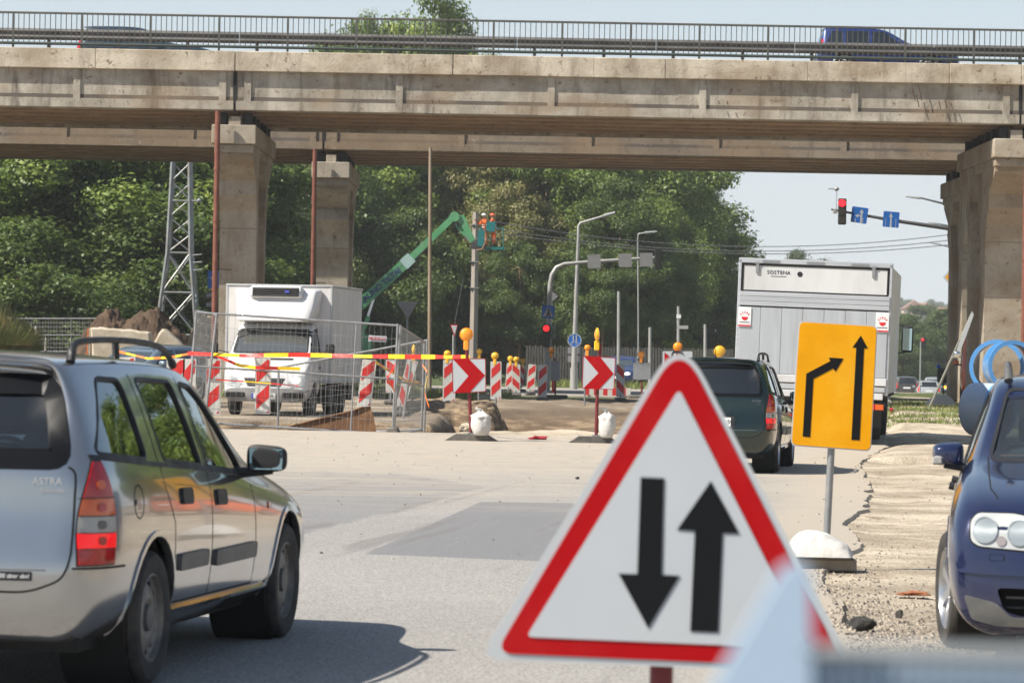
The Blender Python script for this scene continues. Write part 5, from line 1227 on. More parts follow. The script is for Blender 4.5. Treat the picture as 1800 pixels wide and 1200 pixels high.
def crown_mesh(name, seed, h, r, n, leaf, shape='round', base=.18):
    """thousands of small leaf faces spread on and inside many clumps"""
    rs = np.random.RandomState(seed); clumps = []
    nc = {'round': 46, 'tall': 60, 'bush': 30}[shape]
    for i in range(nc):
        t = rs.rand()**.85; z = h*(base+(1-base)*t); tt = (z/h-base)/(1-base)
        prof = math.sin(math.pi*min(1, max(.04, tt*.86+.12)))**.65 if shape != 'bush' else math.sqrt(max(.02, 1-tt**2))
        a = rs.rand()*2*math.pi; rr = r*prof*(.35+.65*math.sqrt(rs.rand())); cr = r*(.16+.20*rs.rand())*(1.1-.45*tt)
        clumps.append((rr*math.cos(a), rr*math.sin(a), z, cr))
    C_ = np.array(clumps); w = C_[:, 3]**2; idx = rs.choice(nc, n, p=w/w.sum())
    d = rs.normal(size=(n, 3)); d /= np.linalg.norm(d, axis=1)[:, None]; d[:, 2] = d[:, 2]*.9+.18
    rad = (rs.rand(n)**.30)*(1+.18*rs.normal(size=n))
    c = C_[idx, :3]+d*rad[:, None]*C_[idx, 3][:, None]*np.array([1.15, 1.15, .80])
    nrm = d*.8+rs.normal(size=(n, 3))*.55+np.array([0, 0, .45]); nrm /= np.linalg.norm(nrm, axis=1)[:, None]
    t1 = np.cross(nrm, rs.normal(size=(n, 3))); t1 /= np.linalg.norm(t1, axis=1)[:, None]; t2 = np.cross(nrm, t1)
    s = leaf*(.6+.8*rs.rand(n))[:, None]; fold = nrm*s*.25
    v = np.stack([c-t1*s, c-t2*s*.55+fold, c+t1*s, c+t2*s*.55+fold], 1).reshape(-1, 3).astype(np.float32)
    me = bpy.data.meshes.new(name); me.vertices.add(4*n); me.vertices.foreach_set('co', v.reshape(-1)); me.loops.add(4*n); me.loops.foreach_set('vertex_index', np.arange(4*n, dtype=np.int32))
    me.polygons.add(n); me.polygons.foreach_set('loop_start', np.arange(0, 4*n, 4, dtype=np.int32)); me.polygons.foreach_set('loop_total', np.full(n, 4, np.int32)); me.update(calc_edges=True)
    at = me.attributes.new('tone', 'FLOAT', 'POINT'); tone = np.clip(.5*rs.rand(n)+.5*rs.rand(nc)[idx], 0, 1); at.data.foreach_set('value', np.repeat(tone, 4).astype(np.float32))
    return me
CROWNS = {'round': [crown_mesh('crown', 10+i, 10, 4.2, 46000, .088, 'round') for i in range(3)], 'tall': [crown_mesh('crown', 20+i, 14, 4.3, 48000, .098, 'tall', .10) for i in range(3)], 'bush': [crown_mesh('crown', 30+i, 3, 2.2, 20000, .045, 'bush', .02) for i in range(2)]}
CH = {'round': 10, 'tall': 14, 'bush': 3}
def trunk_mesh(seed, h, r0):
    rs = random.Random(seed); b = MB(); x = y = 0; pts = [(0, 0, -.6)]
    for k in range(1, 7): x += rs.uniform(-.12, .12); y += rs.uniform(-.12, .12); pts.append((x, y, h*.75*k/6))
    b.tube(pts, [r0*1.25, r0, r0*.85, r0*.7, r0*.52, r0*.36, r0*.2], 8)
    for k in range(7):
        p = Vector(pts[2+k % 4]); a = rs.uniform(0, 6.28); l = h*rs.uniform(.16, .30); q = p+Vector((math.cos(a)*l*.7, math.sin(a)*l*.7, l*.8)); mid = (p+q)/2+Vector((0, 0, -l*.08))
        b.tube([p, mid, q], [r0*.38, r0*.24, r0*.07], 6)
    return b.mesh('trunk', 60, False)
TRUNKS = {k: [trunk_mesh(s, CH[k], {'round': .22, 'tall': .26, 'bush': .05}[k]) for s in range(2)] for k in CH}
def tree(px, d, height, kind, lm, label, cat='tree', name='deciduous_tree', group=None, wide=1.0, rz=None, bark='bark', X=None, base=None, clear=0.0):
    x = X if X is not None else WX(px, 560, d); z = float(base if base is not None else gz(x, d)); s = height/CH[kind]
    root = thing(name, label, cat, (x, d, z), random.uniform(0, 6.28) if rz is None else rz, group)
    k = random.randrange(len(CROWNS[kind])); cm = CROWNS[kind][k]
    o = link('crown', cm, None, root); o.scale = (s*wide, s*wide, s*(1-clear/height)); o.location = (0, 0, clear)
    o.data = cm
    if not cm.materials: cm.materials.append(M[lm])
    o.material_slots[0].link = 'OBJECT'; o.material_slots[0].material = M[lm]
    t = link('trunk', TRUNKS[kind][k % 2], None, root); t.scale = (s*wide, s*wide, s)
    if not t.data.materials: t.data.materials.append(M['bark'])
    t.material_slots[0].link = 'OBJECT'; t.material_slots[0].material = M[bark]
    return root
random.seed(11)
gL = 'leafy trees behind the earth heap'
Lspec = [(-40, 150, 13.0, 'leaf_maple', 'bright maple cut by the left edge of the photo above the dry bush'), (45, 147, 12.0, 'leaf_maple', 'lit maple with large leaf clumps above the far mesh fence'), (120, 152, 13.2, 'leaf_dark', 'dense green tree above the concrete marker posts, second dark one from the left'),
         (190, 148, 12.4, 'leaf_maple', 'lit leafy tree directly above the brown earth heap peak'), (262, 153, 12.8, 'leaf_dark', 'dark leafy tree just left of the lattice pylon'), (330, 158, 13, 'leaf_dark', 'dark tree directly behind the lattice pylon'), (385, 172, 13.5, 'leaf_maple', 'leafy tree hidden mostly behind the flared pier')]
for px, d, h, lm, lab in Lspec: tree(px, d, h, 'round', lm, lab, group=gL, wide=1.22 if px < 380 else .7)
for px, d, h, lab in ((10, 140, 5.5, 'low bush under the maples at the left edge of the photo'), (95, 141, 5.0, 'low bush behind the white tipped marker post'), (175, 143, 5.5, 'shrub rising behind the left shoulder of the earth heap'), (300, 143, 6, 'shrub behind the foot of the lattice pylon'), (240, 144, 6, 'shrub behind the highest part of the earth heap')):
    tree(px, d, h, 'bush', 'leaf_dark', lab, 'shrub', 'shrub', 'shrubs under the left trees', wide=1.5)
Mspec = [(508, 190, 12.0, 'leaf_pale', 'pale yellow green tree seen between the two piers', 'round'), (470, 195, 14, 'leaf_dark', 'dark tree behind the pale tree between the piers', 'round'), (560, 196, 14, 'leaf_dark', 'dark tree mostly behind the square pier', 'round'),
         (655, 204, 14.8, 'leaf_maple', 'lit leafy tree behind the lower end of the green boom', 'round'), (722, 207, 16.2, 'leaf_maple', 'tall leafy tree behind the word on the green boom', 'tall'), (800, 212, 16.5, 'leaf_maple', 'leafy tree behind the elbow of the green boom', 'tall'),
         (700, 194, 10.0, 'leaf_dark', 'shaded tree behind the back of the tall give way sign', 'round'), (868, 205, 15.6, 'leaf_olive', 'olive yellow tree behind the workers in the lift basket', 'tall'), (905, 198, 11.8, 'leaf_olive', 'smaller olive tree right of the wooden line pole', 'tall'),
         (958, 200, 15.8, 'leaf_lime', 'yellow green maple just left of the tall street lamp', 'tall'), (1030, 206, 16.0, 'leaf_maple', 'tall green tree behind the arm of the nearest street lamp', 'tall'), (1098, 215, 17.5, 'leaf_maple', 'tall green tree above the three grey sign backs', 'tall'),
         (1165, 222, 18.0, 'leaf_maple', 'highest tree right of the grey sign backs with a bright top', 'tall'), (1203, 240, 14.6, 'leaf_dark', 'tree on the slope of the tree line just above the lorry corner', 'tall'), (1246, 275, 11.2, 'leaf_dark', 'last tall tree of the row next to the lorry', 'tall'),
         (1222, 238, 12.2, 'leaf_maple', 'rounder tree below the slope of the tree line', 'tall'), (1160, 205, 11.5, 'leaf_maple', 'lower tree in front of the tallest one', 'tall'), (1262, 250, 6.6, 'leaf_lime', 'low pale tree touching the left edge of the lorry', 'tall'), (1080, 195, 12, 'leaf_dark', 'darker tree below the grey sign backs', 'tall')]
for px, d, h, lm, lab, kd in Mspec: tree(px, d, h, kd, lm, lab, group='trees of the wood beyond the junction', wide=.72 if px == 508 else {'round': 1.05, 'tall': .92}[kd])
# wood further back that closes the gaps, still tree by tree
for k, px in enumerate(range(-60, 1240, 62)):
    pl = ['left edge of the photo', 'marker posts', 'earth heap', 'left flank of the heap', 'pylon', 'pylon arm', 'drainpipe', 'flared pier', 'gap between piers', 'square pier', 'right side of the square pier', 'boom foot', 'boom', 'thin steel mast', 'boom elbow', 'lift basket', 'line pole wires', 'bent signal mast', 'tall street lamp', 'grey sign backs', 'tree line slope'][k]
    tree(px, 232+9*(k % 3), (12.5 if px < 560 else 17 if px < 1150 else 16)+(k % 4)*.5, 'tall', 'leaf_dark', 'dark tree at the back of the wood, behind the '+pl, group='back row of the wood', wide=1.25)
# trees that rise above the bridge deck
for px, d, h, lab, w in ((742, 212, 24.5, 'big tree rising above the viaduct railing left of centre', .62), (624, 210, 22.4, 'smaller rounded tree top showing over the railing beside the big one', .42), (795, 214, 21.8, 'tree top just over the railing at the right shoulder of the big one', .45), (545, 214, 21.4, 'tree top barely reaching the railing above the square pier', .8), (862, 216, 20.9, 'last low tree top seen through the railing', .5)):
    tree(px, d, h, 'tall', 'leaf_maple' if px != 540 else 'leaf_dark', lab, group='trees rising above the viaduct', wide=w)
# pines with bare trunks in the shade
for k, (px, d, w) in enumerate(((872, 196, 1), (912, 194, 1), (931, 197, .8), (1058, 192, .9), (1100, 194, 1), (1114, 196, .9), (1132, 197, .8), (1152, 196, .7), (1020, 197, .7))):
    p = W(px, 600, d); root = thing('pine_tree', 'slim pine trunk in the shade '+['left of the olive tree foot', 'behind the amber lamps row', 'right beside the lamps row', 'left of the second arrow board', 'just right of the second arrow board', 'second right of the arrow board', 'third right of the arrow board', 'behind the parked blue car', 'right of the round blue sign'][k], 'tree', (p.x, d, float(gz(p.x, d))), 0, 'pine trunks in the wood')
    MB().tube([(0, 0, -.3), (.05, 0, 3), (.0, 0, 7)], [.10*w, .08*w, .05], 8).build('trunk', M['bark_pine'], root)
    o = link('crown', CROWNS['round'][k % 3], None, root); o.scale = (.62, .5, .62); o.location = (0, 0, 2.0); o.material_slots[0].link = 'OBJECT'; o.material_slots[0].material = M['leaf_dark']
# trees out of frame on the right that the car windows mirror
for x, y, h, lab in ((20, 73, 15, 'roadside maple outside the view mirrored in the silver car windows'), (25, 66, 13, 'second roadside maple outside the view to the right'), (15.5, 50, 10, 'young roadside tree outside the view on the right verge')):
    tree(0, y, h, 'round', 'leaf_maple', lab, X=x, wide=1.0, group='trees right of the view')
# dry bush at the left edge
def dry_bush(px, py, d, s, label, n=2600, seed=1):
    p = W(px, py, d); root = thing('dry_bush', label, 'bush', (p.x, d, p.z)); rs = random.Random(seed); b = MB()
    for k in range(n):
        a = rs.uniform(0, 6.28); r = s*rs.random()**.8*(1+.35*math.sin(3*a+seed)); h = s*1.5*(1-min(1, r/s)*.7)*rs.uniform(.25, 1.3); bx, by = r*math.cos(a), r*math.sin(a); l = Vector((bx*.35+rs.uniform(-.15, .15), by*.35+rs.uniform(-.15, .15), h)); w = .012
        q = Vector((bx, by, 0)); b.add([q+Vector((-w, 0, 0)), q+Vector((w, 0, 0)), q+l+Vector((w*.6, 0, 0)), q+l+Vector((-w*.6, .0, .0))], [(0, 1, 2, 3)])
    b.build('stalks', M['dry_grass'], root, angle=0, fixn=False)['kind'] = 'stuff'
mat('dry_grass', (.30, .26, .10), .8, col2=(.16, .20, .05), scale=2)
dry_bush(-22, 606, 100, .95, 'tall dry yellow green bush at the left edge beyond the silver car', 4200)
dry_bush(34, 618, 101, .55, 'lower tuft of dry stalks at the foot of the tall bush', 1500, 5)
# grass: stuff
def grass_field(name, regions, m, seed=1):
    rs = np.random.RandomState(seed); V = []; n_ = 0
    for x0, x1, y0, y1, n, h in regions:
        x = rs.uniform(x0, x1, n); y = rs.uniform(y0, y1, n); keep = fbm(x, y, .5, 3) > -.12; x, y = x[keep], y[keep]; z = gz(x, y)-.02; k = len(x)
        a = rs.rand(k)*6.28; hh = h*(.4+.8*rs.rand(k)); w = .012+.014*rs.rand(k); dx, dy = np.cos(a)*w, np.sin(a)*w; lx, ly = rs.normal(size=k)*.35*hh, rs.normal(size=k)*.35*hh
        V.append(np.stack([np.stack([x-dx, y-dy, z], -1), np.stack([x+dx, y+dy, z], -1), np.stack([x+lx, y+ly, z+hh], -1)], 1)); n_ += k
    v = np.concatenate(V).reshape(-1, 3).astype(np.float32); me = bpy.data.meshes.new(name); me.vertices.add(len(v)); me.vertices.foreach_set('co', v.reshape(-1)); me.loops.add(len(v)); me.loops.foreach_set('vertex_index', np.arange(len(v), dtype=np.int32))
    me.polygons.add(n_); me.polygons.foreach_set('loop_start', np.arange(0, len(v), 3, dtype=np.int32)); me.polygons.foreach_set('loop_total', np.full(n_, 3, np.int32)); me.update(calc_edges=True)
    return tag(link(name, me, m), 'short rough grass growing on the verges and under the viaduct', 'grass', kind='stuff')
mat('grass_blade', (.10, .15, .03), .7, col2=(.24, .25, .08), scale=1.2)
grass_field('grass', [(9.0, 14.5, 78, 96, 12000, .11), (11, 16, 92, 112, 9000, .16), (-6, 0, 101, 112, 9000, .30), (-9, -3, 106, 120, 9000, .35), (-24, -8, 98, 135, 26000, .55), (1.5, 8, 139, 160, 7000, .35), (9.5, 20, 60, 80, 3000, .15), (7.6, 10, 68, 92, 1400, .12)], M['grass_blade'])

# ================================================================== hills and the far wood
def hill(name, prof, d, depth, m, seed):
    xs = [WX(px, py, d) for px, py in prof]; zs = [WZ(px, py, d) for px, py in prof]; X = np.linspace(xs[0], xs[-1], 160); Zr = np.interp(X, xs, zs)
    Y = np.linspace(0, depth, 24); T = np.sin(np.linspace(0, math.pi*.62, 24))**.8; XX, YY = np.meshgrid(X, Y+d-depth*.4)
    Z = -4+(Zr[None, :]+4)*T[:, None]+fbm(XX*.02+seed, YY*.02, 1, 3)*depth*.01
    return tag(grid_mesh(name, X, Y+d-depth*.4, lambda a, b: Z, m), kind='structure')
hill('hill', [(1480, 640), (1540, 590), (1590, 545), (1625, 548), (1680, 545), (1760, 552), (1900, 560), (2100, 600)], 1500, 500, M['leaf_far_g'] if 'leaf_far_g' in M else mat('hill_green', (.045, .07, .03), .95, col2=(.08, .10, .045), scale=.02), 1)
random.seed(5)
names = ['left of the bare slope', 'above the white far lorry', 'over the roofs', 'behind the pier edge', 'beside the red far signal', 'at the top of the hill', 'on the lower slope', 'above the portable signal']
for k in range(54):
    px = 1560+k*4.6; d = 1380+(k*37 % 9)*25; t = (k*53 % 17)/17; y_top = 533+t*48+(px < 1596)*(-12)
    x = WX(px, 600, d); zt = WZ(px, y_top, d); h = 14+6*((k*31) % 7)/7
    r_ = tree(px, d, h, 'round', 'leaf_far', 'one of the small hazy trees that cover the distant hill', group='trees on the distant hill', X=x, base=zt-h*.92, wide=1.25)
for px, py, d, h, w, lab in ((1608, 640, 320, 6.2, 1.5, 'grey green tree left of the far red signal'), (1588, 640, 300, 6.5, 1.3, 'tall tree just right of the lorry side'), (1640, 640, 420, 7.2, 1.8, 'broad bright tree above the waiting cars'), (1665, 640, 330, 7.5, 1.3, 'rounded tree beside the shaded pier'), (1628, 640, 520, 10.5, 1.5, 'dark green tree crown below the hill'), (1690, 640, 400, 9, 1.3, 'tree hidden behind the shaded pier'), (1410, 640, 420, 15.4, .9, 'tree top showing over the roof of the box lorry'), (1322, 640, 400, 14.2, .6, 'small tree top left over the lorry roof')):
    tree(px, d, h, 'round', 'leaf_far', lab, group='trees along the far road', wide=w)
mat('far_wall', (.55, .42, .33), .8); mat('far_roof', (.32, .16, .12), .8)
for k, (px, py) in enumerate(((1606, 548), (1624, 552), (1597, 575), (1655, 560))):
    p = W(px, py, 1340); root = thing('hillside_house', 'small distant house with dark red roof '+['highest on the hill', 'right of the highest house', 'low on the slope near the lorry', 'nearest the shaded pier'][k], 'house', p, .3*k, 'houses on the distant hill')
    MB().box((0, 0, -3), (9, 7, 8)).build('wall', M['far_wall'], root); MB().prism([(-5, 1), (5, 1), (0, 4.5)], 'xz', -4, 4).build('roof', M['far_roof'], root)
    for wx in (-2.5, 0, 2.5): MB().box((wx, -3.52, -.8), (1.1, .06, 1.4)).build('window', M['glass_dark'], root)
# ================================================================== people
mat('skin', (.42, .22, .15), .55); mat('hivis', (.85, .16, .03), .7, col2=(.75, .12, .02), scale=8); mat('reflective', (.65, .66, .62), .4)
mat('helmet_white', (.72, .72, .70), .3); mat('helmet_orange', (.85, .10, .03), .3); mat('hair', (.05, .03, .02), .8); mat('shirt_dark', (.035, .04, .06), .85); mat('shirt_blue', (.16, .20, .28), .8); mat('boot', (.03, .025, .02), .7)
def skin_body(name, J, E, parent, root_j, matfn, mats):
    names = list(J); idx = {n: i for i, n in enumerate(names)}
    me = bpy.data.meshes.new(name); me.from_pydata([J[n][0] for n in names], [(idx[a], idx[b]) for a, b in E], [])
    o = bpy.data.objects.new(name, me); C.objects.link(o); md = o.modifiers.new('k', 'SKIN'); md.use_smooth_shade = True
    sv = me.skin_vertices[0].data
    for n in names:
        r = J[n][1]; sv[idx[n]].radius = r if isinstance(r, tuple) else (r, r); sv[idx[n]].use_root = (n == root_j)
    ms = o.modifiers.new('s', 'SUBSURF'); ms.levels = 2
    me2 = bpy.data.meshes.new_from_object(o.evaluated_get(bpy.context.evaluated_depsgraph_get())); bpy.data.objects.remove(o)
    me2.materials.clear()
    for m in mats: me2.materials.append(m)
    P = [(n, Vector(J[n][0])) for n in names]
    for p in me2.polygons:
        c = p.center; n = min(P, key=lambda t: (t[1]-c).length)[0]; p.material_index = matfn(n, c); p.use_smooth = True
    me2.name = name; return link(name, me2, None, parent)
def person(label, loc, rz, pose='stand', cloth='hivis', legs='hivis', helmet=None, arms=None, scale=1.0, group=None):
    root = thing('person', label, 'person', loc, rz, group); root.scale = (scale,)*3
    # faces local +x
    sit = pose == 'sit'; hz = .0 if sit else .93; J = {}
    lean = .06 if not sit else -.05
    J['pelvis'] = ((0, 0, hz), (.15, .12)); J['waist'] = ((.02*lean*10, 0, hz+.18), (.14, .11)); J['chest'] = ((lean*.8, 0, hz+.40), (.165, .115)); J['neckbase'] = ((lean, 0, hz+.53), (.075, .07))
    J['neck'] = ((lean+.01, 0, hz+.60), .052); J['head'] = ((lean+.03, 0, hz+.70), (.078, .088)); J['crown'] = ((lean+.02, 0, hz+.785), (.060, .068)); J['nose'] = ((lean+.118, 0, hz+.695), .012)
    E = [('pelvis', 'waist'), ('waist', 'chest'), ('chest', 'neckbase'), ('neckbase', 'neck'), ('neck', 'head'), ('head', 'crown'), ('head', 'nose')]
    A = arms or {'r': [(.12, -.26, -.28), (.32, -.20, -.18)], 'l': [(.12, .26, -.28), (.32, .20, -.18)]}
    for s, sg in (('r', -1), ('l', 1)):
        sh = Vector((lean, sg*.185, hz+.475)); el = Vector((lean, 0, hz+.475))+Vector(A[s][0]); wr = Vector((lean, 0, hz+.475))+Vector(A[s][1])
        J['sh'+s] = (tuple(sh), .062); J['el'+s] = (tuple(el), .045); J['wr'+s] = (tuple(wr), .028); dv = (wr-el).normalized(); pm_ = wr+dv*.07; J['palm'+s] = (tuple(pm_), (.036, .020))
        E += [('chest', 'sh'+s), ('sh'+s, 'el'+s), ('el'+s, 'wr'+s), ('wr'+s, 'palm'+s)]
        side = dv.cross(Vector((0, 0, 1))).normalized()
        for f in range(4):
            b = pm_+dv*.02+side*(f-1.5)*.020; ln = (.060, .072, .068, .052)[f]; k1 = b+dv*ln*.5+Vector((0, 0, -.01)); k2 = k1+dv*ln*.35+Vector((0, 0, -.03))
            J[f'f{f}a{s}'] = (tuple(b), .009); J[f'f{f}b{s}'] = (tuple(k1), .0085); J[f'f{f}c{s}'] = (tuple(k2), .007); E += [('palm'+s, f'f{f}a{s}'), (f'f{f}a{s}', f'f{f}b{s}'), (f'f{f}b{s}', f'f{f}c{s}')]
        tb = wr+dv*.03-side*sg*.035; t2 = tb+dv*.045-side*sg*.02; J['tha'+s] = (tuple(tb), .011); J['thb'+s] = (tuple(t2), .009); E += [('wr'+s, 'tha'+s), ('tha'+s, 'thb'+s)]
        hip = (0, sg*.10, hz-.04)
        if sit: L = [(hip, .085), ((.42, sg*.13, hz+.02), .065), ((.50, sg*.13, hz-.40), .04), ((.62, sg*.13, hz-.44), (.04, .03))]
        else: L = [(hip, .090), ((.04*sg, sg*.12, .50), .062), ((-.03*sg-.02, sg*.13, .09), .042), ((-.03*sg+.14, sg*.14, .04), (.042, .032))]
        for k, (nm, q) in enumerate(zip(('hip', 'knee', 'ank', 'toe'), L)):
            J[nm+s] = q; E.append((('pelvis' if k == 0 else ('hip', 'knee', 'ank')[k-1]+s), nm+s))
    def mf(n, c):
        if n in ('head', 'crown', 'nose', 'neck') or n.startswith(('palm', 'f', 'th')): return 1
        if n.startswith('toe') or (n.startswith('ank') and not sit and c.z < .14): return 3
        if n.startswith(('hip', 'knee', 'ank', 'pelvis')): return 2
        return 0
    skin_body('body', J, E, root, 'pelvis', mf, [M[cloth], M['skin'], M[legs], M['boot']])
    hx, hzz = lean+.02, hz+.74
    for sg in (-1, 1):
        MB().sphere((hx+.085, sg*.030, hzz-.015), .010, 8, 6).build('eye', M['ink'], root); MB().sphere((hx+.005, sg*.084, hzz-.035), .022, 8, 6, (.7, .35, 1.2)).build('ear', M['skin'], root)
    MB().box((hx+.092, 0, hzz-.085), (.008, .045, .008)).build('mouth', M['lamp_red'], root)
    if helmet:
        hb = MB().sphere((hx, 0, hzz+.02), .118, 16, 8, (1.12, .95, .85)); hb.f = [f for f in hb.f if all(hb.v[i][2] > hzz+.0 for i in f)]
        hb.lathe([(.118, -.005), (.150, -.012), (.118, .006)], (hx+.015, 0, hzz+.015), (0, 0, 1), 20); hb.build('helmet', M[helmet], root)
    else:
        hb = MB().sphere((hx-.02, 0, hzz+.012), .103, 14, 8, (1.05, .92, .95)); hb.f = [f for f in hb.f if all(hb.v[i][2] > hzz-.01 or hb.v[i][0] < hx-.04 for i in f)]; hb.build('hair', M['hair'], root)
    if cloth == 'hivis':
        for z in (hz+.12, hz+.24):
            MB().lathe([(.150, -.022), (.156, -.02), (.156, .02), (.150, .022)], (.01, 0, z), (0, 0, 1), 20).build('reflective_band', M['reflective'], root).scale = (1, 1.15, 1)
        for sg in (-1, 1):
            MB().lathe([(.078, -.02), (.08, .02)], (.02*sg, sg*.12, .42), (0, 0, 1), 14).build('reflective_band', M['reflective'], root)
    return root

# ================================================================== signs and lamps
mat('sign_white', (.48, .51, .54), .5, spec=.2, col2=(.45, .48, .51), scale=2, dirt=(.5, .49, .46), dirt_amt=.25)
mat('sign_red', (.38, .003, .006), .5, spec=.15, dirt=(.52, .05, .045), dirt_amt=.25, scale=3)
mat('sign_black', (.008, .009, .010), .6, spec=.15)
mat('sign_edge', (.50, .53, .55), .4, metal=.2)
mat('sign_back', (.30, .31, .33), .5, metal=.3, col2=(.26, .27, .28), scale=4)
mat('sign_yellow', (.80, .36, .002), .45, spec=.2, col2=(.74, .32, .002), scale=3, dirt=(.85, .48, .04), dirt_amt=.5)
mat('sign_blue', (.012, .13, .50), .4)
mat('red_post', (.16, .018, .022), .5, dirt=(.10, .03, .02), dirt_amt=.4)
mat('grey_post', (.25, .26, .27), .5, metal=.5, col2=(.33, .33, .32), scale=8)
mat('recycled', (.085, .082, .075), .85, col2=(.15, .14, .125), scale=6, dirt=(.35, .30, .24), dirt_amt=.4)
mat('lamp_yellow', (.95, .52, .03), .2, coat=.8, bump=.5, bscale=60); mat('lamp_orange', (.95, .33, .015), .2, coat=.8, bump=.5, bscale=60)
mat('lamp_case', (.85, .50, .02), .4)
mat('sack', (.56, .55, .53), .85, bump=.5, bscale=18, dirt=(.50, .44, .36), dirt_amt=.35, scale=3)
mat('delin_red', (.60, .022, .020), .45, dirt=(.55, .15, .12), dirt_amt=.3, scale=5)
mat('delin_white', (.60, .60, .57), .5, dirt=(.42, .38, .32), dirt_amt=.45, scale=5)
def wp(pts, d): return [(W(x, y, d).x, W(x, y, d).z) for x, y in pts]
def zp(pts, zoom, ox, oy): return [(ox+x/zoom, oy+y/zoom) for x, y in pts]
class At:
    """parts given in world space under a thing that stands at loc"""
    def __init__(s, t): s.t = t; s.off = -Vector(t.location)
    def plate(s, name, pts, d, th, m, front=0.0, parent=None):
        return MB().prism(wp(pts, d), 'xz', d-front, d-front+th).build(name, m, parent or s.t, s.off if parent is None else (0, 0, 0), angle=30)
    def b(s, mb, name, m, parent=None, angle=35): return mb.build(name, m, parent or s.t, s.off if parent is None else (0, 0, 0), angle=angle)
# --- triangle sign, two-way traffic
D = 8.57; base = G(1180, 1240)
T = thing('warning_sign', 'big red bordered triangle sign with two opposite black arrows, out in front', 'road sign', (W(1180, 900, D).x, D, 0)); A = At(T)
ap, bl, br = (1197, 584), (842, 1157), (1508, 1184)
outer = roundpoly([ap, bl, br], [88, 42, 46], 10); A.plate('panel', outer, D, .012, M['sign_edge'])
def inset(k):
    c = Vector(((ap[0]+bl[0]+br[0])/3, (ap[1]+bl[1]+br[1])/3)); return [tuple(c+(Vector(p)-c)*k) for p in (ap, bl, br)]
A.plate('red_border', roundpoly([(1196, 600), (871, 1147), (1485, 1173)], [74, 34, 38], 10), D, .004, M['sign_red'], .004)
A.plate('white_face', roundpoly([(1193.5, 683), (925, 1118), (1424, 1139)], 12, 5), D, .003, M['sign_white'], .0075)
A.plate('arrow', [(1126, 838), (1167, 840), (1163, 1009), (1194, 1011), (1139, 1103), (1087, 1007), (1120, 1008)], D, .003, M['sign_black'], .0105)
A.plate('arrow', [(1249, 845), (1299, 937), (1270, 936), (1262, 1110), (1213, 1108), (1221, 932), (1190, 930)], D, .003, M['sign_black'], .0105)
t0 = W(1166, 1150, D); b0 = W(1160, 1260, D)
A.b(MB().cyl((t0.x+.0, D+.05, t0.z+.30), (b0.x, D+.05, -.0), .030, n=14), 'post', M['red_post'])
A.b(MB().bbox((b0.x, D+.05, .06), (.80, .40, .12), .03), 'foot', M['recycled'])
A.b(MB().box((t0.x, D+.025, t0.z+.12), (.10, .04, .03)), 'clamp', M['grey_post'])
# --- yellow lane sign
D = 24.3; T = thing('lane_sign', 'scratched yellow temporary lane sign with a bent and a straight black arrow', 'road sign', (W(1460, 900, D).x, D, 0)); A = At(T)
A.plate('panel', roundpoly([(1405, 563), (1543, 572), (1531, 793), (1390, 783)], 11, 5), D, .018, M['sign_white'])
A.plate('yellow_face', roundpoly([(1406, 565.5), (1541, 574), (1529.5, 791), (1391.5, 781)], 10, 5), D, .003, M['sign_yellow'], .003)
A.plate('arrow', zp([(1386, 183), (1362, 182), (1415, 107), (1460, 188), (1435, 187), (1407, 768), (1355, 765)], 3.6, 1120, 560), D, .003, M['sign_black'], .006)
A.plate('arrow', zp([(1047, 743), (1070, 347), (1222, 268), (1212, 245), (1305, 252), (1255, 335), (1240, 314), (1115, 380), (1094, 748)], 3.6, 1120, 560), D, .003, M['sign_black'], .006)
a = W(1462, 700, D); b_ = W(1452, 985, D); A.b(MB().cyl((a.x+.03, D+.045, a.z+.3), (b_.x, D+.045, b_.z), .026, n=16), 'post', M['grey_post'])
A.b(MB().box((a.x+.02, D+.025, a.z+.2), (.12, .04, .03)), 'clamp', M['grey_post']); A.b(MB().box((a.x, D+.025, a.z-.15), (.12, .04, .03)), 'clamp', M['grey_post'])
c = W(1442, 988, D-.1); A.b(MB().bbox((c.x, D-.12, .055), (.48, .34, .09), .012), 'foot', M['foot_wood'] if 'foot_wood' in M else mat('foot_wood', (.30, .275, .235), .8, col2=(.22, .19, .15), scale=7, dirt=(.20, .11, .05), dirt_amt=.4))
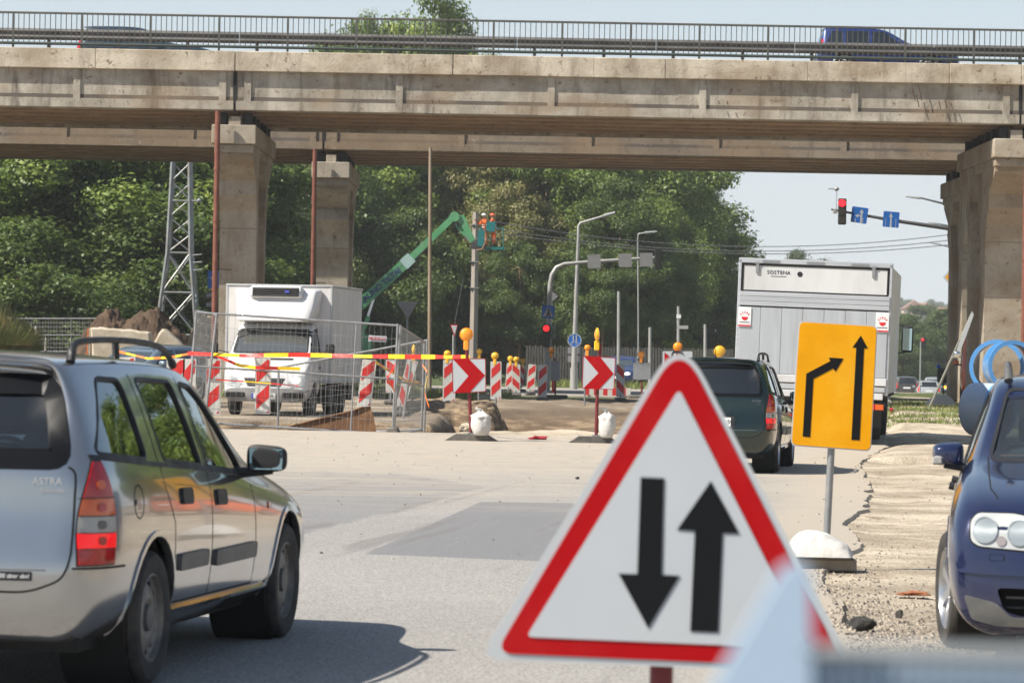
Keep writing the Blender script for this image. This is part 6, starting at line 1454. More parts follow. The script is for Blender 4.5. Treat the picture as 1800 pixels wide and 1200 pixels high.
def pillow(name, label, c, size, rz=0, seed=1, upright=False, group=None):
    """sand filled bag: sagging, with seams"""
    root = thing(name, label, 'sandbag', c, rz, group); n, m = 28, 20; vs = []; sx_, sy_, sz_ = size; noise_ = random.Random(seed).random()*50
    if upright:
        b = MB(); prof = []
        for k in range(15):
            t = k/14; r = (math.sin(math.pi*min(1, .12+t*.80))**.45) if t < .78 else max(.16, 1-(t-.78)*4.4); prof.append((r*.5, t))
        N_ = 26
        for r, t in prof:
            for i in range(N_):
                a = 2*math.pi*i/N_; w = 1+.07*noise.noise(Vector((math.cos(a)*2+noise_, math.sin(a)*2, t*3)))+(.13*math.sin(a*6) if t > .68 else .03*math.sin(a*5+t*9)); vs.append((math.cos(a)*r*w*sx_, math.sin(a)*r*w*sy_, t*sz_*(1+.04*math.sin(3*a+noise_)*(t > .6))))
        fs = [(k*N_+i, k*N_+(i+1) % N_, (k+1)*N_+(i+1) % N_, (k+1)*N_+i) for k in range(14) for i in range(N_)]+[tuple(range(N_-1, -1, -1))]
        b.add(vs, fs); b.build('bag', M['sack'], root, angle=70)
        e = MB()
        for k in range(5): a = k*1.3; e.add([(-.02, .0, sz_*.93), (.03, .01, sz_*.93), (.05*math.cos(a)-.03, .04*math.sin(a), sz_*(1.08+.05*(k % 3))), (.05*math.cos(a)-.07, .03*math.sin(a), sz_*(1.10))], [(0, 1, 2, 3)])
        e.build('tied_neck', M['sack'], root, angle=0); return root
    for j in range(m+1):
        for i in range(n+1):
            u = -1+2*i/n; v = -1+2*j/m; e = max(0, (1-abs(u)**2.3))*max(0, (1-abs(v)**2.0)); h = sz_*1.08*e**.58
            k = noise.noise(Vector((u*2.2+noise_, v*2.2, 0)))*.18+noise.noise(Vector((u*7, v*7+noise_, 0)))*.035
            cx = sx_/2*u*(1-.10*v*v); cy = sy_/2*v*(1-.07*u*u); vs.append((cx, cy, h*(1+k)*(1-.22*u*(1 if seed % 2 else -1))+.012))
    nb_ = len(vs); vs += [(x, y, min(z, .012)*0+.004) for x, y, z in vs]
    fs = []
    for j in range(m):
        for i in range(n): a = j*(n+1)+i; fs += [(a, a+1, a+n+2, a+n+1), (a+nb_, a+n+1+nb_, a+n+2+nb_, a+1+nb_)]
    MB().add(vs, fs).build('bag', M['sack'], root, angle=70); 
    sm = [(-sx_/2, -sy_/2*.93, .012), (-sx_/2*.98, 0, .02), (-sx_/2, sy_/2*.93, .012)]
    MB().tube([(sx_/2*.99, y, .014) for y in (-sy_/2*.86, 0, sy_/2*.86)], .008, 6).build('seam', M['sack'], root); return root
c = W(1440, 975, D-.15); pillow('sandbag', 'plump white sandbag lying flat on the foot of the yellow lane sign', (c.x, D-.16, .100), (.48, .40, .150), R(-4), 1)

# --- chevron boards
def lamp(parent_at, c, r, m, edge=False, case=True, parent=None):
    mb = MB(); ax = (0, -1, 0) if not edge else (1, .1, 0)
    mb.lathe([(0, .045), (r*.45, .04), (r*.8, .026), (r*.97, .008), (r, 0), (r*.97, -.008), (r*.8, -.026), (r*.45, -.04), (0, -.045)], c, ax, 20)
    o = parent_at.b(mb, 'lamp_lens', m, parent)
    if case:
        mb = MB().lathe([(r*1.0, .010), (r*1.07, .012), (r*1.07, -.012), (r*1.0, -.010)], c, ax, 20, True); mb.bbox((c[0], c[1], c[2]-r-.075), (.085, .06, .16), .015); parent_at.b(mb, 'lamp_case', m if not edge else M['lamp_case'], parent)
    return o
def chevron(d, panel, red, post, basepx, lampc, lr, edge, label, lm):
    T = thing('chevron_board', label, 'road sign', (W(post[0][0], 700, d).x, d, 0), 0, 'arrow boards on red posts'); A = At(T)
    A.plate('panel', roundpoly(panel, 3, 3), d, .03, M['sign_white']); A.plate('rim', roundpoly(panel, 3, 3), d, .012, M['sign_red'], -.031)
    pr = [tuple(p) for p in panel]; cx = sum(p[0] for p in pr)/4; cy = sum(p[1] for p in pr)/4
    rim = MB(); o_ = wp(roundpoly(panel, 3, 3), d); i_ = wp(roundpoly([(cx+(p[0]-cx)*.965, cy+(p[1]-cy)*.965) for p in pr], 2.5, 3), d); n = len(o_)
    rim.add([(x, d-.004, z) for x, z in o_]+[(x, d-.004, z) for x, z in i_], [(k, (k+1) % n, n+(k+1) % n, n+k) for k in range(n)]); A.b(rim, 'red_rim', M['sign_red'], angle=0)
    A.plate('chevron', red, d, .004, M['sign_red'], .0055)
    pts = [Vector(W(x, y, d+.06)) for x, y in post]; A.b(MB().tube(pts, .030, 10), 'post', M['red_post'])
    bx = wp(basepx, d); cz = sum(p[0] for p in bx)/4; g = .028
    w = bx[-1][0]-bx[0][0]; b = MB(); b.prism([(bx[0][0], g), (bx[0][0]+w*.20, g+.105), (bx[-1][0]-w*.20, g+.105), (bx[-1][0], g)], 'xz', d-.14, d+.24); A.b(b, 'foot', M['recycled'], angle=20)
    A.b(MB().box((pts[-1].x, d+.04, g+.115), (.13, .12, .03)), 'socket', M['grey_post'])
    c = W(lampc[0], lampc[1], d); lamp(A, (c.x, d, c.z), lr, lm, edge)
    return T
z6 = lambda pts: zp(pts, 4.285, 740, 540)
chevron(56, z6([(232, 385), (487, 383), (490, 635), (238, 647)]), z6([(243, 392), (360, 388), (482, 512), (367, 640), (250, 645), (358, 517)]), z6([(345, 300), (352, 500), (367, 700), (380, 1010)]), z6([(180, 1035), (262, 988), (500, 990), (580, 1040)]), (819.7, 587.5), .105, False, 'left one of two red chevron boards, beside the taped mesh fence', M['lamp_orange'])
chevron(56, z6([(1220, 365), (1465, 378), (1455, 620), (1212, 612)]), z6([(1230, 370), (1350, 374), (1450, 500), (1340, 618), (1222, 610), (1337, 495)]), z6([(1352, 280), (1340, 420), (1328, 640), (1318, 1010)]), z6([(1112, 1030), (1190, 985), (1420, 988), (1500, 1035)]), (1049.5, 588), .105, True, 'right one of two red chevron boards, its lamp seen edge on', M['lamp_orange'])
c = W(845, 770, 55.8); pillow('sandbag', 'upright tied white sandbag beside the left chevron board', (c.x, 55.85, .12), (.33, .30, .40), 0, 2, True, 'tied sandbags at the chevron boards')
c = W(1067, 770, 55.8); pillow('sandbag', 'upright tied white sandbag with a pinched top beside the right chevron board', (c.x, 55.85, .12), (.27, .28, .43), .6, 3, True, 'tied sandbags at the chevron boards')

# --- striped delineator panels
def clip_poly(poly, a, b_, c):
    out = []
    for i in range(len(poly)):
        p, q = poly[i-1], poly[i]; fp = a*p[0]+b_*p[1]-c; fq = a*q[0]+b_*q[1]-c
        if (fp >= 0) != (fq >= 0): t = fp/(fp-fq); out.append((p[0]+(q[0]-p[0])*t, p[1]+(q[1]-p[1])*t))
        if fq >= 0: out.append(q)
    return out
def delineator(corners, d, label, mirror=False, lampm=None, foot=True, ground=True, lamp_dx=0, lamp_r=.095, phase=0.0, foot_z=None):
    TL, TR, BR, BL = [Vector(c) for c in corners]; T = thing('delineator_panel', label, 'delineator', (W((BL.x+BR.x)/2, BL.y, d).x, d, 0), 0, 'striped delineator panels'); A = At(T)
    def px(u, v): return tuple((TL*(1-u)+TR*u)*(1-v)+(BL*(1-u)+BR*u)*v)
    A.plate('panel', roundpoly([px(0, 0), px(1, 0), px(1, 1), px(0, 1)], 2, 3), d, .035, M['delin_white'])
    for k in (-1, 0, 1, 2):
        a0 = .47*k+.03+phase+.0; a1 = a0+.245
        # band between v = a0+.26*(1-u) ... in panel coordinates
        poly = [(.09, .025), (.91, .025), (.91, .975), (.09, .975)]
        poly = clip_poly(poly, .27, 1, a0+.20); poly = clip_poly(poly, -.27, -1, -(a1+.20))
        if len(poly) < 3: continue
        pts = [px(1-u if mirror else u, v) for u, v in poly]; A.plate('stripe', pts, d, .004, M['delin_red'], .0035)
    zb = W(BL.x, BL.y, d).z
    if foot:
        cx = W((BL.x+BR.x)/2, BL.y, d).x; gz_ = foot_z if foot_z is not None else float(gz(cx, d+.1))
        A.b(MB().bbox((cx, d+.02, gz_+.06), (.36, .75, .10), .03), 'foot', M['recycled'])
        if zb > gz_+.12: A.b(MB().cyl((cx, d+.02, gz_+.08), (cx, d+.02, zb+.06), .03, n=8), 'stem', M['grey_post'])
    if lampm:
        c = W((TL.x+TR.x)/2+lamp_dx, (TL.y+TR.y)/2, d); lamp(A, (c.x, d+.02, c.z+.15), lamp_r, M[lampm])
    return T
dd = 'striped delineator '
delineator([(206, 628), (238, 627), (238, 733), (206, 733)], 61.1, dd+'leftmost in view, just showing above the silver car roof rail', foot=False)
delineator([(293, 629), (325, 630), (324, 736), (292, 735)], 61.1, dd+'behind the front end of the silver roof rail', foot=False)
delineator([(322, 630.5), (345, 630.5), (342, 736), (319, 736)], 61.1, dd+'with faint orange scrawl just left of the leaning fence posts', foot=False)
delineator([(362, 630), (389, 631), (387, 729), (359, 727)], 61.1, dd+'in front of the left headlamp of the white van', foot=False)
delineator([(448.5, 629), (476, 630), (475, 728), (448, 727)], 61.1, dd+'covering the middle of the white van grille', foot=False)
delineator([(637, 631), (662, 633), (652, 714), (627, 715)], 61.15, dd+'leaning to the right behind the rusty steel sheet', foot=False)
delineator([(678, 632), (699, 633), (696, 690), (678, 690)], 92, dd+'mirrored stripes in the shade behind the corner of the fence', mirror=True)
delineator([(716, 631), (735, 635), (712, 716), (696, 712)], 76, dd+'pale washed out one leaning strongly behind the narrow fence panel', mirror=True, phase=.1)
delineator([(779, 632), (801, 633), (800, 706), (778, 706)], 81, dd+'partly behind the left chevron board, yellow lamp on top', lampm='lamp_yellow', lamp_dx=-4, lamp_r=.08)
delineator([(862, 635), (881.5, 635.5), (881, 702), (862, 701.5)], 90, dd+'just right of the left chevron board with a double yellow lamp', lampm='lamp_yellow', lamp_dx=-2)
delineator([(891, 637.5), (903, 638), (899, 684), (888, 683)], 118, dd+'leaning, leftmost of the far cluster of three', lampm='lamp_yellow')
delineator([(900, 639.5), (914.5, 640), (914.5, 690), (899, 689.5)], 112, dd+'mirrored and darker, middle of the far cluster of three', mirror=True, lampm='lamp_yellow')
delineator([(913, 641), (924.5, 642), (919, 681), (912, 681)], 124, dd+'narrow one leaning right, rightmost of the far cluster', mirror=True, lampm='lamp_yellow')
delineator([(929, 639.5), (943, 641), (939, 688.5), (925, 687.5)], 114, dd+'dusty one right of the far cluster, without a lamp')
delineator([(946, 641), (963, 641.5), (961, 702), (945, 701.5)], 104, dd+'upright in front of the traffic signal foot')
delineator([(1083, 640), (1098, 640), (1098, 698), (1083, 697)], 106, dd+'mirrored one touching the right edge of the right chevron board', mirror=True)
# loose lamps and boards seen from behind
def back_board(px, py, w, h, d, post_b, label, lampc=None, lm='lamp_orange', face=None, lr=.09):
    T = thing('sign_board', label, 'road sign', (W(px, py, d).x, d, 0), 0, 'arrow boards seen from behind'); A = At(T)
    pts = [(px-w/2, py-h/2), (px+w/2, py-h/2+.3), (px+w/2-.3, py+h/2), (px-w/2, py+h/2)]
    A.plate('panel', roundpoly(pts, 2, 3), d, .03, M['sign_back'] if face is None else M['sign_white'])
    if face: A.plate('chevron', face, d, .004, M['sign_red'], .004)
    A.b(MB().tube([W(px, py-h/2-6, d+.05), W(px+.3, py, d+.05), W(px, post_b, d+.05)], .028, 8), 'post', M['red_post'])
    g = W(px, post_b, d); A.b(MB().bbox((g.x, d+.05, max(.06, g.z+.05)), (.8, .4, .1), .03), 'foot', M['recycled'])
    if lampc: c = W(*lampc, d); lamp(A, (c.x, d, c.z), lr, M[lm])
back_board(976, 652, 16, 34, 110, 700, 'grey back of a board under the dull orange lamp by the signal foot', (969, 616))
back_board(1128, 652, 30, 30, 100, 700, 'pale grey back of a square board left of the triangle sign with an amber lamp', (1127, 623))
back_board(1191, 634, 52, 34, 70, 745, 'left pointing red chevron board mostly hidden by the top of the triangle sign', (1191, 609), 'lamp_orange', [(1168, 619), (1187, 634), (1168, 650)])
T = thing('warning_lamp', 'amber lamp on a thin post just left of the right chevron board', 'lamp', (W(1032, 650, 96).x, 96, 0)); A = At(T); c = W(1032.5, 611, 96); lamp(A, (c.x, 96, c.z), .085, M['lamp_orange']); A.b(MB().cyl((c.x-.05, 96.04, c.z-.1), (c.x-.05, 96.04, 0), .025, n=8), 'post', M['grey_post'])
T = thing('warning_lamp', 'pale yellow lamp between the left chevron board and the wooden line pole', 'lamp', (W(843, 650, 100).x, 100, 0)); A = At(T); c = W(842.5, 617.5, 100); lamp(A, (c.x, 100, c.z), .08, M['lamp_yellow']); A.b(MB().cyl((c.x, 100.04, c.z-.1), (c.x, 100.04, -.2), .025, n=8), 'post', M['grey_post'])
T = thing('warning_lamp', 'round yellow lamp showing above the roof of the green estate', 'lamp', (W(1264, 650, 72).x, 72, 0)); A = At(T); c = W(1264.5, 617, 72); lamp(A, (c.x, 72, c.z), .115, M['lamp_yellow']); A.b(MB().cyl((c.x, 72.04, c.z-.1), (c.x, 72.04, 0), .03, n=8), 'post', M['red_post'])
T = thing('warning_lamp', 'edge on yellow lamp behind the narrow fence panel', 'lamp', (W(727, 650, 74).x, 74, 0)); A = At(T); c = W(727, 614, 74); lamp(A, (c.x, 74, c.z), .10, M['lamp_yellow'], True); A.b(MB().cyl((c.x-.03, 74.04, c.z-.1), (c.x-.2, 74.04, 0), .03, n=8), 'post', M['grey_post'])
p = W(973, 700, 122); T = thing('traffic_bollard', 'small red and white flexible bollard beside the upright delineator', 'bollard', (p.x, 122, 0)); mb = MB().lathe([(.10, 0), (.09, .03), (.075, .05), (.07, .75), (.0, .78)], (0, 0, .03), n=14); mb.build('post', M['delin_red'], T)
for z in (.50, .66): MB().lathe([(.073, 0), (.074, .09)], (0, 0, z), n=14).build('white_band', M['sign_white'], T)
p = W(1068, 690, 112); T = thing('barrier_beam', 'low red and white barrier beam under the right chevron board', 'barrier', (p.x, 112, .04)); 
for k in range(10): MB().box((-.75+.15*k+.075, 0, .18), (.15, .06, .26)).build('block', M['delin_red' if k % 2 == 0 else 'delin_white'], T)
for x in (-.6, .6): MB().box((x, 0, .03), (.1, .4, .06)).build('foot', M['recycled'], T)

# ================================================================== mesh fence, tape, sheet
mat('fence_steel', (.36, .37, .38), .42, metal=.55, col2=(.28, .28, .28), scale=6); mat('fence_wire', (.33, .335, .33), .5, metal=.4)
def fence_panel(TL, TR, BR, BL, dl, dr, label, nv=34, rails=(), group='mesh fence panels round the pit', tube_r=.021, mids=(), wire=.0021, nh=8):
    P = lambda u, v: (W(*TL, dl).lerp(W(*TR, dr), u)).lerp(W(*BL, dl).lerp(W(*BR, dr), u), v)
    o = P(.5, 1); T = thing('mesh_fence', label, 'fence', (o.x, o.y, 0), 0, group); A = At(T)
    for a, b_ in (((0, 0), (1, 0)), ((0, 1), (1, 1))): A.b(MB().cyl(P(*a), P(*b_), tube_r, n=8), 'rail', M['fence_steel'])
    for u in (0, 1)+tuple(mids): A.b(MB().cyl(P(u, -.015), P(u, 1.03), tube_r*(1 if u in (0, 1) else .7), n=8), 'upright', M['fence_steel'])
    for v in rails: A.b(MB().cyl(P(0, v), P(1, v), tube_r*.8, n=8), 'rail', M['fence_steel'])
    w = MB()
    for k in range(1, nv): u = k/nv+.002*math.sin(k*3.1); w.tube([P(u, 0), P(u+.004*math.sin(k), .5), P(u, 1)], wire, 4, False)
    for k in range(1, nh): w.tube([P(0, k/nh), P(1, k/nh)], wire, 4, False)
    A.b(w, 'wire_mesh', M['fence_wire'])['kind'] = 'stuff'
    for u in (0, 1):
        q = P(u, 1); A.b(MB().bbox((q.x, q.y, float(gz(q.x, q.y))+.06), (.22, .62, .12), .03), 'foot', M['recycled'])
    return T, A, P
T, A, P = fence_panel((345, 549), (699, 572), (690, 763), (331, 741), 61.0, 61.0, 'long mesh fence panel with a small red and white sign', 36, (.49,), mids=(.795,))
sg_ = MB(); c = zp([(8, 8.8), (39.8, 10.9), (39.2, 21.8), (7.4, 19.8)], 1, 640, 580); A.plate('fence_sign', c, 60.92, .01, M['sign_white'])
for k, ch in enumerate('CRAMO'):
    p = W(651.3+k*6.05, 594.3+k*.42, 60.9); a_ = MB().bbox((p.x, 60.905, p.z), (.052, .01, .052), .004); A.b(a_, 'letter_tile', M['sign_red']); text_mesh(ch, .056, M['sign_white'], T, p+A.off+Vector((0, -.012, 0)), (R(90), 0, 0), 'letter', .001, bold=.0015)
fence_panel((704, 574), (746, 601), (741, 755), (692, 766), 61.1, 64.8, 'narrow looking mesh fence panel turned away from view at the corner of the pit', 34, (.5,), tube_r=.022)
fence_panel((381, 553), (347, 547), (329, 700), (363, 712), 60.6, 64.0, 'leaning mesh fence panel end on at the left above the silver car', 30, (), tube_r=.022)
fence_panel((490, 646), (751, 598), (746, 754), (488, 766), 69.5, 66.5, 'low mesh fence panel with pale top rail behind the long one', 30, (), tube_r=.022)
fence_panel((-30, 560), (170, 560), (170, 618), (-30, 618), 118, 118, 'far mesh fence under the maples left of the earth heap', 40, (.5,), group='far fences', mids=(.30, .775), tube_r=.03, wire=.008)
mat('tape_red', (.75, .03, .02), .45); mat('tape_yellow', (.90, .60, .02), .45); mat('tape_orange', (.85, .20, .03), .5)
def tape(pts, h, label, seg=.33, seed=0, cols=('tape_red', 'tape_yellow')):
    P3 = [W(x, y, d) for x, y, d in pts]; T = thing('barrier_tape', label, 'tape', P3[0], 0, 'barrier tape on the fence'); o = P3[0]
    L = [0]
    for a, b_ in zip(P3, P3[1:]): L.append(L[-1]+(b_-a).length)
    def at(s):
        for k in range(len(P3)-1):
            if s <= L[k+1] or k == len(P3)-2: return P3[k].lerp(P3[k+1], (s-L[k])/(L[k+1]-L[k]))
    n = max(1, int(L[-1]/seg)); rr = random.Random(seed)
    for k in range(n):
        mb = MB(); vs = []
        for q in range(5):
            s = (k+q/4)*L[-1]/n; p = at(s)-o; tw = .5*math.sin(s*2.3+seed)+.3; vs += [p+Vector((0, math.sin(tw)*h*.5, h/2*math.cos(tw))), p-Vector((0, math.sin(tw)*h*.5, h/2*math.cos(tw)))]
        mb.add(vs, [(2*q, 2*q+2, 2*q+3, 2*q+1) for q in range(4)]); mb.build('tape_length', M[cols[k % len(cols)]], T, angle=0)
    return T
tape([(330, 621, 60.7), (430, 625, 60.6), (520, 623.5, 60.3), (640, 626, 59.5), (760, 627, 58), (826, 627.5, 56.1)], .075, 'long taut red and yellow tape from the fence to the left chevron board', .44)
tape([(378, 624, 60.8), (420, 642, 60.7), (450, 646, 60.6), (528, 648, 60.6)], .06, 'red and yellow tape hanging slack over the van bonnet', .35, 2)
tape([(380, 667, 60.8), (455, 672, 60.7), (525, 678, 60.7)], .022, 'thin twisted tape running across the van headlamps', .4, 4)
tape([(660, 636, 60.85), (690, 655, 62), (715, 670, 63), (738, 672, 64.5)], .055, 'twisted tape sagging from the leaning delineator to the narrow fence panel', .25, 5, ('tape_yellow', 'tape_orange'))
tape([(695, 640, 60.85), (680, 666, 60.85), (694, 688, 60.85)], .05, 'loose red tape loop left of the fence corner', .2, 7, ('tape_red', 'tape_orange'))
tape([(742, 640, 64.8), (752, 655, 64.6), (746, 690, 64.6), (754, 715, 64.5)], .06, 'yellow tape knot with hanging end on the outer fence posts', .25, 8, ('tape_orange', 'tape_yellow'))
tape([(684, 728, 60.8), (683, 745, 60.8), (688, 764, 60.8)], .06, 'yellow and orange tape end tied low on the fence corner post', .28, 9, ('tape_yellow', 'tape_orange'))
tape([(372, 675, 61.5), (370, 690, 61.5), (371, 705, 61.5)], .045, 'orange tape tail tied to the leaning left fence post', .2, 10, ('tape_orange', 'tape_yellow'))
tape([(205, 617, 80), (260, 630, 79), (300, 628, 78), (330, 622, 77)], .06, 'orange tape sagging in front of the grey blue parked car', .4, 12, ('tape_orange', 'tape_yellow'))
mat('rust_sheet', (.16, .075, .035), .8, col2=(.30, .16, .075), scale=2.2, dirt=(.08, .045, .03), dirt_amt=.7, bump=.3)
T = thing('steel_sheet', 'rusty brown steel trench sheet standing in the pit behind the long fence panel', 'steel sheet', (W(600, 750, 64).x, 64.2, 0)); A = At(T)
A.plate('sheet', [(508, 750), (560, 737), (622, 722), (650, 710), (657, 733), (664, 775), (500, 778)], 64.2, .02, M['rust_sheet'])
A.b(MB().tube([W(508, 749, 64.18), W(560, 736, 64.18), W(622, 721, 64.18), W(650, 709, 64.18)], .018, 6), 'folded_edge', M['rust_sheet'])
# white flat debris behind the fence corner
def rock(name, label, c, size, m, cat, seed=1, rz=0, group=None, sub=3, rough=.22):
    bm = bmesh.new(); bmesh.ops.create_icosphere(bm, subdivisions=sub, radius=.5)
    for v in bm.verts:
        n = noise.noise(v.co*2.1+Vector((seed*7.3, 0, 0)))+.5*noise.noise(v.co*5+Vector((0, seed*3.1, 0))); v.co *= 1+rough*n*1.6
        v.co.x *= size[0]; v.co.y *= size[1]; v.co.z = max(v.co.z, -.35)*size[2]
    me = bpy.data.meshes.new(name); bm.to_mesh(me); bm.free(); me.polygons.foreach_set('use_smooth', [True]*len(me.polygons)); me.set_sharp_from_angle(angle=R(28))
    return tag(link(name, me, m, None, c, (0, 0, rz)), label, cat, group)
mat('asphalt_chunk', (.030, .029, .028), .95, col2=(.06, .057, .053), scale=20, bump=.8, bscale=70)
mat('old_concrete', (.42, .36, .27), .9, col2=(.52, .46, .36), scale=2.5, dirt=(.25, .20, .15), dirt_amt=.5, bump=.6, bscale=14)
def gp(px, py): p = G(px, py); return Vector((p.x, p.y, 0))
p = gp(1514, 1106); rock('asphalt_lump', 'dark broad lump of broken asphalt lying at the road edge by the blurred railing', (p.x, p.y, .03), (.17, .14, .09), M['asphalt_chunk'], 'rubble', 2)
p = gp(1580, 1088); rock('rubber_lump', 'small black ribbed lump on the dirt left of the blue estate wheel', (p.x, p.y, .03), (.045, .05, .06), M['tyre'], 'rubble', 3)
p = gp(1015, 846); rock('asphalt_crumb', 'tiny dark crumb alone on the asphalt in front of the chevron boards', (p.x, p.y, .04), (.05, .05, .035), M['asphalt_chunk'], 'rubble', 4)
p = W(944, 775, 57.5); rock('red_rag', 'crumpled dark red rag on the sand between the two chevron boards', (p.x, 57.5, .05), (.26, .2, .07), mat('rag_red', (.30, .02, .03), .9), 'rag', 5, rough=.6)
p = W(820, 745, 63.5); rock('rubble_lump', 'pale grey rubble lump behind the post of the left chevron board', (p.x, 62.2, .10), (.22, .2, .16), M['old_concrete'], 'rubble', 6, rough=.4)
p = gp(1608, 1045); rock('dry_leaf_heap', 'small heap of reddish dry leaves on the dirt shoulder', (p.x, p.y, .008), (.16, .10, .03), mat('dry_leaves', (.28, .09, .04), .9, col2=(.40, .17, .08), scale=40), 'leaves', 7, rough=.8)
p = W(1728, 992, 15.9)
rs = random.Random(21)
mat('stone_mix', (.30, .27, .23), .9, col2=(.12, .11, .10), scale=2, coord='Object')
v_, f_ = [], []; st = MB()
for k in range(6500):
    y = 16.5+abs(rs.gauss(0, 1))*4.2; ex = float(edge_x(y)); x = ex+abs(rs.gauss(0, .30))+rs.uniform(-.12, .15)
    if k % 6 == 0: y = rs.uniform(20, 50); ex = float(edge_x(y)); x = ex+rs.uniform(-.1, 2.2)
    if k % 11 == 0: y = rs.uniform(24, 59); x = rs.uniform(-6, float(edge_x(y)))
    s = rs.choice((.004, .006, .009, .009, .013, .019))*rs.uniform(.7, 1.2); z = float(0)+.0
    c = Vector((x, y, z)); q = [c+Vector((rs.uniform(.6, 1)*s, 0, 0)), c+Vector((0, rs.uniform(.6, 1)*s, 0)), c+Vector((-rs.uniform(.6, 1)*s, 0, 0)), c+Vector((0, -rs.uniform(.6, 1)*s, 0)), c+Vector((0, 0, s*.8))]
    st.v += [tuple(a) for a in q]; b0_ = len(st.v)-5; st.f += [(b0_, b0_+1, b0_+4), (b0_+1, b0_+2, b0_+4), (b0_+2, b0_+3, b0_+4), (b0_+3, b0_, b0_+4)]; st.mi += [0]*4
arr = np.array(st.v); zz = gz(arr[:, 0], arr[:, 1]); on = arr[:, 0] < edge_x(arr[:, 1]); arr[:, 2] += np.where(on, .03, zz-.003)
st.v = [tuple(a) for a in arr]
m_, N_, L_ = node_mat('pebble_mix'); nb = NB(m_); P_ = nb.tex(); L_.new(nb.mix(nb.mapr(nb.noise(P_, 22, 2, .8), .42, .58), (.075, .068, .06), (.42, .36, .29)), N_['Principled BSDF'].inputs['Base Color']); N_['Principled BSDF'].inputs['Roughness'].default_value = .9
tag(st.build('gravel', M['pebble_mix'], angle=0, fixn=False), 'loose gravel and asphalt crumbs along the broken road edge', 'gravel', kind='stuff')

# ================================================================== left background: heap, blocks, pylon
def heap(name, label, prof, d, depth, m, seed, amp=.35, cat='earth heap'):
    P = [W(x, y, d) for x, y in prof]; X = np.linspace(P[0].x, P[-1].x, 220); Z = np.interp(X, [p.x for p in P], [p.z for p in P]); V = np.linspace(-1, 1, 90)
    XX, VV = np.meshgrid(X, V); prof_v = np.maximum(0, 1-np.abs(VV)**1.35); base = -.4; ZZ = base+(Z[None, :]-base)*prof_v+(fbm(XX*1.0+seed, VV*depth*.5, 1.1, 4)*amp+np.abs(fbm(XX+seed, VV*depth*.5, 2.6, 4))*.45-.12)*prof_v**.5; YY = d+VV*depth/2*(1+.0*XX)
    co = np.stack([XX-P[0].x, YY-d, ZZ], -1).reshape(-1, 3); ny, nx = XX.shape; me = bpy.data.meshes.new(name)
    me.from_pydata(co.tolist(), [], [(j*nx+i, j*nx+i+1, (j+1)*nx+i+1, (j+1)*nx+i) for j in range(ny-1) for i in range(nx-1)]); me.polygons.foreach_set('use_smooth', [True]*len(me.polygons))
    return tag(link(name, me, m, None, (P[0].x, d, 0)), label, cat)
mat('earth', (.050, .031, .021), .97, col2=(.095, .062, .040), scale=1.6, bump=.9, bscale=9, dirt=(.20, .14, .09), dirt_amt=.3)
mat('sand_heap', (.27, .20, .13), .97, col2=(.36, .28, .19), scale=1.6, bump=.8, bscale=10)
heap('earth_heap', 'large dark brown earth heap with two humps behind the concrete blocks', [(118, 632), (140, 600), (158, 575), (176, 556), (196, 545), (207, 550), (222, 562), (240, 551), (262, 544), (282, 548), (300, 566), (322, 580), (345, 606), (372, 632)], 118, 9, M['earth'], 3)
heap('sand_heap', 'pale sand heap behind the leaning fence posts left of the white van', [(318, 640), (335, 590), (348, 572), (362, 556), (374, 560), (395, 580), (430, 600), (470, 640)], 110, 6, M['sand_heap'], 9)
def block(name, label, px, d, th, m, zmin=-.3, group=None, seed=1):
    T = thing(name, label, 'concrete block', (W(px[0][0], px[0][1], d).x, d, 0), 0, group); pp = wp(px, d); n = len(pp)
    # rough block: subdivided outline with chipped edges
    rs = random.Random(seed); out = []
    for i in range(n):
        a, b_ = Vector(pp[i]), Vector(pp[(i+1) % n]); k = max(2, int((b_-a).length/.12))
        for q in range(k): p = a.lerp(b_, q/k); out.append((p.x+rs.uniform(-.018, .018), p.y+rs.uniform(-.018, .018)))
    inn = offset_poly(out, .05); N_ = len(out); o = Vector((-T.location.x, -T.location.y, 0)); vs = [(x, d+.05, z) for x, z in out]+[(x, d, z) for x, z in inn]+[(x, d+th, z) for x, z in out]
    fs = [(i, (i+1) % N_, N_+(i+1) % N_, N_+i) for i in range(N_)]+[tuple(range(N_, 2*N_))]+[(i, 2*N_+i, 2*N_+(i+1) % N_, (i+1) % N_) for i in range(N_)]+[tuple(range(3*N_-1, 2*N_-1, -1))]
    MB().add(vs, fs).build('slab', m, T, o, angle=22); return T
block('concrete_block', 'long chipped pale concrete block tilted slightly in front of the earth heap', [(159, 576), (168, 574.5), (215, 578), (262, 583), (264, 592), (265, 660), (162, 660), (160, 600)], 88, .7, M['old_concrete'], group='old concrete blocks', seed=3)
block('concrete_block', 'triangular broken concrete block right of the long one', [(266, 608), (284, 578), (288, 577), (304, 590), (319, 606), (324, 660), (262, 660)], 89, .7, M['old_concrete'], group='old concrete blocks', seed=5)
T = thing('marker_board', 'narrow board with an orange edge at the left end of the long concrete block', 'board', (W(155, 600, 87.5).x, 87.5, 0)); A = At(T); A.plate('board', [(155.5, 578), (158.5, 577), (158, 640), (153, 640)], 87.5, .05, M['old_concrete']); A.plate('orange_edge', [(154.2, 578), (155.6, 578), (153.2, 640), (152, 640)], 87.5, .05, M['tape_orange'], .01)
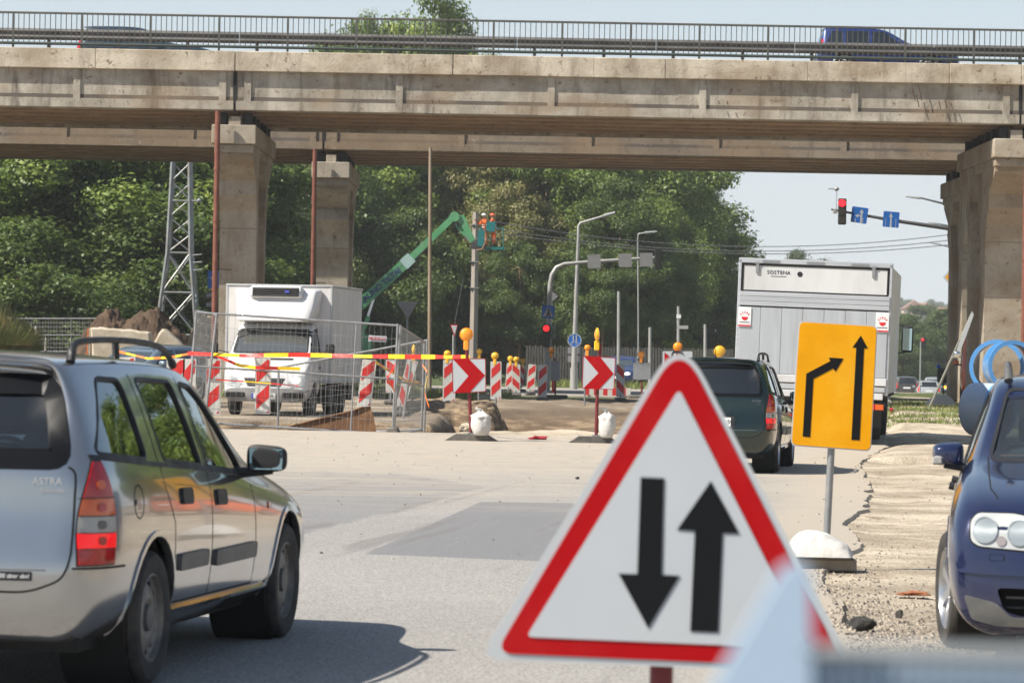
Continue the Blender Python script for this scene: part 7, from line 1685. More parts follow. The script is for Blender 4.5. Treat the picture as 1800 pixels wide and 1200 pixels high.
for px, py, r, lab in ((63, 573, .09, 'white concrete marker post with pointed top by the far fence'), (80.5, 592, .04, 'thin short stake right of the pointed marker post')):
    t = W(px, py, 112); T = thing('marker_post', lab, 'post', (t.x, 112, 0)); MB().lathe([(r, -.5), (r, t.z-.2), (r*.3, t.z)], n=10).build('post', M['post_pale'] if 'post_pale' in M else mat('post_pale', (.45, .43, .38), .8), T)
    MB().lathe([(r*1.04, t.z-.55), (r*1.04, t.z-.45)], n=10).build('band', M['steel_dark'], T)
# --- lattice pylon
mat('pylon_steel', (.30, .325, .335), .5, metal=.4, col2=(.24, .25, .25), scale=1.2, dirt=(.30, .17, .09), dirt_amt=.4)
d = 138; T = thing('lattice_pylon', 'grey steel lattice pylon standing behind the earth heap', 'pylon', (W(318, 560, d).x, d, 0)); A = At(T)
def pyl(z): # centre x and half width at height z
    t = max(0, z-5.2); cx = W(319.5, 285, d).x+(W(313, 575, d).x-W(319.5, 285, d).x)*max(0, (9.4-z))/9; return cx, (1.00-.105*z if z < 5.2 else .455-.032*t)*1.02
def pc(z, a, b_): cx, w = pyl(z); return Vector((cx+a*w, d+b_*w, z))
ZT = 12.5
for a in (-1, 1):
    for b_ in (-1, 1):
        A.b(MB().tube([pc(-.3, a, b_), pc(5.2, a, b_), pc(ZT, a, b_)], .075, 4), 'leg', M['pylon_steel'], angle=20)
zs = [0, 1.9, 3.6, 5.2]+[5.2+.72*k for k in range(1, 11)]
for k in range(len(zs)-1):
    z0_, z1_ = zs[k], zs[k+1]
    for fa, fb in (((-1, -1), (1, -1)), ((1, -1), (1, 1)), ((1, 1), (-1, 1)), ((-1, 1), (-1, -1))):
        if z0_ < 5.0:
            A.b(MB().tube([pc(z0_, *fa), pc(z1_, *fb)], .035, 4), 'brace', M['pylon_steel'], angle=20); A.b(MB().tube([pc(z0_, *fb), pc(z1_, *fa)], .035, 4), 'brace', M['pylon_steel'], angle=20); A.b(MB().tube([pc(z1_, *fa), pc(z1_, *fb)], .04, 4), 'crossbar', M['pylon_steel'], angle=20)
        else:
            p, q = (fa, fb) if k % 2 else (fb, fa); A.b(MB().tube([pc(z0_, *p), pc(z1_, *q)], .030, 4), 'brace', M['pylon_steel'], angle=20)
c = pc(9.15, -1, -1); A.b(MB().tube([pc(9.15, 1, -1), pc(9.15, -1, -1), c+Vector((-.75, 0, .08))], .04, 6), 'cross_arm', M['pylon_steel'])
for k, dx in enumerate((-.55, -.75)): A.b(MB().lathe([(.02, 0), (.09, -.04), (.03, -.08), (.09, -.12), (.03, -.16), (.09, -.20), (.02, -.26)], c+Vector((dx, 0, .05)), n=10), 'insulator', mat('insulator_red', (.35, .06, .04), .35))
c = pc(7.3, 1, -1); A.b(MB().tube([pc(7.3, -1, -1), c, c+Vector((.35, 0, .0))], .04, 6), 'cross_arm', M['pylon_steel']); A.b(MB().sphere(c+Vector((.38, 0, .02)), .09, 10, 6), 'insulator', M['sign_back'])
for k in range(3): A.b(MB().tube([pc(5.1-.3*k, 1, -1), pc(5.1-.3*k, 1, -1)+Vector((.45, 0, .05))], .03, 6), 'step_arm', M['pylon_steel'])

# ================================================================== boom lift with two workers
mat('lift_green', (.085, .30, .13), .42, coat=.3, col2=(.11, .35, .16), scale=1.5, dirt=(.22, .26, .18), dirt_amt=.35)
mat('lift_teal', (.010, .17, .17), .45); mat('lift_blue_ink', (.03, .06, .20), .5)
d = 176; T = thing('boom_lift', 'green telescopic boom lift reaching up from behind the white van to the line pole', 'boom lift', (W(640, 640, d).x, d, 0)); A = At(T)
def beam(name, p0, p1, w0, w1, dep, m, dd_=d, parent=None):
    a = Vector(wp([p0], dd_)[0]); b_ = Vector(wp([p1], dd_)[0]); t = (b_-a).normalized(); n = Vector((-t.y, t.x))
    return A.b(MB().prism([tuple(a-n*w0/2), tuple(b_-n*w1/2), tuple(b_+n*w1/2), tuple(a+n*w0/2)], 'xz', dd_-dep/2, dd_+dep/2), name, m, parent, 20)
beam('boom_section', (600, 566), (724, 452), .60, .52, .40, M['lift_green']); beam('boom_section', (715, 460), (798, 381), .34, .32, .30, M['lift_green'])
beam('boom_collar', (709, 466), (724, 452), .60, .58, .46, mat('lift_pale', (.35, .50, .48), .4))
beam('boom_shadow_strip', (650, 517), (715, 459), .02, .02, .42, M['steel_grey'])
beam('cable_tray', (722, 461), (760, 425), .10, .08, .2, M['steel_grey'])
beam('lift_cylinder', (630, 600), (648, 556), .28, .22, .2, M['lift_green']); beam('cylinder_rod', (645, 562), (657, 524), .13, .13, .12, M['chrome'])
c = W(799, 381, d); A.b(MB().cyl((c.x, d-.25, c.z), (c.x, d+.25, c.z), .26, n=16), 'elbow', M['lift_green'])
beam('jib', (797, 380), (812, 384), .30, .30, .3, M['lift_green']); beam('jib', (809, 380), (831, 424), .40, .30, .28, M['lift_green']); beam('jib_rod', (800, 392), (826, 425), .10, .10, .08, M['steel_grey']); beam('jib_cylinder', (803, 396), (818, 414), .17, .17, .1, M['lift_green'])
beam('hose', (803, 390), (806, 402), .05, .05, .1, M['steel_dark'])
p = W(695, 480, d-.24); q = W(642, 527, d-.24); ang = math.atan2(W(698, 478, d).z-W(640, 527, d).z, W(698, 478, d).x-W(640, 527, d).x)
c = W(668, 503.5, d-.215); text_mesh('KAUNO TILTAI', .42, M['lift_blue_ink'], T, Vector((c.x, d-.215, c.z))+A.off, Matrix((( math.cos(ang), -math.sin(ang), 0), (0, 0, -1), (math.sin(ang), math.cos(ang), 0))).to_euler(), 'boom_lettering', .004, bold=.012, space=.95)
# basket
bx = wp([(833, 433), (884, 438)], d); x0_, x1_ = bx[0][0], bx[1][0]; zb = bx[1][1]; A.b(MB().box(((x0_+x1_)/2+.25, d, zb+.03), (x1_-x0_-.3, 1.0, .12)), 'basket_floor', M['lift_teal'])
for x, y in ((x0_+.35, -.5), (x1_, -.5), (x0_+.35, .5), (x1_, .5), ((x0_+x1_)/2+.2, .5)): A.b(MB().cyl((x, d+y, zb), (x, d+y, zb+1.1), .028, n=6), 'basket_post', M['lift_teal'])
for z in (.55, 1.1):
    A.b(MB().cyl((x0_+.35, d+.5, zb+z), (x1_, d+.5, zb+z), .026, n=6), 'basket_rail', M['lift_teal'])
    for x in (x0_+.35, x1_): A.b(MB().cyl((x, d-.5, zb+z), (x, d+.5, zb+z), .026, n=6), 'basket_rail', M['lift_teal'])
for pts, nm in (([(841, 404), (853, 402), (851, 434), (839, 432)], 'control_panel'), ([(855, 389), (871, 390), (870, 407), (854, 406)], 'tool_box')):
    A.plate(nm, pts, d-.62, .30, M['lift_teal'])
A.b(MB().tube([W(852, 402, d-.6), W(856, 420, d-.6), W(848, 438, d-.6), W(838, 440, d-.5)], .05, 6), 'hose', mat('hose_rust', (.22, .10, .04), .6))
A.b(MB().box((x0_+.1, d, zb+.15), (.5, .4, .35)), 'basket_pivot', M['steel_dark'])
A.b(MB().box((x1_+.05, d, zb-.02), (.08, .4, .10)), 'end_cap', M['white_sign'])
# turntable and chassis, mostly hidden by the van
A.b(MB().bbox((W(628, 600, d).x, d, 1.45), (1.5, 1.8, 1.0), .12), 'turntable', M['lift_green']); A.b(MB().bbox((W(633, 585, d).x, d, 2.0), (.8, 1.0, .45), .12), 'counterweight', M['lift_green'])
A.b(MB().bbox((W(600, 640, d).x, d, .75), (3.4, 2.0, .55), .08), 'chassis', M['lift_green'])
for dx in (-1.3, 1.3):
    for dy in (-.95, .95): A.b(MB().cyl((W(600, 640, d).x+dx, d+dy-.18, .5), (W(600, 640, d).x+dx, d+dy+.18, .5), .5, n=20), 'wheel', M['tyre'])
w1 = W(852, 436, d); person('worker in orange with a white helmet leaning over the lift basket control', (w1.x, d+.05, zb+.09), R(-150), arms={'r': [(.15, -.25, -.22), (.42, -.15, -.02)], 'l': [(.12, .26, -.20), (.40, .18, .05)]}, helmet='helmet_white', scale=.98, group='workers in the lift basket')
w2 = W(868, 436, d); person('worker in orange overalls with an orange helmet at the open side of the basket', (w2.x-.02, d-.15, zb+.09), R(165), arms={'r': [(.18, -.24, -.18), (.44, -.10, .06)], 'l': [(.14, .27, -.24), (.36, .20, -.22)]}, helmet='helmet_orange', scale=.98, group='workers in the lift basket')
# line pole with wires
mat('pole_concrete', (.27, .235, .205), .85, col2=(.33, .29, .25), scale=2, stretch=(1, 1, .3)); mat('pole_wood', (.25, .19, .13), .9, col2=(.33, .27, .20), scale=4, stretch=(1, 1, .15))
t = W(836.5, 373, 180); b_ = W(831, 668, 180); T = thing('line_pole', 'square concrete line pole that the workers stand at', 'pole', (b_.x, 180, float(gz(b_.x, 180)))); o = T.location
MB().tube([Vector((0, 0, -.3)), Vector((t.x-b_.x, 0, t.z-o.z))], [.24, .16], 4).build('shaft', M['pole_concrete'], T, angle=20)
for pp in (420, 460, 506, 395): q = W(833+(.2*(500-pp)/60), pp, 180); MB().box((q.x-b_.x+.0, 0, q.z-o.z), (.5 if pp > 400 else .34, .42, .05)).build('band', M['sign_back'], T)
MB().tube([(t.x-b_.x-.6, .3, t.z-o.z-3.5), (t.x-b_.x-1.0, .4, 3.5), (t.x-b_.x-.9, .4, .3)], .03, 5).build('hanging_cable', M['steel_dark'], T)
for k, (pa, pm_, pb) in enumerate((((846, 385), (1290, 433), (1900, 372)), ((846, 398), (1290, 441), (1900, 386)), ((846, 405), (1300, 446), (1900, 398)))):
    pts = []; d0 = 178
    for i in range(25):
        s_ = i/24; x = pa[0]+(pb[0]-pa[0])*s_; 
        # parabola through the three points
        x1, y1, x2, y2, x3, y3 = pa[0], pa[1], pm_[0], pm_[1], pb[0], pb[1]
        y = y1*(x-x2)*(x-x3)/((x1-x2)*(x1-x3))+y2*(x-x1)*(x-x3)/((x2-x1)*(x2-x3))+y3*(x-x1)*(x-x2)/((x3-x1)*(x3-x2)); pts.append(W(x, y, d0))
    tag(MB().tube([p-pts[0] for p in pts], .022, 5, False).build('overhead_wire', M['wire_grey'] if 'wire_grey' in M else mat('wire_grey', (.10, .10, .11), .6), None, pts[0]), ['highest of the three overhead wires crossing over the lorry roof', 'middle one of the three overhead wires over the lorry', 'lowest of the three overhead wires over the lorry'][k], 'wire', 'overhead wires')

# ================================================================== masts, signals, lamps
mat('mast_grey', (.40, .41, .40), .5, metal=.2, col2=(.34, .34, .33), scale=2); mat('mast_backlit', (.10, .105, .11), .55, metal=.2); mat('signal_black', (.02, .025, .022), .5)  # darker mast grey paints the backlit look of the right-hand masts
mat('signal_red', (1, .03, .06), .3, emis=1.3, ecol=(1, .015, .02)); mat('signal_off', (.05, .045, .04), .3); mat('signal_amber', (1, .4, .02), .3, emis=3, ecol=(1, .35, .02))
def mast(name, label, d, pts, r, cat='street lamp', group=None):
    P3 = [W(x, y, d) for x, y in pts]; T = thing(name, label, cat, (P3[0].x, d, min(P3[0].z, float(gz(P3[0].x, d)))), 0, group); A = At(T); rr = r if isinstance(r, list) else [r]*len(P3)
    A.b(MB().tube(P3, rr, 10), 'mast', M['mast_backlit' if pts[0][0] > 1600 else 'mast_grey'], angle=60); return T, A, P3
T, A, P3 = mast('street_lamp', 'tall grey street lamp with a long slanted arm right of the bent signal mast', 134, [(1008.5, 690), (1009, 645), (1012.5, 520), (1016.5, 420), (1017, 397), (1020, 392), (1060, 380), (1068, 377)], [.12, .12, .075, .06, .055, .05, .04, .04])
A.b(MB().tube([W(1062, 379, 134), W(1081, 373.5, 134)], [.07, .05], 6), 'lamp_head', M['mast_grey'])
A.b(MB().cyl(W(1008.5, 690, 134), W(1009, 646, 134), .15, n=12), 'base_sleeve', M['mast_grey'])
c = W(1010, 598, 133.7); A.b(MB().cyl((c.x, 133.70, c.z), (c.x, 133.74, c.z), .265, n=28), 'round_sign', M['sign_blue']); A.b(MB().lathe([(.245, 0), (.27, 0), (.27, .03), (.245, .03)], (c.x, 133.72, c.z), (0, -1, 0), 28, True), 'sign_rim', M['sign_white'])
for x in (-.05, .07): # two walking figures
    A.b(MB().sphere((c.x+x, 133.69, c.z+.17), .028, 8, 6).box((c.x+x, 133.69, c.z+.09), (.05, .006, .11)).box((c.x+x-.015, 133.69, c.z+.0), (.018, .006, .09)).box((c.x+x+.015, 133.69, c.z+.0), (.018, .006, .09)), 'pictogram', M['sign_white'])
for x in (-.10, .10): A.b(MB().lathe([(.045, 0), (.06, 0), (.06, .006), (.045, .006)], (c.x+x, 133.70, c.z-.12), (0, -1, 0), 14, True), 'bicycle_wheel', M['sign_white'])
A.b(MB().tube([(c.x-.10, 133.69, c.z-.12), (c.x-.03, 133.69, c.z-.05), (c.x+.07, 133.69, c.z-.05), (c.x+.10, 133.69, c.z-.12)], .008, 4), 'bicycle_frame', M['sign_white'])
for yy in (616, 631): A.plate('sign_back', [(998, yy-6), (1021, yy-5.5), (1021, yy+5.5), (998, yy+5)], 134.2, .03, M['sign_back'])
T, A, P3 = mast('street_lamp', 'second street lamp further back, only its arm showing in the crowns', 186, [(1122, 690), (1122, 560), (1121, 420), (1122, 411), (1138, 408.5)], [.05, .04, .035, .035, .03], group='street lamps further down the road'); A.b(MB().tube([W(1134, 409, 186), W(1155, 407, 186)], [.08, .05], 6), 'lamp_head', M['mast_grey'])
for px, top, lab, dx in ((1087, 512, 'plain grey lamp column behind the second chevron board', 0), (1142, 575, 'short grey column left of the triangle sign', 0), (1192, 538, 'grey post with a small bracket right of the triangle top', 1), (1239, 570, 'thin grey column next to the lorry left edge', 0)):
    T, A, P3 = mast('grey_column', lab, 142, [(px, 688), (px+.5, top)], [.075, .06], 'post', 'grey columns along the pavement')
    if dx: A.b(MB().box(W(px+8, 575, 142), (.45, .12, .14)), 'bracket', M['mast_grey']); A.b(MB().box(W(px+1, 556, 142), (.18, .15, .16)), 'camera', M['white_sign'])
T, A, P3 = mast('signal_mast', 'bent grey signal mast with three grey sign backs and a crossing sign', 128, [(961, 692), (962.5, 640), (966, 540), (967, 500), (970, 483), (978, 470), (992, 464), (1040, 460), (1160, 452)], [.13, .12, .10, .09, .085, .08, .075, .07, .05], 'traffic signal')
for x in (1044.5, 1099, 1136): y = 459+(1044-x)*.03; A.plate('sign_back', roundpoly([(x-11.5, y-11.5), (x+11.5, y-12), (x+11.5, y+12), (x-11.5, y+12)], 1.5, 2), 127.8, .03, M['sign_back'])
A.b(MB().bbox(W(1156.5, 455, 127.7), (.26, .25, .82), .03), 'signal_housing', M['signal_black'])
A.plate('sign_back', [(967, 508), (981.5, 521), (967.5, 532)], 128.3, .03, M['sign_back'])
A.plate('crossing_sign', roundpoly([(952.5, 536), (975, 537), (974.5, 560), (952, 559)], 1.5, 2), 127.75, .03, M['sign_blue'])
A.plate('white_triangle', [(963.5, 538.5), (973, 557), (953.8, 556.4)], 127.75, .004, M['sign_white'], .004)
A.plate('walking_figure', [(963, 545), (965, 545), (966, 550), (968, 556), (965.8, 556), (964, 551.5), (961.5, 556), (959.5, 556), (962, 550)], 127.75, .004, M['sign_black'], .008)
A.b(MB().sphere(W(964, 543.5, 127.73), .035, 8, 6), 'figure_head', M['sign_black'])
sb = W(960.5, 590, 127.7); A.b(MB().bbox(sb, (.30, .22, .86), .05), 'signal_housing', M['signal_black'])
for yy, mm in ((577, 'signal_red'), (590, 'signal_off'), (602, 'signal_off')):
    c = W(960.3, yy, 127.55); A.b(MB().cyl(c, c+Vector((0, .02, 0)), .115, n=20), 'signal_light', M[mm]); 
    h_ = MB().lathe([(.125, 0), (.125, .14)], c+Vector((0, .02, 0)), (0, -1, 0), 20); h_.f = [f for f in h_.f if sum(h_.v[i][2] for i in f)/4 > c.z-.02]; A.b(h_, 'visor', M['signal_black'])
for yy in (578, 590): c = W(969, yy, 127.9); A.b(MB().cyl(c+Vector((-.1, 0, 0)), c+Vector((.14, -.02, 0)), .11, n=14), 'side_signal', M['side_green'] if 'side_green' in M else mat('side_green', (.20, .27, .23), .5))
# overhead signal on the right
d = 128; P_a = [(1700, 700), (1700, 470), (1699, 412), (1690, 405), (1668, 401.5), (1580, 389), (1488, 373), (1461, 368)]
T, A, P3 = mast('overhead_signal', 'overhead red traffic signal with two blue lane signs hanging against the sky', d, P_a, [.14, .12, .10, .09, .085, .07, .045, .035], 'traffic signal')
sb = W(1480.5, 372, d-.15); A.b(MB().bbox(sb, (.30, .20, .98), .03), 'signal_housing', M['signal_black'])
for yy, mm in ((357, 'signal_red'), (371.5, 'signal_off'), (386, 'signal_off')): c = W(1480.5, yy, d-.27); A.b(MB().cyl(c, c+Vector((0, .02, 0)), .135, n=24), 'signal_light', M[mm])
A.plate('lane_sign', roundpoly(zp([(390, 282), (580, 308), (552, 492), (368, 465)], 6.665, 1440, 320), 1.5, 2), d-.1, .03, M['sign_blue']); z2 = lambda p: zp(p, 6.665, 1440, 320)
A.plate('white_arrow', z2([(476, 484), (484, 402), (460, 400), (455, 418), (420, 392), (462, 370), (460, 386), (486, 388), (488, 360), (472, 358), (500, 318), (524, 364), (508, 362), (496, 487)]), d-.1, .004, M['sign_white'], .004)
A.plate('lane_sign', roundpoly(z2([(757, 338), (944, 355), (930, 538), (742, 522)]), 1.5, 2), d-.1, .03, M['sign_blue'])
A.plate('white_arrow', z2([(824, 530), (834, 410), (818, 408), (843, 362), (866, 412), (850, 411), (848, 532)]), d-.1, .004, M['sign_white'], .004)
for q in ([(782, 430), (776, 525)], [(900, 435), (893, 530)], [(512, 420), (504, 484)], [(425, 430), (420, 470)]):
    for k in range(4):
        t_ = k/3.4; x = q[0][0]+(q[1][0]-q[0][0])*t_; y = q[0][1]+(q[1][1]-q[0][1])*t_; A.plate('lane_dash', z2([(x-5, y), (x+5, y), (x+4, y+14), (x-6, y+14)]), d-.1, .004, M['sign_white'], .004)
A.b(MB().tube([W(1470, 370, d), W(1471, 335, d)], .015, 5), 'sensor_rod', M['mast_grey']); A.b(MB().sphere(W(1470.5, 332, d), .10, 10, 6, (1, 1, .8)), 'sensor_head', M['mast_grey']); A.b(MB().box(W(1462, 332, d), (.25, .05, .04)), 'sensor_vane', M['mast_grey']); A.b(MB().bbox(W(1468, 371, d), (.14, .2, .18), .02), 'camera', M['mast_grey'])
for k, (d, pts, hd, lab) in enumerate(((150, [(1712, 690), (1712, 380), (1700, 368), (1655, 357), (1615, 347)], [(1618, 348), (1592, 345.5)], 'highest of the three slim lamp arms beside the pier'), (215, [(1720, 690), (1720, 420), (1700, 408), (1668, 397), (1648, 393)], [(1650, 393.5), (1632, 391)], 'middle one of the slim lamp arms beside the pier'), (255, [(1720, 690), (1720, 450), (1700, 443), (1668, 434), (1645, 428)], [(1648, 429), (1632, 426)], 'lowest of the slim lamp arms beside the pier'))):
    T, A, P3 = mast('street_lamp', lab, d, pts, [.10, .08, .06, .05, .035], group='lamp arms beside the shaded pier'); A.b(MB().tube([W(*hd[0], d), W(*hd[1], d)], [.075, .03], 6), 'lamp_head', M['mast_grey'])
p = W(1665, 487, 150); T = thing('priority_sign', 'white and yellow diamond priority sign at the left edge of the shaded pier', 'road sign', (p.x, 150, 0)); A = At(T); A.plate('panel', [(1657.5, 487), (1667, 476.5), (1676.5, 487), (1667, 498)], 150, .03, M['sign_white']); A.plate('yellow_diamond', [(1661.5, 487), (1667, 481), (1672.5, 487), (1667, 493.5)], 150, .004, M['sign_yellow'], .004); A.b(MB().cyl((p.x+.22, 150.1, p.z), (p.x+.22, 150.1, 0), .03, n=8), 'post', M['mast_grey'])
# thin mast left of the boom elbow, give way signs
T, A, P3 = mast('thin_mast', 'thin tall brownish mast crossing in front of the green boom', 112, [(755, 690), (755.5, 500), (756.5, 260)], [.075, .065, .055], 'pole'); 
for o_ in T.children: o_.data.materials[0] = M['pole_wood']
T, A, P3 = mast('give_way_sign', 'grey back of an inverted triangle sign above the fence corner', 108, [(715.5, 690), (716, 560)], .035, 'road sign'); A.plate('panel', roundpoly([(697, 530), (735, 530), (716.5, 561)], 3, 4), 107.9, .02, M['sign_back'])
T, A, P3 = mast('give_way_sign', 'give way sign turned nearly edge on behind the left chevron board', 116, [(796, 690), (797, 588)], .035, 'road sign'); A.plate('panel', [(791, 570), (805, 570), (799, 592)], 115.9, .02, M['sign_red']); A.plate('white_face', [(793, 572), (803.5, 572), (799, 588.5)], 115.9, .004, M['sign_white'], .004)
T, A, P3 = mast('direction_sign', 'blue sign with a white arrow half hidden by the red drainpipe', 104, [(378, 690), (378, 500)], .05, 'road sign'); A.plate('panel', roundpoly([(365, 476), (391, 476), (391, 507), (365, 507)], 1.5, 2), 103.9, .03, M['sign_blue']); A.plate('white_arrow', [(369, 488.5), (375, 484), (375, 487), (382, 487), (382, 490), (375, 490), (375, 493.5)], 103.9, .004, M['sign_white'], .004)
for yy in (519.5, 536): c = W(370.5, yy, 103.9); A.b(MB().cyl(c+Vector((-.10, 0, 0)), c+Vector((.12, -.1, 0)), .095, n=14), 'signal_hood', M['sign_back'])
A.b(MB().bbox(W(376, 528, 104), (.2, .25, .75), .03), 'signal_housing', M['signal_black'])
# picket fence along the wood
T = thing('picket_fence', 'grey vertical board fence along the wood behind the junction', 'fence', (W(1060, 690, 158).x, 158, 0)); x = W(925, 690, 158).x-T.location.x; x1 = W(1290, 690, 158).x-T.location.x; bm_ = MB().box((0, 0, .9), (.085, .02, 1.8)).mesh('board', 0)
k = 0
while x < x1: link('board', bm_, M['fence_board'] if 'fence_board' in M else mat('fence_board', (.075, .072, .065), .85, col2=(.12, .113, .102), scale=.6), T, (x, 0, -.06+.03*math.sin(k*2.7)), (0, 0, 0)); x += .13; k += 1
for z in (.4, 1.45): MB().box(((W(925, 690, 158).x+x1+T.location.x)/2-T.location.x, .04, z), (x1-(W(925, 690, 158).x-T.location.x), .04, .07)).build('fence_rail', M['fence_board'], T)
# ================================================================== right side: pipes, prop, portable signal, orange van
mat('pipe_blue', (.02, .19, .52), .35, coat=.3, col2=(.10, .30, .60), scale=.8, dirt=(.50, .52, .58), dirt_amt=.75); mat('pipe_pale', (.36, .48, .66), .5, col2=(.50, .58, .70), scale=1); mat('pipe_inside', (.16, .13, .10), .6)
def bigpipe(px, py, d, r, L, ang, label, zc=None):
    c = W(px, py, d); T = thing('water_pipe', label, 'pipe', (c.x, d, c.z if zc is None else zc), ang, 'large blue pipes stacked by the pier'); t = .055; pb = M['pipe_pale'] if 'lower' in label else M['pipe_blue']
    MB().lathe([(r-t, 0), (r, 0), (r, L), (r-t, L)], (0, 0, 0), (0, 1, 0), 48, True).build('pipe_wall', pb, T, angle=40)
    MB().lathe([(r-t-.003, .004), (r-t-.003, L-.01)], (0, 0, 0), (0, 1, 0), 48).build('liner', M['pipe_inside'], T)
    MB().lathe([(r-t-.01, -.004), (r+.012, -.004), (r+.012, .05), (r-t-.01, .05)], (0, 0, 0), (0, 1, 0), 48, True).build('pipe_rim', M['pipe_rim'] if 'pipe_rim' in M else mat('pipe_rim', (.10, .32, .68), .4, coat=.4), T, angle=40); return T
bigpipe(1752, 645, 66, .52, .55, R(-14), 'upper blue pipe whose round opening shows left of the car roof rail'); bigpipe(1781, 643, 65.3, .48, .45, R(8), 'second upper blue pipe at the right edge of the photo')
bigpipe(1760, 703, 64.5, .50, .62, R(46), 'lower blue pipe lying turned to the right just above the car window', zc=.56); bigpipe(1840, 703, 66, .55, 5.5, R(-5), 'lower blue pipe outside the right edge of the view', zc=.57)
T = thing('leaning_sign', 'old grey sign on its pole leaning right against nothing near the shaded pier', 'road sign', gp(1632, 722)); A = At(T); dd_ = T.location.y
A.b(MB().tube([W(1631, 722, dd_), W(1668, 640, dd_-.2), W(1708, 552, dd_-.4)], .036, 8), 'pole', mat('pole_pale', (.22, .22, .19), .6)); A.b(MB().prism(wp([(1679, 622), (1690, 590), (1708, 547), (1711, 553), (1697, 592), (1684, 624)], dd_-.45), 'xz', dd_-.55, dd_-.50), 'sign_edge', M['sign_edge'])
A.b(MB().sphere(W(1682, 622, dd_-.5), .11, 10, 6), 'reflector', M['chrome']); A.b(MB().tube([W(1672, 628, dd_-.4), W(1690, 627, dd_-.4)], .02, 5), 'bracket', M['mast_grey'])
p = gp(1652, 716); pillow('sandbag', 'greyish limp sandbag in the grass below the leaning sign', (p.x, p.y, .05), (.95, .5, .30), .3, 4)
p = gp(1660, 700); d = p.y; T = thing('portable_signal', 'dark portable signal box with an amber light beside the leaning sign', 'traffic signal', (p.x, d, .1)); A = At(T); A.b(MB().bbox(W(1656, 660, d), (.36, .3, .55), .05), 'signal_box', M['signal_black']); A.b(MB().cyl(W(1658, 672, d), W(1659, 700, d), .03, n=8), 'post', M['signal_black']); c = W(1661.5, 680, d-.2); A.b(MB().sphere(c, .05, 10, 6), 'amber_light', M['signal_amber']); A.b(MB().bbox(W(1650, 644, d), (.16, .2, .14), .03), 'blue_box', M['sign_blue'])
d = 232; p = W(1622, 700, d); T = thing('far_signal', 'distant traffic signal showing red over the far cars', 'traffic signal', (p.x, d, -1.3)); A = At(T); A.b(MB().cyl((p.x-.2, d, -1.4), (p.x-.2, d, W(1622, 600, d).z), .05, n=8), 'post', M['mast_grey']); A.b(MB().bbox(W(1623, 602, d-.2), (.30, .25, .70), .03), 'signal_housing', M['signal_black']); A.b(MB().sphere(W(1622, 597, d-.35), .09, 10, 6), 'signal_light', M['signal_red'])
# ================================================================== vehicles in place
silver = paint('paint_silver', (.40, .40, .40), metal=.88, rough=.17, dirt=(.33, .30, .26), dirt_amt=.15)
green = paint('paint_green', (.004, .018, .016), metal=.35, rough=.22, dirt=(.10, .095, .075), dirt_amt=.15)
navy = paint('paint_navy', (.010, .017, .066), metal=.3, rough=.22, dirt=(.14, .13, .11), dirt_amt=.15)
greyblue = paint('paint_greyblue', (.20, .27, .33), metal=.5); brown = paint('paint_brown', (.075, .065, .055), metal=.5); lightg = paint('paint_light', (.55, .57, .57), metal=.4)
orange = paint('paint_orange', (.72, .13, .03), metal=0); blue2 = paint('paint_blue', (.010, .03, .15), metal=.3); darkteal = paint('paint_teal', (.015, .035, .055), metal=.3); redp = paint('paint_red', (.30, .02, .02), metal=.3)
hd = 9.2
astra('silver estate car cut by the left edge, seen from behind with its brake light on', silver, ((-2.38, 15.14), R(90-hd), .028), level=3, sticker=True, plate='FKE 204', sub='CARAVAN', antenna=False, group=None)
cg = (W(1365, 836, 6000*1.526/(836.6-623.5)).x-.835, 43.6)
g_, H_ = astra('dark green estate car braking behind the triangle sign on the right hand lane', green, (cg, R(90-8.6), .028), level=2, plate='BZJ 507', sub='1.6 16V', glass_r='glass_tint')
g_.location.x = 2.64; g_.scale = (1, .95, 1)
rz = math.atan2(-.989, -.148); golf('dark navy estate car with a roof rail cut by the right edge, facing the camera', navy, ((3.555, 20.45), rz, 0))
lorry(); van, vth = fridge_van()
# drivers
def car_local(root, x, y, z): bpy.context.view_layer.update(); return root.matrix_world @ Vector((x, y, z))
for o in C.objects:
    if o.name == 'estate_car' and o.location.y < 16: sil = o
q = car_local(sil, 1.02, .37, .50); person('driver of the silver car seen as a dark shape through its rear window', q, sil.rotation_euler.z, 'sit', 'shirt_dark', 'shirt_dark', arms={'r': [(.20, -.22, -.24), (.46, -.12, -.10)], 'l': [(.20, .22, -.24), (.46, .12, -.10)]}, scale=.98)
bpy.context.view_layer.update(); q = car_local(van, 2.98, .45, .93); person('driver in a grey blue shirt behind the windscreen of the white van', q, van.rotation_euler.z, 'sit', 'shirt_blue', 'shirt_dark', arms={'r': [(.14, -.20, -.26), (.34, -.10, -.08)], 'l': [(.14, .20, -.26), (.34, .10, -.10)]}, scale=.98)
# cars further off
def at_px(px, d): return W(px, 640, d).x
simple_car('blue car crossing the near viaduct towards the right, seen through the railing', 'hatch', blue2, ((at_px(1470, 100.2), 100.2), 0, 9.68), tail=False, level=2)
simple_car('dark low car crossing the near viaduct on the left behind the railing', 'hatch', darkteal, ((at_px(175, 100.4), 100.4), 0, 9.36), level=2)
simple_car('blue grey estate waiting behind the fence left of the white van', 'hatch', greyblue, ((at_px(300, 84), 84), R(238), .06))
simple_car('dark blue car with lit headlamps between the right chevron board and triangle sign', 'hatch', blue2, ((at_px(1115, 158)-.5, 158), R(262), -.1), lit=True)
gzr = lambda x, y: float(base_z(np.array(x), np.array(y)))+.03
simple_car('dark brown off road car beyond the lorry, left of the light hatchback', 'suv', brown, ((at_px(1594, 246), 246), R(86), gzr(25, 246)), tail=True)
simple_car('light silver hatchback beyond the lorry beside the brown off road car', 'hatch', lightg, ((at_px(1633, 240), 240), R(86), gzr(25, 240)), tail=True)
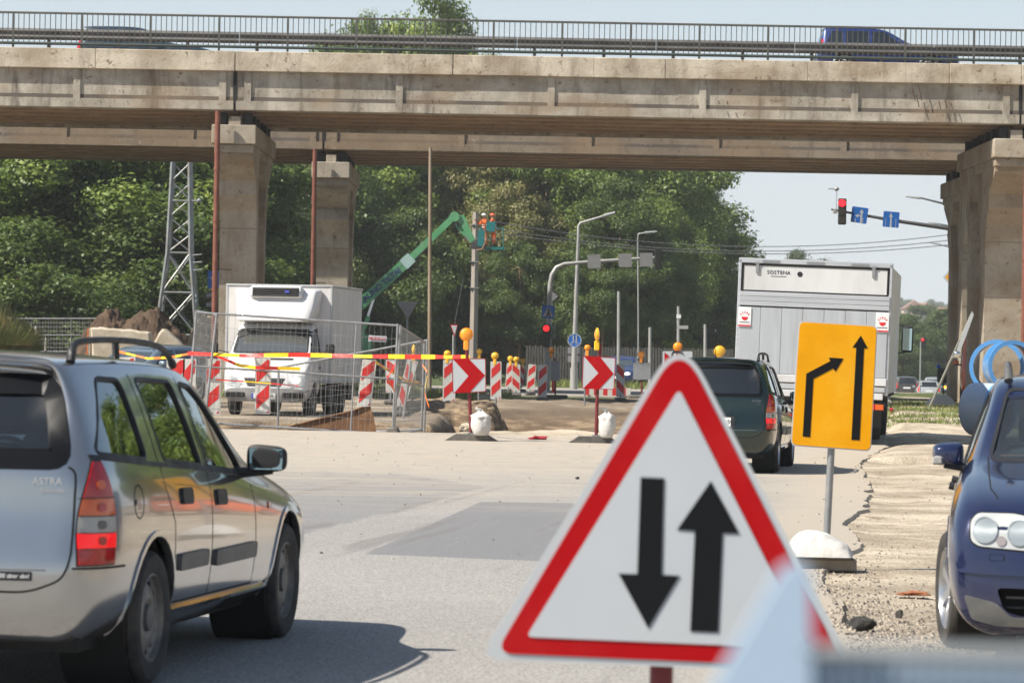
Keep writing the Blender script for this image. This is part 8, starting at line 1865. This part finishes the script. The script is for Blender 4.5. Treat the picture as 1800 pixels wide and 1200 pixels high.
for k, (px, d, kd, pm, lab) in enumerate(((1590, 300, 'hatch', blue2, 'small blue car in the far queue left of the far white van'), (1612, 330, 'van', lightg, 'far white van in the queue under the hill'), (1640, 290, 'hatch', lightg, 'pale car in the far queue behind the silver hatchback'), (1634, 370, 'van', lightg, 'farthest white van in the queue'), (1600, 360, 'hatch', redp, 'tiny red car far down the queue'), (1664, 265, 'hatch', darkteal, 'dark car in the far queue at the shaded pier'))):
    simple_car(lab, kd, pm, ((at_px(px, d), d), R(88 if k % 2 else 265), gzr(25, d)), group='cars in the far queue')
simple_car('orange van parked between the two piers behind the blue pipes', 'van', orange, ((at_px(1725, 110)+.3, 110), R(262), .15), lit=False, name='parked_van')
simple_car('orange car outside the right edge, mirrored in the silver doors', 'hatch', orange, ((11.0, 43), R(100), 0))

# ================================================================== blurred metal barrier right in front of the lens
mat('barrier_paint', (.36, .47, .60), .4, coat=.2); mat('barrier_grey', (.24, .26, .27), .5)
d = 1.75; T = thing('metal_barrier', 'out of focus pale blue metal barrier frame closest to the camera', 'barrier', (W(1450, 1150, d).x, d, 0)); A = At(T)
A.b(MB().prism(wp([(1180, 1330), (1372, 1000), (1400, 985), (1422, 1000), (1425, 1330)], d), 'xz', d-.01, d+.01), 'brace', M['barrier_paint'])
z = WZ(1600, 1143, d)
A.b(MB().bbox(((W(1400, 1143, d).x+W(2100, 1143, d).x)/2, d, WZ(1600, 1146, d)), (W(2100, 1143, d).x-W(1400, 1143, d).x, .02, .0075), .003), 'top_rail', M['barrier_grey'])
x = W(1425, 1150, d).x
while x < W(2100, 1150, d).x:
    A.b(MB().box((x, d+.004, WZ(1600, 1260, d)), (.0042, .006, .062)), 'slat', M['barrier_paint']); x += .0072
A.b(MB().box(((W(1400, 1143, d).x+W(2100, 1143, d).x)/2, d+.02, WZ(1600, 1265, d)), (W(2100, 1143, d).x-W(1400, 1143, d).x, .004, .066)), 'backing_panel', M['barrier_pale'] if 'barrier_pale' in M else mat('barrier_pale', (.50, .62, .74), .5))
for xx in (W(1440, 1200, d).x, W(2090, 1200, d).x): A.b(MB().box((xx, d+.03, WZ(1600, 1300, d)/2), (.02, .02, WZ(1600, 1300, d))), 'leg', M['barrier_grey'])

# ================================================================== thin summer haze
hz = MB().box((150, 860, 38), (1300, 1800, 88)).build('haze', None, None, angle=0); tag(hz, 'thin pale summer haze over the whole street and the hill', 'haze', kind='stuff')
hm = bpy.data.materials.new('haze_air'); hm.use_nodes = True; hn = hm.node_tree.nodes; hn.clear(); ho = hn.new('ShaderNodeOutputMaterial'); pv = hn.new('ShaderNodeVolumePrincipled')
pv.inputs['Color'].default_value = (.95, .98, 1, 1); pv.inputs['Density'].default_value = .00028; pv.inputs['Anisotropy'].default_value = 0.0; hm.node_tree.links.new(pv.outputs[0], ho.inputs['Volume']); hz.data.materials.append(hm)
